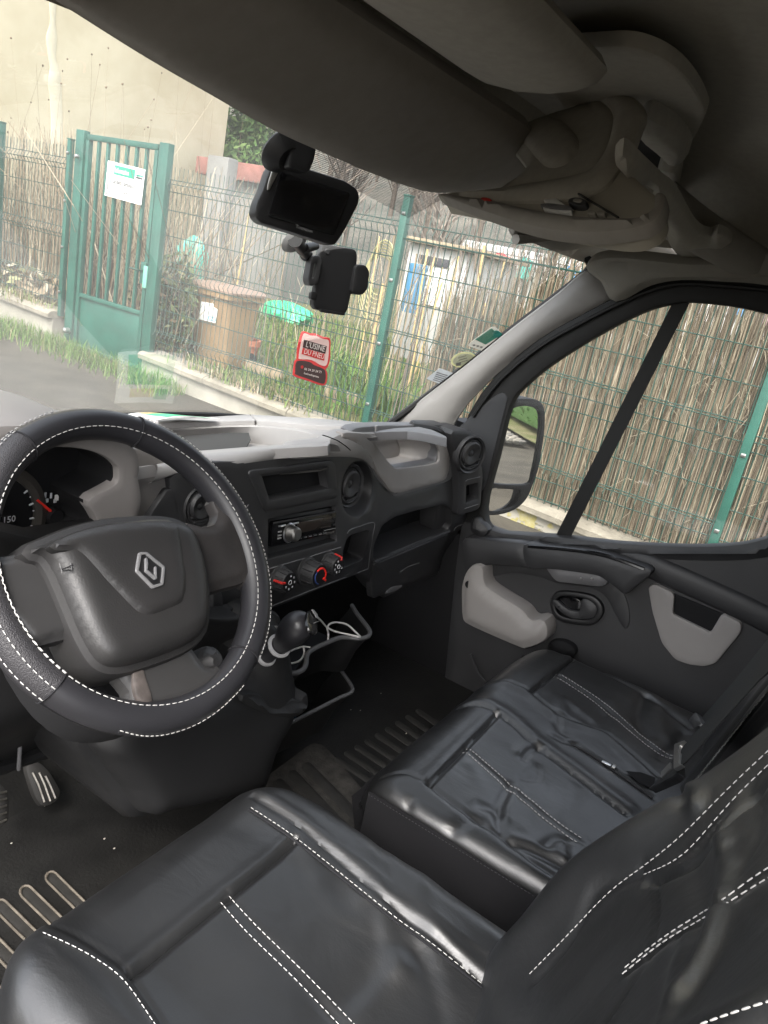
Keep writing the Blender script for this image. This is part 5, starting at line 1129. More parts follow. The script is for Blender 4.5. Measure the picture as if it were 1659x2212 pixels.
for pts, zz in ((q('C',(755,515),(800,560),(850,615),(930,655),(1040,680),(1165,708)), (1.075,1.05,1.02,1.01,1.008,1.006)), (q('C',(858,730),(862,670),(850,620),(880,580),(950,568),(1040,590),(1110,650),(1165,705)), (1.0,1.01,1.03,1.035,1.03,1.02,1.01,1.004)), (q('C',(500,840),(560,815),(625,798),(690,805)), (1.0,1.0,1.0,1.0)), (q('C',(625,798),(632,860),(605,915),(560,945),(500,955),(465,930)), (1.0,.99,.985,.985,.985,.985))):
    cb.append(crv([AZ(*p, z_) for p, z_ in zip(pts, zz)],6,False))
cab = thing('charging_cable', 'thin white cable coiled in the upper tray behind the gear knob', 'cable', cb[0][10])
for c_ in cb: G().tube(c_, .0022, n=7).mesh('cord', M['cable'], cab)
rag = AZ(*q('C',(400,1580))[0], .80); bag((rag[0]+.02, rag[1]+.02, .80), (.05,.03,.022), 'crumpled dark blue rag in the lower tray', 8, mat('blue_rag', (.02,.05,.07), .9, .2))
# ------------------------------------------------------------------ floor ribs, pedals, bits of dirt
M['ribtan'] = mat('dusty_rib_edge', (.115,.10,.08), .8, .3, noise=.3, nscale=60); M['rib'] = mat('floor_rib', (.030,.029,.027), .5, .4, noise=.2, nscale=40, bump=.3, bscale=200, bdist=.001)
fl = pZ(.622)
def stad(a, b, w, n=7):
    """slot outline between two ends"""
    a, b = np.array(a,float), np.array(b,float); d = (b-a)/np.linalg.norm(b-a); s_ = np.array([-d[1],d[0]]); o = []
    for c_, sg in ((b,1),(a,-1)):
        for t in np.linspace(-math.pi/2, math.pi/2, n): o.append(tuple(c_+sg*(d*math.cos(t)*w+s_*math.sin(t)*w)))
    return o
for a, b, w in ((q('s6',(215,840))[0], q('s6',(560,1180))[0], 13),(q('s6',(110,900))[0], q('s6',(480,1260))[0], 14),(q('s6',(5,960))[0], q('s6',(380,1330))[0], 15),(q('s6',(-110,1030))[0], q('s6',(260,1400))[0], 16),(q('s6',(-230,1110))[0], q('s6',(140,1480))[0], 17)):
    r_ = sheet('floor_rib', M['rib'], van, fl, stad(a, b, w*.85), thick=.004, lip=.002, res=30)
    G().tube([AZ(*p, .6245) for p in stad(a, b, w)], .0026, n=5, closed=True).mesh('rib_edge', M['ribtan'], r_)
for a, b in ((q('s6',(1275,382))[0], q('s6',(1492,600))[0]), (q('s6',(1215,415))[0], q('s6',(1440,650))[0]), (q('s6',(1160,450))[0], q('s6',(1390,700))[0]), (q('s6',(1095,490))[0], q('s6',(1330,740))[0]), (q('s6',(1030,535))[0], q('s6',(1270,790))[0])):
    sheet('floor_rib', M['rib'], van, fl, stad(a, b, 11), thick=.006, lip=.004, dome=.004, domew=11, res=14)
for k in range(9):
    a, b = (728+22*k, 1640-13*k), (830+24*k, 1700-8*k); b = (a[0]+120, a[1]+80)
    sheet('floor_rib', M['rib'], van, fl, stad(a, b, 4.5), thick=.006, lip=.003, dome=.003, domew=5, res=14)
sheet('floor_mat', mat('scuffed_mat', (.045,.042,.038), .7, .4, noise=.4, nscale=30, bump=.6, bscale=160, bdist=.002), van, pZ(.6215), rnd([(560,1690),(675,1605),(700,1610),(830,1760),(800,1820),(600,1800),(540,1740)],8), thick=.003, lip=.002, res=25)
M['pedal'] = mat('pedal_rubber', (.022,.021,.020), .6, .4); M['metalbare'] = mat('worn_pedal_metal', (.32,.30,.27), .45, .5, metal=1, noise=.3, nscale=60)
def pedal(outline, stripes, label, pl):
    t = thing('pedal', label, 'pedal', pl(*outline[0])); sheet('pad', M['pedal'], t, pl, crv(outline,3), thick=.014, lip=.004, dome=.003, domew=12, res=9)
    for s_ in stripes: G().tube(line3(lift(pl,.004), s_), .0022, n=5).mesh('tread_strip', M['metalbare'], t)
    P = pl(*(np.mean(outline,0))); G().tube([P+np.array([0,.02,-.01]), P+np.array([.0,.12,.07]), P+np.array([0,.20,.22])], .009, n=8).mesh('arm', M['black'], t)
pedal(q('D',(170,690),(235,690),(290,740),(335,815),(355,860),(330,905),(270,930),(240,905),(205,830)), [q('D',(190,740),(225,810),(262,918)), q('D',(230,740),(262,810),(298,912)), q('D',(268,760),(298,820),(328,895))], 'narrow accelerator pedal with three bare metal strips', plane((-.27,1.18,.74),(0,-.8,.6)))
pedal(q('D',(-60,800),(10,830),(38,880),(48,950),(42,1020),(5,1050),(-60,1040)), [q('D',(-50,860+k*44),(0,862+k*44),(34,855+k*42)) for k in range(5)], 'brake pedal with cross strips cut by the left edge of the photo', plane((-.36,1.12,.76),(0,-.8,.6)))
M['crumb'] = mat('pale_crumb', (.45,.42,.36), .9, .2)
for p in q('D',(70,1165),(630,1138),(690,1196),(270,940))+q('C',(1165,1402),(1075,1395),(1600,1620),(1360,1240)):
    P = AZ(*p, .625); G().ball(P, .0018, 6, squash=(1.4,1,.6)).mesh('crumb', M['crumb'], label='pale crumb of dirt on the dark cab floor', cat='crumb', group='crumbs on the cab floor')
# ------------------------------------------------------------------ passenger door
DX = .93
door = thing('passenger_door', 'passenger door with dark trim, taupe pockets and a divided window', 'door', (DX,.40,.62))
glass_o = crv([(1047,1071),(1044,1115),(1053,1140),(1080,1156),(1204,1164),(1345,1180),(1491,1187),(1595,1183),(1659,1169),(1740,1150),(1810,1100),(1835,980),(1835,820),(1810,735),(1745,700),(1659,673),(1578,656),(1495,648),(1462,650),(1408,662),(1346,689),(1263,735),(1180,789),(1126,835),(1105,860),(1090,900),(1070,985)],2)
door_g = sheet('window_glass', M['glass'], door, pX(DX+.025), [(700+(x-700)*1.0, y) for x, y in crv([(1040,1071),(1036,1120),(1048,1150),(1204,1172),(1491,1195),(1659,1180),(1830,1120),(1850,900),(1820,715),(1659,660),(1462,636),(1340,675),(1175,780),(1095,855)],3)], thick=.004, lip=0, res=60)
fo_ = crv([(985,1150),(990,1050),(1002,960),(1015,900),(1075,815),(1165,740),(1250,692),(1330,650),(1400,616),(1470,602),(1560,605),(1659,613),(1790,632),(1900,700),(1930,900),(1920,1150),(1800,1230),(1600,1215),(1300,1205),(1100,1190)],2)
sheet('window_frame', M['rubber'], door, pX(DX), fo_, [dict(p=glass_o, d=.03, lip=.006, cap=False)], thick=.05, lip=.012, res=22)
G().tube([AX(x, y, DX-.006) for x, y in crv([(1022,900),(1080,822),(1168,748),(1252,700),(1330,660),(1405,628),(1470,614),(1560,618),(1660,627)],4,False)], .006, n=7).mesh('door_seal', M['rubber'], door)
G().loft([[AX(1460,640,DX+.012), AX(1497,640,DX+.012), AX(1497,640,DX+.03), AX(1460,640,DX+.03)], [AX(1194,1170,DX+.012), AX(1228,1170,DX+.012), AX(1228,1170,DX+.03), AX(1194,1170,DX+.03)]]).mesh('window_divider', M['rubber'], door)
M['sail'] = mat('matt_grey_corner_panel', (.045,.046,.049), .75, .3, bump=.3, bscale=700, bdist=.0004)
sheet('corner_panel', M['sail'], door, pX(DX-.004), crv([(985,940),(1005,915),(1030,890),(1075,855),(1092,858),(1086,890),(1072,945),(1058,1000),(1048,1040),(1030,1060),(1000,1010)],3), thick=.02, lip=.005, res=12)
tr_o = [(1000,1128),(1040,1140),(1060,1150),(1085,1158),(1204,1166),(1345,1183),(1491,1190),(1595,1186),(1659,1172),(1760,1140),(1900,1120),(1920,1700),(1500,1640),(1250,1560),(1080,1560),(960,1500),(985,1250)]
sheet('trim_panel', M['plastic'], door, pX(DX-.006), tr_o, thick=.05, lip=.008, res=22)
sheet('sill_strip', M['plastic_soft'], door, pX(DX-.012), crv([(1180,1166),(1345,1182),(1491,1189),(1595,1185),(1659,1171),(1760,1140),(1760,1175),(1659,1196),(1600,1203),(1491,1204),(1345,1194),(1200,1176)],3), thick=.03, lip=.012, dome=.008, domew=10, res=10)
E_ = lambda *p: q('E',*p)
# ledge with window switches
lz = plane((.87,.75,1.118), (-.25,.32,1))
sheet('ledge_top', M['plastic_soft'], door, lz, rnd(E_((185,205),(215,178),(290,165),(500,186),(620,206),(600,226),(480,228)),5), thick=.03, lip=.006, res=10)
sw2 = sheet('switch_plate', M['mid'], door, lift(lz,.005), crv(E_((292,188),(305,172),(360,170),(470,178),(500,192),(490,206),(430,210),(340,202)),4), thick=.008, lip=.003, res=8)
sheet('switch_well', M['dark'], sw2, lift(lz,.0056), crv(E_((322,184),(370,180),(460,188),(465,198),(400,198),(340,194)),4), thick=.002, lip=0, res=10)
sheet('rocker_switch', M['mid'], sw2, lift(lz,.009), rnd(E_((405,186),(440,182),(458,190),(425,198)),2), thick=.005, lip=.0015, res=8)
G().box(lift(lz,.011)(*E_((432,188))[0]), (.006,.014,.002), bev=.0005).mesh('switch_mark', M['greythread'], sw2)
sheet('armrest_front', M['plastic'], door, pX(DX-.055), crv(E_((190,210),(235,200),(340,212),(478,226),(486,260),(496,316),(440,306),(340,300),(260,310),(205,340)),3), thick=.05, lip=.010, dome=.008, domew=16, res=10)
sheet('armrest_grip', M['plastic'], door, pX(DX-.060), crv(E_((482,224),(560,234),(700,248),(850,270),(950,300),(1040,328),(1084,348),(1050,380),(1000,420),(962,446),(930,420),(890,392),(840,360),(760,345),(650,330),(560,322),(497,316)),3), thick=.055, lip=.006, dome=.005, domew=14, res=10)
G().tube([AX(*p, DX-.058) for p in crv(E_((500,224),(620,232),(750,246),(860,266),(950,294),(1060,336)),5,False)], .006, n=7).mesh('grip_edge', M['gloss'], door)
sheet('lower_swoop', M['plastic_soft'], door, pX(DX-.010), crv(E_((230,330),(300,310),(420,312),(520,325),(640,330),(780,350),(900,400),(960,460),(985,560),(970,620),(930,560),(880,470),(800,420),(640,400),(560,370),(420,350),(300,370)),3), thick=.006, lip=.003, res=14)
sheet('pull_handle', M['mid'], door, pX(DX-.045), crv(E_((598,326),(640,318),(740,330),(820,342),(850,350),(872,384),(850,408),(780,402),(680,390),(640,384),(612,355)),3), thick=.04, lip=.008, dome=.008, domew=14, res=9)
for p in E_((755,378),(806,380)): G().ball(AX(*p, DX-.054), .003, 8).mesh('rivet', M['satin'], door)
wrp = crv(E_((930,268),(985,278),(1060,306),(1150,346),(1300,412),(1450,480),(1600,552),(1760,640)),4,False); nW = len(wrp)
G().tube([AX(*p, DX-.006) for p in wrp], [.010+.024*min(1,k/10) for k in range(nW)], n=20, flat=.42, ref=(1,0,0)).mesh('waist_roll', M['plastic_soft'], door)
lvb = sheet('lever_bezel', M['black'], door, pX(DX-.022), crv(E_((612,500),(630,462),(670,452),(760,462),(815,480),(848,520),(842,565),(800,598),(730,596),(660,582),(625,555)),4), [dict(p=crv(E_((622,505),(640,470),(680,462),(760,472),(805,490),(832,525),(826,560),(790,585),(730,582),(668,570),(634,545)),4), d=.016, lip=.003)], thick=.02, lip=.006, res=9)
sheet('lever_well', M['gloss'], lvb, pX(DX-.010), crv(E_((640,500),(670,470),(740,482),(752,520),(720,545),(670,540)),4), thick=.003, lip=.001, res=9)
sheet('door_lever', M['plastic'], lvb, pX(DX-.024), crv(E_((622,500),(634,492),(680,530),(725,545),(752,540),(760,490),(790,490),(822,520),(818,555),(780,572),(720,570),(672,548)),4), thick=.012, lip=.004, dome=.004, domew=9, res=8)
pk = sheet('map_pocket', M['taupe3'], door, pX(DX-.075), crv(E_((232,336),(262,334),(266,380),(278,420),(310,450),(380,495),(440,532),(468,555),(490,585),(520,600),(566,599),(572,655),(545,680),(480,702),(455,698),(330,645),(215,592),(192,565),(188,480),(190,420),(205,370)),3), thick=.07, lip=.012, dome=.012, domew=22, res=9)
G().rev([(0,0),(.012,0),(.010,-.006),(0,-.007)], AX(*E_((211,410))[0], DX-.084), (-1,0,0), 16).mesh('fixing_hole', M['dark'], pk)
pp_ = sheet('speaker_panel', M['taupe3'], door, pX(DX-.022), rnd(E_((1086,424),(1112,414),(1198,456),(1190,556),(1376,648),(1392,640),(1436,566),(1450,562),(1525,602),(1518,640),(1400,785),(1350,800),(1280,792),(1212,768),(1150,690),(1105,540)),9), thick=.02, lip=.004, res=11)
sheet('pocket_slot', M['dark'], door, pX(DX-.012), rnd(E_((1180,448),(1450,560),(1400,660),(1376,665),(1172,565)),4), thick=.006, lip=.002, res=14)
sheet('door_stop', M['dark'], door, pX(DX-.03), ell(*E_((658,724))[0], 26, 13, .25), thick=.03, lip=.008, dome=.01, domew=10, res=9)
G().tube([AX(*p, DX-.07) for p in E_((222,745),(235,790),(258,840),(290,880))], .004, n=6).mesh('lower_pocket_rim', M['plastic'], door)
G().box((.955, 1.20, .86), (.05,.78,.52), bev=.01).mesh('footwell_side', M['dark'], van); G().box((.945, .2, .66), (.03,1.2,.12), bev=.01).mesh('door_sill', M['dark'], van)
# tiny maker's print on the window
flat_text('glass_print', 'SECURITE', AX(1154,1132,DX+.0235), (0,-.98,-.06), (0,0,1), .007, M['ink'], door_g); flat_text('glass_print', '43R-0012', AX(1154,1141,DX+.0235), (0,-.98,-.06), (0,0,1), .007, M['ink'], door_g)
# small trim foot between dash and door
sheet('pillar_foot', M['plastic_soft'], van, pX(.905), crv(q('H',(1085,1340),(1120,1325),(1150,1370),(1225,1445),(1160,1490),(1110,1470),(1070,1430)),3), thick=.03, lip=.008, dome=.01, domew=12, res=8)
# ------------------------------------------------------------------ outside mirror
mr = thing('wing_mirror', 'black wing mirror with a tall main glass and a small wide-angle glass below', 'mirror', AX(1110,1110,1.22))
mc = AX(1110,985,1.22)
mn = np.array([-.455,-.89,.052]); mn /= np.linalg.norm(mn); mpl = plane(mc, mn)
mo = crv(q('w5',(318,660),(345,650),(420,650),(462,664),(482,700),(484,780),(470,900),(452,1000),(425,1080),(390,1160),(330,1215),(250,1240),(190,1238),(168,1215),(185,1140),(225,980),(255,860),(290,740)),3)
g1_ = crv(q('w5',(328,690),(380,678),(440,690),(466,720),(468,800),(452,920),(430,1030),(410,1085),(330,1092),(225,1084),(212,1060),(240,950),(280,800),(305,720)),3)
g2_ = crv(q('w5',(218,1112),(300,1110),(362,1118),(362,1150),(345,1190),(290,1218),(215,1228),(203,1212),(206,1150)),3)
sheet('housing', M['rubber'], mr, lift(mpl,.006), mo, [dict(p=g1_, d=.008, lip=.001, cap=False), dict(p=g2_, d=.008, lip=.001, cap=False)], thick=.13, lip=.005, res=10, back=(.44,.893,-.085))
sheet('mirror_glass', M['mirror'], mr, lift(mpl,-.003), g1_, thick=.004, lip=0, res=30)
mn2 = np.array([-.30,-.95,.03]); sheet('wide_angle_glass', M['mirror'], mr, plane(lift(mpl,-.004)(1085,1105), mn2), g2_, thick=.004, lip=0, res=20)
G().loft([[mc+np.array([-.05,.06,z]), mc+np.array([.04,.10,z]), mc+np.array([-.20,.16,z]), mc+np.array([-.22,.08,z])] for z in (-.2,-.05,.1)]).mesh('arm', M['rubber'], mr)
# ------------------------------------------------------------------ things on the windscreen
gps = thing('satnav', 'black sat nav screen hanging from a suction mount under the driver visor', 'sat nav', on_ws(660,520,.10))
sp = plane(on_ws(665,430,.11), (-.42,-.88,.10))
sheet('body', M['black'], gps, sp, rnd(q('g2',(215,262),(258,268),(500,345),(548,378),(552,420),(520,480),(490,540),(455,592),(430,590),(280,540),(150,500),(132,478),(140,430),(165,380),(190,300)),10), thick=.024, lip=.004, res=12)
sheet('side_edge', M['satin'], gps, lift(sp,.002), crv(q('g2',(212,264),(235,256),(225,280),(205,320),(190,350),(178,372),(186,330)),3), thick=.014, lip=.002, res=10)
sheet('screen', M['gloss'], gps, lift(sp,.002), rnd(q('g2',(230,300),(515,388),(450,560),(180,480)),5), thick=.003, lip=.001, res=20)
flat_text('brand_letters', 'Tomtom', lift(sp,.0035)(*q('g2',(287,530))[0]), ROT[0]*.94+ROT[1]*.30, -ROT[1]*.95+ROT[0]*.25, .0085, M['spokegrey'], gps)
ms = on_ws(610,325,.01)
G().rev([(0,.02),(.02,.02),(.034,.008),(.038,0),(.036,-.004),(0,-.004)], ms, (0,-.84,-.54), 26).mesh('suction_cup', M['black'], gps)
sheet('mount_arm', M['black'], gps, plane(on_ws(640,330,.05), (-.42,-.88,.10)), rnd(q('g2',(285,175),(330,165),(372,195),(365,240),(345,290),(270,268)),5), thick=.03, lip=.004, res=10)
ph = thing('phone_holder', 'empty black phone holder with two clamps on a ball joint', 'phone holder', on_ws(735,680,.10))
hp_ = plane(on_ws(735,610,.10), (-.42,-.88,.10))
sheet('back_plate', M['black'], ph, hp_, rnd(q('g2',(408,602),(540,625),(545,650),(540,700),(520,800),(505,870),(490,888),(375,862),(370,840),(385,760),(395,650)),5), thick=.016, lip=.003, res=12)
sheet('clamp', M['plastic'], ph, lift(hp_,.012), rnd(q('g2',(355,652),(382,650),(388,668),(372,755),(345,768),(338,745)),6), [dict(p=rnd(q('g2',(360,675),(372,675),(360,740),(348,742)),3), d=.01, lip=.001, cap=False)], thick=.025, lip=.003, res=8)
sheet('clamp', M['black'], ph, lift(hp_,.010), rnd(q('g2',(538,690),(572,690),(586,715),(578,780),(560,802),(520,795)),6), thick=.025, lip=.004, res=8)
sheet('release_button', M['black'], ph, lift(hp_,.004), rnd(q('g2',(358,798),(378,800),(374,825),(354,822)),2), thick=.01, lip=.002, res=8)
sheet('foot', M['black'], ph, lift(hp_,.004), rnd(q('g2',(395,868),(495,886),(490,892),(398,878)),2), thick=.01, lip=.001, res=8)
for p in q('g2',(424,628)): G().rev([(0,.002),(.005,.002),(.006,0)], hp_(*p), hp_.n, 12).mesh('screw', M['plastic'], ph)
j0 = on_ws(*q('g2',(290,580))[0], .03); j1 = lift(hp_,-.01)(*q('g2',(345,640))[0])
G().tube([j0, (j0+j1)/2, j1], [.014,.013,.011], n=14).mesh('arm', M['black'], ph); G().ball(j1, .014, 14).mesh('ball_joint', M['black'], ph)
G().tube([(j0+j1)/2+np.array([0,-.01,0]), AY(*q('g2',(378,605))[0], float(((j0+j1)/2)[1]))], [.010,.008], n=10).mesh('tightening_knob', M['black'], ph)
G().rev([(0,.012),(.018,.012),(.026,.006),(.030,0),(0,0)], on_ws(*q('g2',(288,580))[0], .004), (0,-.84,-.54), 24).mesh('suction_cup', M['greythread'], ph)
# hanging tyre-shop air freshener
M['tagwhite'] = translucent('tag_cream', (.80,.75,.71)); M['tagred'] = translucent('tag_red', (.60,.07,.07)); M['tagdark'] = mat('tag_dark', (.055,.035,.035), .5, .4)
fp_ = plane(on_ws(675,780,.055), (-.40,-.90,.06)); tg = thing('air_freshener', 'shield shaped red and cream card hanging below the phone holder', 'air freshener', fp_(670,825))
T_ = lambda *p: q('w3', *p)
sheet('card', M['tagred'], tg, fp_, crv(T_((1240,1462),(1290,1478),(1335,1480),(1390,1505),(1448,1520),(1450,1600),(1448,1680),(1430,1745),(1410,1765),(1425,1795),(1420,1870),(1385,1893),(1270,1855),(1165,1820),(1155,1790),(1168,1700),(1185,1685),(1190,1600),(1215,1490)),3), thick=.003, lip=.0008, res=12)
f1 = lift(fp_,.0009)
sheet('cream_field', M['tagwhite'], tg, f1, crv(T_((1248,1476),(1290,1492),(1335,1496),(1390,1520),(1436,1532),(1438,1600),(1432,1680),(1415,1735),(1370,1730),(1300,1690),(1205,1682),(1198,1660),(1205,1600),(1228,1500)),3), thick=.001, lip=0, res=14)
sheet('dark_field', M['tagdark'], tg, f1, crv(T_((1182,1700),(1280,1704),(1320,1730),(1390,1758),(1412,1790),(1408,1862),(1382,1880),(1270,1842),(1175,1808),(1168,1785)),3), thick=.001, lip=0, res=14)
f2 = lift(fp_,.0019)
sheet('dark_band', M['tagdark'], tg, f2, T_((1238,1525),(1420,1578),(1408,1640),(1228,1588)), thick=.001, lip=0, res=14); sheet('red_band', M['tagred'], tg, f2, T_((1228,1592),(1406,1642),(1398,1695),(1218,1640)), thick=.001, lip=0, res=14)
def tag_text(s, p0, p1, h, m, name='print_letters', surf=None, par=tg):
    sf = surf or lift(fp_,.0034); a, b = sf(*p0), sf(*p1); r = b-a; L = np.linalg.norm(r); r /= L
    u = sf(p0[0]+.0, p0[1]-10)-a; u -= r*(u@r); u /= np.linalg.norm(u)
    o = flat_text(name, s, a, r, u, h, m, par); 
    V = np.array([v.co for v in o.data.vertices])+ORG[o.name]; w = ((V-a)@r).max()
    for v in o.data.vertices:
        P = np.array(v.co)+ORG[o.name]; x = (P-a)@r; v.co = Vector(P+r*x*(L/w-1)-ORG[o.name])
    return o
hh = lambda p, q_: np.linalg.norm(fp_(*p)-fp_(*q_))
tag_text("L'USINE", T_((1245,1582))[0], T_((1398,1622))[0], hh(T_((1245,1535))[0],T_((1240,1588))[0])*1.22, M['tagwhite']); tag_text('DU PNEU', T_((1230,1636))[0], T_((1392,1682))[0], hh(T_((1230,1592))[0],T_((1226,1640))[0])*1.25, M['tagwhite'])
tag_text('06 34 29 24 71', T_((1235,1768))[0], T_((1372,1795))[0], .0085, M['tagwhite']); tag_text('lusinedupneu', T_((1232,1800))[0], T_((1352,1832))[0], .0075, M['tagwhite'])
G().rev([(0,.001),(.004,.001)], f2(*T_((1220,1745))[0]), fp_.n, 12).mesh('phone_symbol', M['tagred'], tg)
G().tube([fp_(*T_((1338,1500))[0]), fp_(*T_((1345,1400))[0]), hp_(*q('g2',(432,880))[0])], .0007, n=4).mesh('string', M['cable'], tg)
# stickers on the glass
def sticker(out, m, label, extra=(), par=None):
    t = thing('windscreen_sticker', label, 'sticker', WS(*np.mean(out,0))); sheet('sheet', m, t, WS, out, thick=.0008, lip=0, res=10)
    for nm, o, mm, d in extra: sheet(nm, mm, t, lift(WS,d), o, thick=.0006, lip=0, res=10)
    return t
M['stk_g'] = translucent('sticker_green', (.10,.36,.27)); M['stk_c'] = translucent('sticker_cream', (.66,.62,.53)); M['stk_y'] = translucent('sticker_yellow', (.74,.70,.36)); M['stk_w'] = translucent('sticker_white', (.72,.73,.74))
sticker(rnd(q('w4',(905,990),(1000,920),(1030,915),(1070,960),(950,1062),(862,1030),(880,1010)),3), M['stk_c'], 'green and cream tax sticker, topmost of three beside the pillar', [('green_field', q('w4',(905,992),(1003,924),(1060,965),(968,1022)), M['stk_g'], .001), ('teal_drop', crv(q('w4',(1008,945),(1035,935),(1068,958),(1040,978),(1018,975)),3), M['teal'], .002)]+[('printed_line', q('w4',(890+k*22,1022+k*6),(905+k*22,1020+k*6),(906+k*22,1028+k*6),(892+k*22,1030+k*6)), M['greyink'], .0012) for k in range(3)])
sticker(ell(*q('w4',(835,1114))[0], 27.5, 16, -.22), M['stk_y'], 'round yellow rimmed sticker, middle of three beside the pillar', [('white_field', ell(*q('w4',(835,1114))[0], 23, 12.5, -.22), M['stk_w'], .001)]+[('printed_line', q('w4',(800+k*4,1100+k*14),(850+k*4,1085+k*14),(851+k*4,1089+k*14),(801+k*4,1104+k*14)), M['greythread'], .002) for k in range(3)]+[('printed_square', q('w4',(790,1132),(818,1126),(816,1146),(788,1150)), M['greyink'], .002)])
sticker(rnd(q('w4',(692,1166),(775,1196),(700,1262),(612,1230)),3), M['stk_w'], 'small white printed label, lowest of three beside the pillar', [('printed_line', q('w4',(672+k*-5,1186+k*11),(738-k*6,1206+k*11),(736-k*6,1211+k*11),(670-k*5,1191+k*11)), M['greyink'], .0015) for k in range(5)])
# leaflet lying on the dashboard under the glass
LC = [np.array(c) for c in ((.045,1.300,0),(.215,1.282,0),(.185,1.392,0),(.022,1.402,0))]
def LQ(u, v, d=0.0):
    p = LC[0]*(1-u)*(1-v)+LC[1]*u*(1-v)+LC[2]*u*v+LC[3]*(1-u)*v; z = 1.462-.21*(p[1]-.93)+.026+.006*math.sin(4.2*u+.4)+.004*v; return np.array([p[0], p[1], z+d])
lf = thing('leaflet', 'folded green and white leaflet lying at the foot of the windscreen', 'leaflet', LQ(.5,.5))
def lsheet(name, m, u0, u1, v0, v1, d, th):
    g = G(); us, vs_ = np.linspace(u0,u1,9), np.linspace(v0,v1,5); g.grid([[LQ(u,v,d) for v in vs_] for u in us]); g.grid([[LQ(u,v,d-th) for v in vs_] for u in us])
    for a_ in (((u0,v),(u0,v)) for v in ()): pass
    for fx in (lambda t: (u0,v0+(v1-v0)*t), lambda t: (u1,v0+(v1-v0)*t), lambda t: (u0+(u1-u0)*t,v0), lambda t: (u0+(u1-u0)*t,v1)): g.grid([[LQ(*fx(t),d), LQ(*fx(t),d-th)] for t in np.linspace(0,1,9)])
    return g.mesh(name, m, lf)
lsheet('sheet', M['paper'], 0,1,0,1, 0, .0012)
M['leafgreen'] = mat('leaflet_green', (.10,.45,.25), .7, .2); M['leafyellow'] = mat('leaflet_cream', (.62,.50,.25), .7, .2)
lsheet('printed_panel', M['leafgreen'], .14,.88,.06,.62, .0012, .0006); lsheet('printed_panel', M['leafyellow'], .2,.6,.70,.88, .0012, .0006); lsheet('printed_panel', M['leafgreen'], .62,.85,.70,.92, .0012, .0006)
G().tube([WS(255,899), WS(300,896), WS(352,899)], .006, n=6).mesh('wiper_arm', M['rubber'], label='dark wiper blade resting at the foot of the windscreen', cat='wiper')
# ------------------------------------------------------------------ seats
def pdist(X, Y, poly):
    P = np.array(poly, float)[:, :2]; best = np.full(X.shape, 1e9)
    for a, b in zip(P[:-1], P[1:]):
        d = b-a; L = d@d+1e-12; t = np.clip(((X-a[0])*d[0]+(Y-a[1])*d[1])/L, 0, 1)
        best = np.minimum(best, np.hypot(X-a[0]-t*d[0], Y-a[1]-t*d[1]))
    return best
def creases(X, Y, L):
    h = np.zeros_like(X)
    for poly, A, w in L: h += A*np.exp(-(pdist(X, Y, poly)/w)**2)
    return h
_ph = RNG.uniform(0, 6.28, (40,)); _dr = RNG.uniform(0, 3.14, (40,))
def waves(X, Y, f0, f1, n, seed=0):
    h = np.zeros_like(X)
    for k in range(n):
        f = f0*(f1/f0)**(k/max(1,n-1)); a = _dr[(k+seed) % 40]; h += np.sin(f*(X*math.cos(a)+Y*math.sin(a))+_ph[(k+seed) % 40]+1.5*np.sin(f*.37*(X*math.sin(a)-Y*math.cos(a))+k))*(f0/f)**.8
    return h/n
def edge_round(d, r):
    t = np.clip(1-d/r, 0, 1); return r*(1-np.sqrt(np.maximum(0, 1-t*t)))
def cushion(name, x0, x1, y0, y1, zf, rs, skirt, m, parent, nx=120, ny=130, corner=.30):
    """seat cushion: a height field on a rounded outline with walls"""
    def warp(t): return np.sign(t)*(1-(1-np.abs(t))**1.45)
    A, B = np.meshgrid(warp(np.linspace(-1,1,nx)), warp(np.linspace(-1,1,ny)), indexing='ij')
    X = (x0+x1)/2+(x1-x0)/2*A*np.sqrt(1-corner*np.clip(B,0,1)**6*.5); Y = (y0+y1)/2+(y1-y0)/2*B*np.sqrt(1-corner*A**6*.5)
    dx = (1-np.abs(A))*(x1-x0)/2; dy = np.where(B > 0, (1-B)*(y1-y0)/2, 1.0)
    rx, ry = rs; Z = zf(X, Y); drop = edge_round(dx, rx)+edge_round(dy, ry); Z = Z-np.minimum(drop, max(rx,ry)*1.25)
    P = np.stack([X,Y,Z],2); g = G().grid(P)
    ring = [(i,0) for i in range(nx)]+[(nx-1,j) for j in range(1,ny)]+[(i,ny-1) for i in range(nx-2,-1,-1)]+[(0,j) for j in range(ny-2,0,-1)]
    if skirt is not None:
        b = len(g.v); n = len(ring)
        for i, j in ring: g.v.append((X[i,j], Y[i,j], skirt))
        for k in range(n):
            i, j = ring[k]; i2, j2 = ring[(k+1) % n]; g.f.append((i*ny+j, i2*ny+j2, b+(k+1) % n, b+k)); g.m.append(0)
    return g.mesh(name, m, parent, angle=70)
def on_h(zf, pts, lift_=.0012, it=6):
    """sight lines met with a height field z(x, y)"""
    out = []
    for p in pts:
        z = float(zf(np.array([CAM[0]+.6]), np.array([.3]))[0]) if False else .97
        for _ in range(it):
            P = AZ(*p, z); z = float(zf(np.array([P[0]]), np.array([P[1]]))[0])
        P = AZ(*p, z); out.append(P+np.array([0,0,lift_]))
    return out
def on_xy(zf, pts, lift_=.001):
    return [np.array([x, y, float(zf(np.array([x]), np.array([y]))[0])+lift_]) for x, y in pts]
xy = lambda pts, z: [tuple(AZ(*p, z)[:2]) for p in pts]
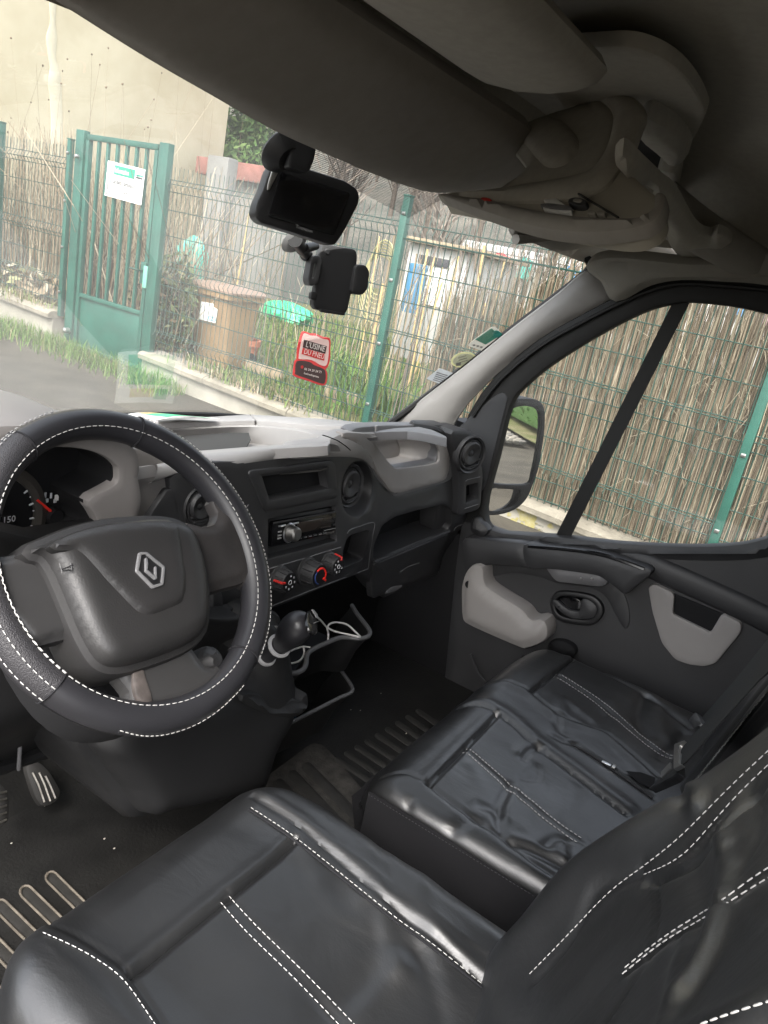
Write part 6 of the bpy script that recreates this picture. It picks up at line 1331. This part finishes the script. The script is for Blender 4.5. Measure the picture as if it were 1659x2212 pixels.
# --- driver's seat
seat = thing('driver_seat', 'driver seat in black leatherette cover with white stitched seams', 'seat', (-.505,.30,.62))
def on_px(zf, box, rs, pts, l=.0, n=3):
    """sight lines met with a rounded cushion"""
    x0, x1, y0, y1 = box; o = []
    for p in crv(pts, n, False):
        z = .97
        for _ in range(22):
            P = AZ(*p, z); X, Y = np.array([P[0]]), np.array([P[1]])
            d_ = edge_round(np.minimum(X-x0, x1-X).clip(0), rs[0])+edge_round((y1-Y).clip(0), rs[1])
            z = .65*z+.35*float((zf(X, Y)-np.minimum(d_, max(rs)*1.25))[0])
        o.append(AZ(*p, z)+np.array([0,0,l]))
    return o
z0_ = lambda X, Y: .988+0*X
DB = ((-.772,-.236,.02,.665), (.055,.085))
dpx = dict(R=q('s6',(1040,552),(1130,610),(1240,687),(1450,855),(1659,1022))+q('s7',(330,1270),(650,1530)), A=q('s6',(950,920),(1060,1040),(1250,1225),(1465,1447),(1560,1550)), B=q('s6',(915,945),(1020,1065),(1210,1250),(1400,1447),(1480,1540)), L=q('s6',(178,1070),(300,1125),(415,1190),(520,1275),(640,1447),(700,1540)))
SR, SM1, SM2, SL = [[tuple(P[:2]) for P in on_px(z0_, *DB, dpx[k])] for k in 'RABL']
TK = xy(q('s6',(520,1272),(700,1130),(880,985),(1060,845),(1240,687)), .998)
TK = [tuple(np.array(TK[0])*(1-f)+np.array(TK[-1])*f) for f in (.02,.3,.6,.965)]
DCR = [(TK, -.010, .0045), ([(x, y+.012) for x, y in TK], .0022, .012), (SR, -.005, .004), ([(x+.012,y) for x, y in SR], .004, .012), (SL, -.004, .004), ([(x-.012,y) for x, y in SL], .004, .012),
       ([tuple((np.array(a)+np.array(b))/2) for a, b in zip(SM1, SM2)], -.0022, .006)]
for px, A, w in ((q('s6',(1580,930),(1600,1050),(1650,1180)), .007, .02), (q('s6',(1540,960),(1570,1080)), -.005, .012), (q('s6',(1330,870),(1400,960),(1500,1010)), .003, .014), (q('s6',(1620,1110),(1560,1200),(1480,1290),(1380,1370)), -.005, .016), (q('s6',(1659,1180),(1600,1260),(1500,1350)), .005, .018), (q('s6',(1240,690),(1280,760),(1310,830)), .0025, .012), (q('s6',(230,1180),(300,1260),(380,1380)), .003, .02),
    (q('s7',(60,1100),(130,1200),(200,1330)), .006, .016), (q('s7',(280,1280),(340,1400),(390,1584)), -.005, .012), (q('s7',(330,1250),(400,1400)), .004, .018), (q('s7',(120,870),(140,960),(160,1060)), -.004, .012), (q('s7',(300,990),(290,1090),(330,1180)), .006, .02), (q('s7',(470,1190),(500,1290),(560,1390)), -.004, .02)):
    DCR.append((crv(xy(px, 1.0), 4, False), A*.55, w*1.15))
def z_drv(X, Y):
    dx = np.abs(X+.505); z = .998+.016*np.clip((dx-.12)/.07, 0, 1)**1.5-.014*np.exp(-((X+.505)/.12)**2)*np.clip((.50-Y)/.25, 0, 1)+.012*np.clip((Y-.10)/.4, 0, 1)-.010
    return z+creases(X, Y, DCR)+.0022*waves(X, Y, 12, 60, 7)
cushion('seat_cushion', -.772, -.236, .02, .665, z_drv, (.055,.085), .80, M['leather'], seat, 150, 170, .5)
g = G()
for pth in (SR, SM1, SM2, SL):
    pass
for k in 'RABL': stitches(g, on_px(z_drv, *DB, dpx[k], .0012), .0062, .0028, .0006)
g.mesh('stitch', M['thread'], seat, kind='stuff')
G().tube([P+np.array([-.005,0,.0]) for P in on_px(z_drv, *DB, dpx['R'], .0005)], .0018, n=6).mesh('piping', M['fabric'], seat)
G().box((-.505,.33,.72), (.46,.55,.20), bev=.03).mesh('seat_base', M['dark'], seat)
# backrest in its own slanting frame
BP = np.array([-.28,.14,1.013]); bu = np.array([0,-.34,.94]); bu /= np.linalg.norm(bu); bn = np.array([0,.94,.34]); bn /= np.linalg.norm(bn)
bpl = plane(BP-bn*.004, bn)
def bxy(pts, off=-.004):
    s_ = plane(BP+bn*off, bn); o = []
    for p in pts: P = s_(*p); o.append((P[0], (P-BP)@bu))
    return o
K7 = lambda *p: q('s7', *p)
BPX = {'1': K7((712,1385),(860,1235),(1000,1085),(1090,1010),(1160,960),(1300,850),(1420,730),(1540,610),(1680,480)), '2': K7((1165,990),(1300,930),(1400,830),(1520,690),(1680,535)), '3': K7((1080,1385),(1130,1345),(1250,1250),(1400,1165),(1540,1075),(1690,985)), '4': K7((1090,1360),(1240,1240),(1400,1140),(1500,1075),(1600,1000),(1690,945)), '5': K7((1250,1640),(1390,1584),(1500,1545),(1590,1515),(1690,1485))}
B1 = crv(bxy(K7((712,1385),(860,1235),(1000,1085),(1090,1010),(1160,960),(1300,850),(1420,730),(1540,610),(1680,480)), .0), 4, False)
B2 = crv(bxy(K7((1165,990),(1300,930),(1400,830),(1520,690),(1680,535)), .0), 4, False)
B3 = crv(bxy(K7((1080,1385),(1130,1345),(1250,1250),(1400,1165),(1540,1075),(1690,985)), -.012), 4, False); B4 = crv(bxy(K7((1090,1360),(1240,1240),(1400,1140),(1500,1075),(1600,1000),(1690,945)), -.012), 4, False)
B5 = crv(bxy(K7((1250,1640),(1390,1584),(1500,1545),(1590,1515),(1690,1485)), -.008), 4, False)
BS = crv(bxy(K7((1165,985),(1170,1100),(1130,1300),(1070,1420),(960,1584),(900,1660)), -.006), 4, False)
BCR = [([tuple((np.array(a)+np.array(b))/2) for a, b in zip(B1[14:], B2[:len(B1[14:])])], -.006, .006), (B1[:16], -.005, .006), (BS, .004, .004), ([(x+.006,y) for x, y in BS], -.004, .006), (B4, -.003, .005), (B5, .004, .012)]
for px, A, w in ((K7((1345,610),(1350,680),(1385,730)), -.008, .010), (K7((1375,620),(1390,690),(1400,740)), .005, .010), (K7((1440,820),(1450,950),(1420,1100),(1380,1250),(1300,1420)), .008, .012), (K7((1460,860),(1480,960)), -.005, .012), (K7((1330,900),(1360,1040),(1330,1180)), -.004, .02), (K7((1560,640),(1580,760),(1530,860)), -.004, .015), (K7((1300,1200),(1260,1380),(1230,1560)), .006, .014)):
    BCR.append((crv(bxy(px, -.006), 4, False), A, w))
def h_back(X, S):
    xc_ = (X+.515)
    h = -.016+.0*X
    h = h+.050*np.exp(-((X+.315)/.052)**2)*np.exp(-((S-.17)/.20)**2)*np.clip((S+.25)/.2,0,1)+.012*np.exp(-((X+.31)/.06)**2)
    h = h+.007*np.exp(-((X+.75)/.06)**2)+.016*np.exp(-((S+.02)/.07)**2)
    return h+creases(X, S, BCR)+.004*waves(X, S, 12, 55, 7, 9)
nb, ns = 130, 150
def warp(t): return np.sign(t)*(1-(1-np.abs(t))**1.4)
A_, S_ = np.meshgrid(warp(np.linspace(-1,1,nb)), np.linspace(-.16,.78,ns), indexing='ij')
hw = .272+.01*np.sin(S_*4)-.05*np.clip((S_-.45)/.33,0,1)**2; Xb = -.515+hw*A_; Hb = h_back(Xb, S_)-edge_round((1-np.abs(A_))*hw, .052)-edge_round(np.clip((.78-S_),0,1), .08)
Pb = BP[None,None]*np.array([0,1,1])+np.stack([Xb, 0*Xb, 0*Xb],2)+bu*S_[...,None]+bn*Hb[...,None]
g = G().grid(Pb); 
for side in (0, nb-1):
    b = len(g.v)
    for j in range(ns): g.v.append(tuple(Pb[side,j]-bn*.09))
    for j in range(ns-1): g.f.append((side*ns+j, side*ns+j+1, b+j+1, b+j)); g.m.append(0)
bk_ = g.mesh('backrest', M['leather'], seat, angle=70)
def on_bk_px(pts, l=.0012):
    o = []; h = 0.0
    for p in crv(pts, 4, False):
        for _ in range(20):
            P = plane(BP+bn*h, bn)(*p); x, s_ = min(max(P[0],-.79),-.24), (P-BP)@bu; h = .8*h+.2*float(h_back(np.array([x]), np.array([s_]))[0])
        o.append(plane(BP+bn*(h+l), bn)(*p))
    o = np.array(o); k = np.array([.25,.5,.25])
    for _ in range(3): o[1:-1] = .25*o[:-2]+.5*o[1:-1]+.25*o[2:]
    return o
g = G()
for pts in (BPX['1'], BPX['2'], BPX['3'], BPX['4']): stitches(g, on_bk_px(pts), .0062, .003, .0006, None)
stitches(g, on_bk_px(BPX['5'], .002), .007, .003, .0007)
g.mesh('stitch', M['thread'], seat, kind='stuff')
G().box((-.515,-.105,1.36), (.46,.06,.75), axes=(np.array([1,0,0]), bn, bu), bev=.03).mesh('back_shell', M['fabric'], seat)
# --- double bench
bench = thing('passenger_bench', 'double passenger bench in wrinkled black leatherette with a zipped middle strip', 'seat', (.37,.3,.62))
ZB = .93
bx_ = lambda pts: crv(xy(pts, ZB), 4, False)
T1 = xy(K7((310,642),(400,548),(500,446),(586,358)), ZB); T2 = xy(K7((714,272),(800,203),(886,136)), ZB)
CL = bx_(K7((440,306),(520,322),(586,358),(650,402),(700,450),(750,490),(900,598),(1000,672),(1100,742))); CR = bx_(K7((535,216),(620,225),(714,272),(790,330),(870,378),(1000,420),(1100,500),(1215,605)))
LB = bx_(K7((130,588),(230,595),(312,642),(430,730),(520,790),(640,870),(720,940),(810,1000)))
RB = bx_(K7((886,136),(960,160),(1060,220),(1170,275),(1230,320),(1350,400)))
D1 = bx_(K7((462,488),(560,565),(640,628),(760,720),(850,790),(930,845))); D2 = bx_(K7((448,500),(545,580),(625,645),(740,738),(835,810),(915,865)))
D3 = bx_(K7((820,190),(930,250),(1005,296),(1060,340),(1130,400),(1220,480),(1310,520))); D4 = bx_(K7((808,203),(915,262),(990,310),(1045,356),(1115,418),(1205,495),(1300,532)))
ZP = bx_(K7((880,470),(960,520),(1040,575),(1120,630),(1200,685)))
BEN = [(T1, -.010, .005), ([(x,y+.014) for x, y in T1], .003, .014), (T2, -.010, .005), ([(x,y+.014) for x, y in T2], .003, .014), (CL, -.008, .006), ([(x+.022,y+.004) for x, y in CL], .006, .020), (CR, -.005, .006), ([(x-.018,y) for x, y in CR], .006, .016), (LB, -.004, .006), ([(x-.02,y) for x, y in LB], .003, .018), (RB, -.005, .006), ([(x+.02,y) for x, y in RB], .006, .022), ([tuple((np.array(a)+np.array(b))/2) for a, b in zip(D1, D2)], -.0025, .006), ([tuple((np.array(a)+np.array(b))/2) for a, b in zip(D3, D4)], -.004, .010), (ZP, -.006, .006)]
for px, A, w in ((K7((690,528),(715,500),(760,490)), -.008, .009), (K7((670,510),(700,480),(740,470)), .006, .010), (K7((640,630),(610,680),(590,740),(600,830)), -.008, .010), (K7((665,640),(640,700),(620,760)), .006, .012), (K7((700,590),(740,560),(735,600),(690,600)), -.006, .010), (K7((650,868),(740,900),(840,950)), -.014, .014), (K7((650,850),(740,880),(840,925)), .007, .012), (K7((780,872),(820,845),(862,850)), -.010, .010), (K7((822,900),(835,860),(850,930)), .007, .011), (K7((520,720),(560,730),(590,750)), -.006, .012), (K7((480,560),(520,640),(500,700)), .004, .016),
    (K7((840,350),(850,300),(900,330)), .008, .016), (K7((960,390),(1000,400),(1010,350)), -.010, .024), (K7((1050,300),(1060,360),(1010,420)), .006, .02), (K7((1165,280),(1150,350),(1180,420)), -.014, .018), (K7((1230,330),(1240,400),(1270,450)), .008, .018), (K7((1330,420),(1290,480),(1230,530)), -.007, .014), (K7((820,360),(830,420),(860,440)), -.006, .009), (K7((800,440),(850,465),(900,475)), -.006, .007), (K7((690,800),(710,720),(760,690)), .004, .02), (K7((860,760),(890,690),(900,640)), -.004, .014), (K7((240,700),(225,730),(235,740)), -.006, .009), (K7((400,820),(480,780),(520,790)), -.006, .012), (K7((560,430),(640,470),(700,510)), .003, .02)):
    BEN.append((crv(xy(px, ZB), 4, False), A*.62, w*1.05))
def z_ben(X, Y):
    z = ZB+.004-.012*np.exp(-((X-.17)/.12)**2)*np.clip((.46-Y)/.2,0,1)-.014*np.exp(-((X-.64)/.11)**2)*np.clip((.46-Y)/.2,0,1)
    return z+creases(X, Y, BEN)+.003*waves(X, Y, 14, 75, 8, 4)*np.clip((X+.03)/.08,.25,1)
cushion('seat_cushion', -.062, .805, .03, .578, z_ben, (.030,.085), ZB-.075, M['leather'], bench, 210, 140, .25)
g = G()
for pth in (D1, D2, D3, D4): stitches(g, on_xy(z_ben, pth, .0012), .006, .003, .0010)
g.mesh('stitch', M['greythread'], bench, kind='stuff')
zg = thing('seam_zip', 'half open black zip with metal slider along the bench middle strip', 'zip', on_xy(z_ben, [ZP[8]])[0])
zp3 = on_xy(z_ben, ZP, .002); G().tube(zp3, .0035, n=6, flat=.5).mesh('zip_tape', M['fabric'], zg)
g = G()
for k in range(len(zp3)-1):
    for f_ in np.linspace(0,1,8)[:-1]: g.box(np.array(zp3[k])*(1-f_)+np.array(zp3[k+1])*f_+np.array([0,0,.003]), (.0045,.0012,.002))
g.mesh('zip_teeth', M['plastic'], zg, kind='stuff')
sl_ = on_xy(z_ben, xy(K7((1045,572)), ZB), .006)[0]; G().box(sl_, (.014,.008,.005), bev=.001).mesh('slider', M['satin'], zg); G().box(sl_+np.array([-.004,.016,.002]), (.008,.02,.002), bev=.0006).mesh('pull_tab', M['chrome'], zg)
gp_ = xy(K7((1090,590),(1150,598),(1205,625),(1200,660),(1150,640)), ZB); mk('zip_gap', on_xy(z_ben, gp_, .004), [tuple(range(5))], M['dark'], zg)
# cloth side and box under the bench
cs = [AX(*p, -.062) for p in ((803,1690),(860,1718),(930,1752),(1000,1792),(1090,1842),(1182,1898))]
Yq = np.linspace(.53,.06,20); P = [[(-.066+.004*math.sin(y*30)*math.sin(k*2.0), y, .915-.034*k-.004*math.sin(y*11)) for k in range(9)] for y in Yq]
G().grid(P).mesh('cloth_side', M['fabric'], bench)
P = [[(x, .572-.010*k+.003*math.sin(x*40), .875-.03*k) for k in range(9)] for x in np.linspace(-.055,.80,24)]
G().grid(P).mesh('cloth_front', M['fabric'], bench)
G().box((.37,.28,.755), (.84,.50,.26), bev=.02).mesh('seat_base', M['dark'], bench)
stw = [(-.069, y, .912) for y in np.linspace(.53,.08,60)]; g = G(); stitches(g, stw, .004, .003, .0006); g.mesh('stitch', M['plastic_soft'], bench, kind='stuff')
# bench backrests
q0 = np.array([.7,.074,.948]); q1 = np.array([.7,.012,1.204]); cu_ = q1-q0; cu_ /= np.linalg.norm(cu_); cn_ = np.cross(np.array([1.0,0,0]), cu_); cn_ = cn_ if cn_[1] > 0 else -cn_
for xa, xb in ((-.05,.375),(.380,.805)):
    A_, S_ = np.meshgrid(warp(np.linspace(-1,1,60)), np.linspace(-.12,.62,70), indexing='ij'); X_ = (xa+xb)/2+(xb-xa)/2*A_
    H_ = -.012-.018*np.exp(-((X_-(xa+xb)/2)/.10)**2)-edge_round((1-np.abs(A_))*(xb-xa)/2,.05)-edge_round(np.clip(.62-S_,0,1),.07)+.005*waves(X_,S_,14,70,7,14)
    H_ = H_+creases(X_, S_, [([(xa+.10,-.1),(xa+.10,.6)],-.006,.006),([(xb-.10,-.1),(xb-.10,.6)],-.006,.006)])
    P_ = np.array([0,q0[1],q0[2]])+np.stack([X_,0*X_,0*X_],2)+cu_*S_[...,None]+cn_*H_[...,None]
    g = G().grid(P_)
    for side in (0, 59):
        b = len(g.v)
        for j in range(70): g.v.append(tuple(P_[side,j]-cn_*.09))
        for j in range(69): g.f.append((side*70+j, side*70+j+1, b+j+1, b+j)); g.m.append(0)
    g.mesh('backrest', M['leather'], bench, angle=70)
    gg2 = G()
    for dx in (.095,.105): stitches(gg2, [np.array([xb-dx, q0[1], q0[2]])+cu_*s_+cn_*(-.012) for s_ in np.linspace(-.1,.6,30)], .007, .003, .001)
    gg2.mesh('stitch', M['thread'], bench, kind='stuff')
# seat belts
M['webbing'] = mat('belt_webbing', (.016,.017,.018), .75, .3, bump=.6, bscale=900, bdist=.0004)
F_ = lambda *p: q('F', *p)
bpl2 = plane(np.array([0,q0[1],q0[2]])+cn_*.035, cn_)
belt = thing('seat_belt', 'black seat belt running down the bench backrest to a buckle', 'seat belt', bpl2(*F_((800,1400))[0]))
sheet('webbing', M['webbing'], belt, bpl2, F_((1700,180),(1486,340),(1200,700),(900,1040),(960,1130),(1250,830),(1486,640),(1700,420)), thick=.0018, lip=0, res=16)
sheet('webbing', M['webbing'], belt, lift(bpl2,.012), crv(F_((1700,440),(1486,655),(1300,850),(1100,1020),(960,1150),(830,1290),(772,1370),(782,1505),(880,1420),(1100,1170),(1300,960),(1486,760),(1700,560)),2), thick=.0018, lip=0, res=16)
bkp = lift(bpl2,.016)
bc_ = sheet('buckle_frame', M['satin'], belt, bkp, rnd(F_((722,1322),(800,1298),(830,1296),(775,1340),(768,1400),(782,1410),(778,1510),(812,1520),(735,1555),(725,1440)),3), thick=.006, lip=.0012, res=8)
sheet('tongue', M['black'], belt, lift(bpl2,.01), rnd(F_((720,1322),(735,1555),(690,1600),(470,1700),(600,1590),(690,1460),(705,1360)),4), thick=.014, lip=.003, res=9)
sheet('plate', M['satin'], belt, lift(bpl2,.013), rnd(F_((594,1560),(680,1475),(690,1530),(600,1618)),3), thick=.003, lip=.001, res=9)
sheet('anchor', M['plastic_soft'], belt, bkp, crv(F_((850,1110),(900,1042),(920,1060),(965,1140),(900,1190),(890,1160)),3), thick=.012, lip=.003, dome=.004, domew=8, res=8)
rbk = AY(1157,1990,.16); bb = thing('belt_buckle', 'small seat belt buckle with a pinkish red button between the seats', 'buckle', rbk-np.array([0,0,.12]))
dr1 = np.array([-.1,.25,.96]); dr1 /= np.linalg.norm(dr1); s1 = np.array([1.0,0,0]); s1 -= dr1*(s1@dr1); s1 /= np.linalg.norm(s1); t1 = np.cross(dr1, s1)
G().box(rbk-dr1*.045, (.020,.028,.07), axes=(t1,s1,dr1), bev=.004).mesh('housing', M['black'], bb); M['pinkred'] = mat('buckle_red', (.55,.16,.14), .4, .4); G().box(rbk-dr1*.006, (.016,.022,.014), axes=(t1,s1,dr1), bev=.003).mesh('button', M['pinkred'], bb)
G().tube([rbk-dr1*.07, rbk-dr1*.14, rbk-dr1*.30], .008, n=8).mesh('stalk', M['black'], bb)
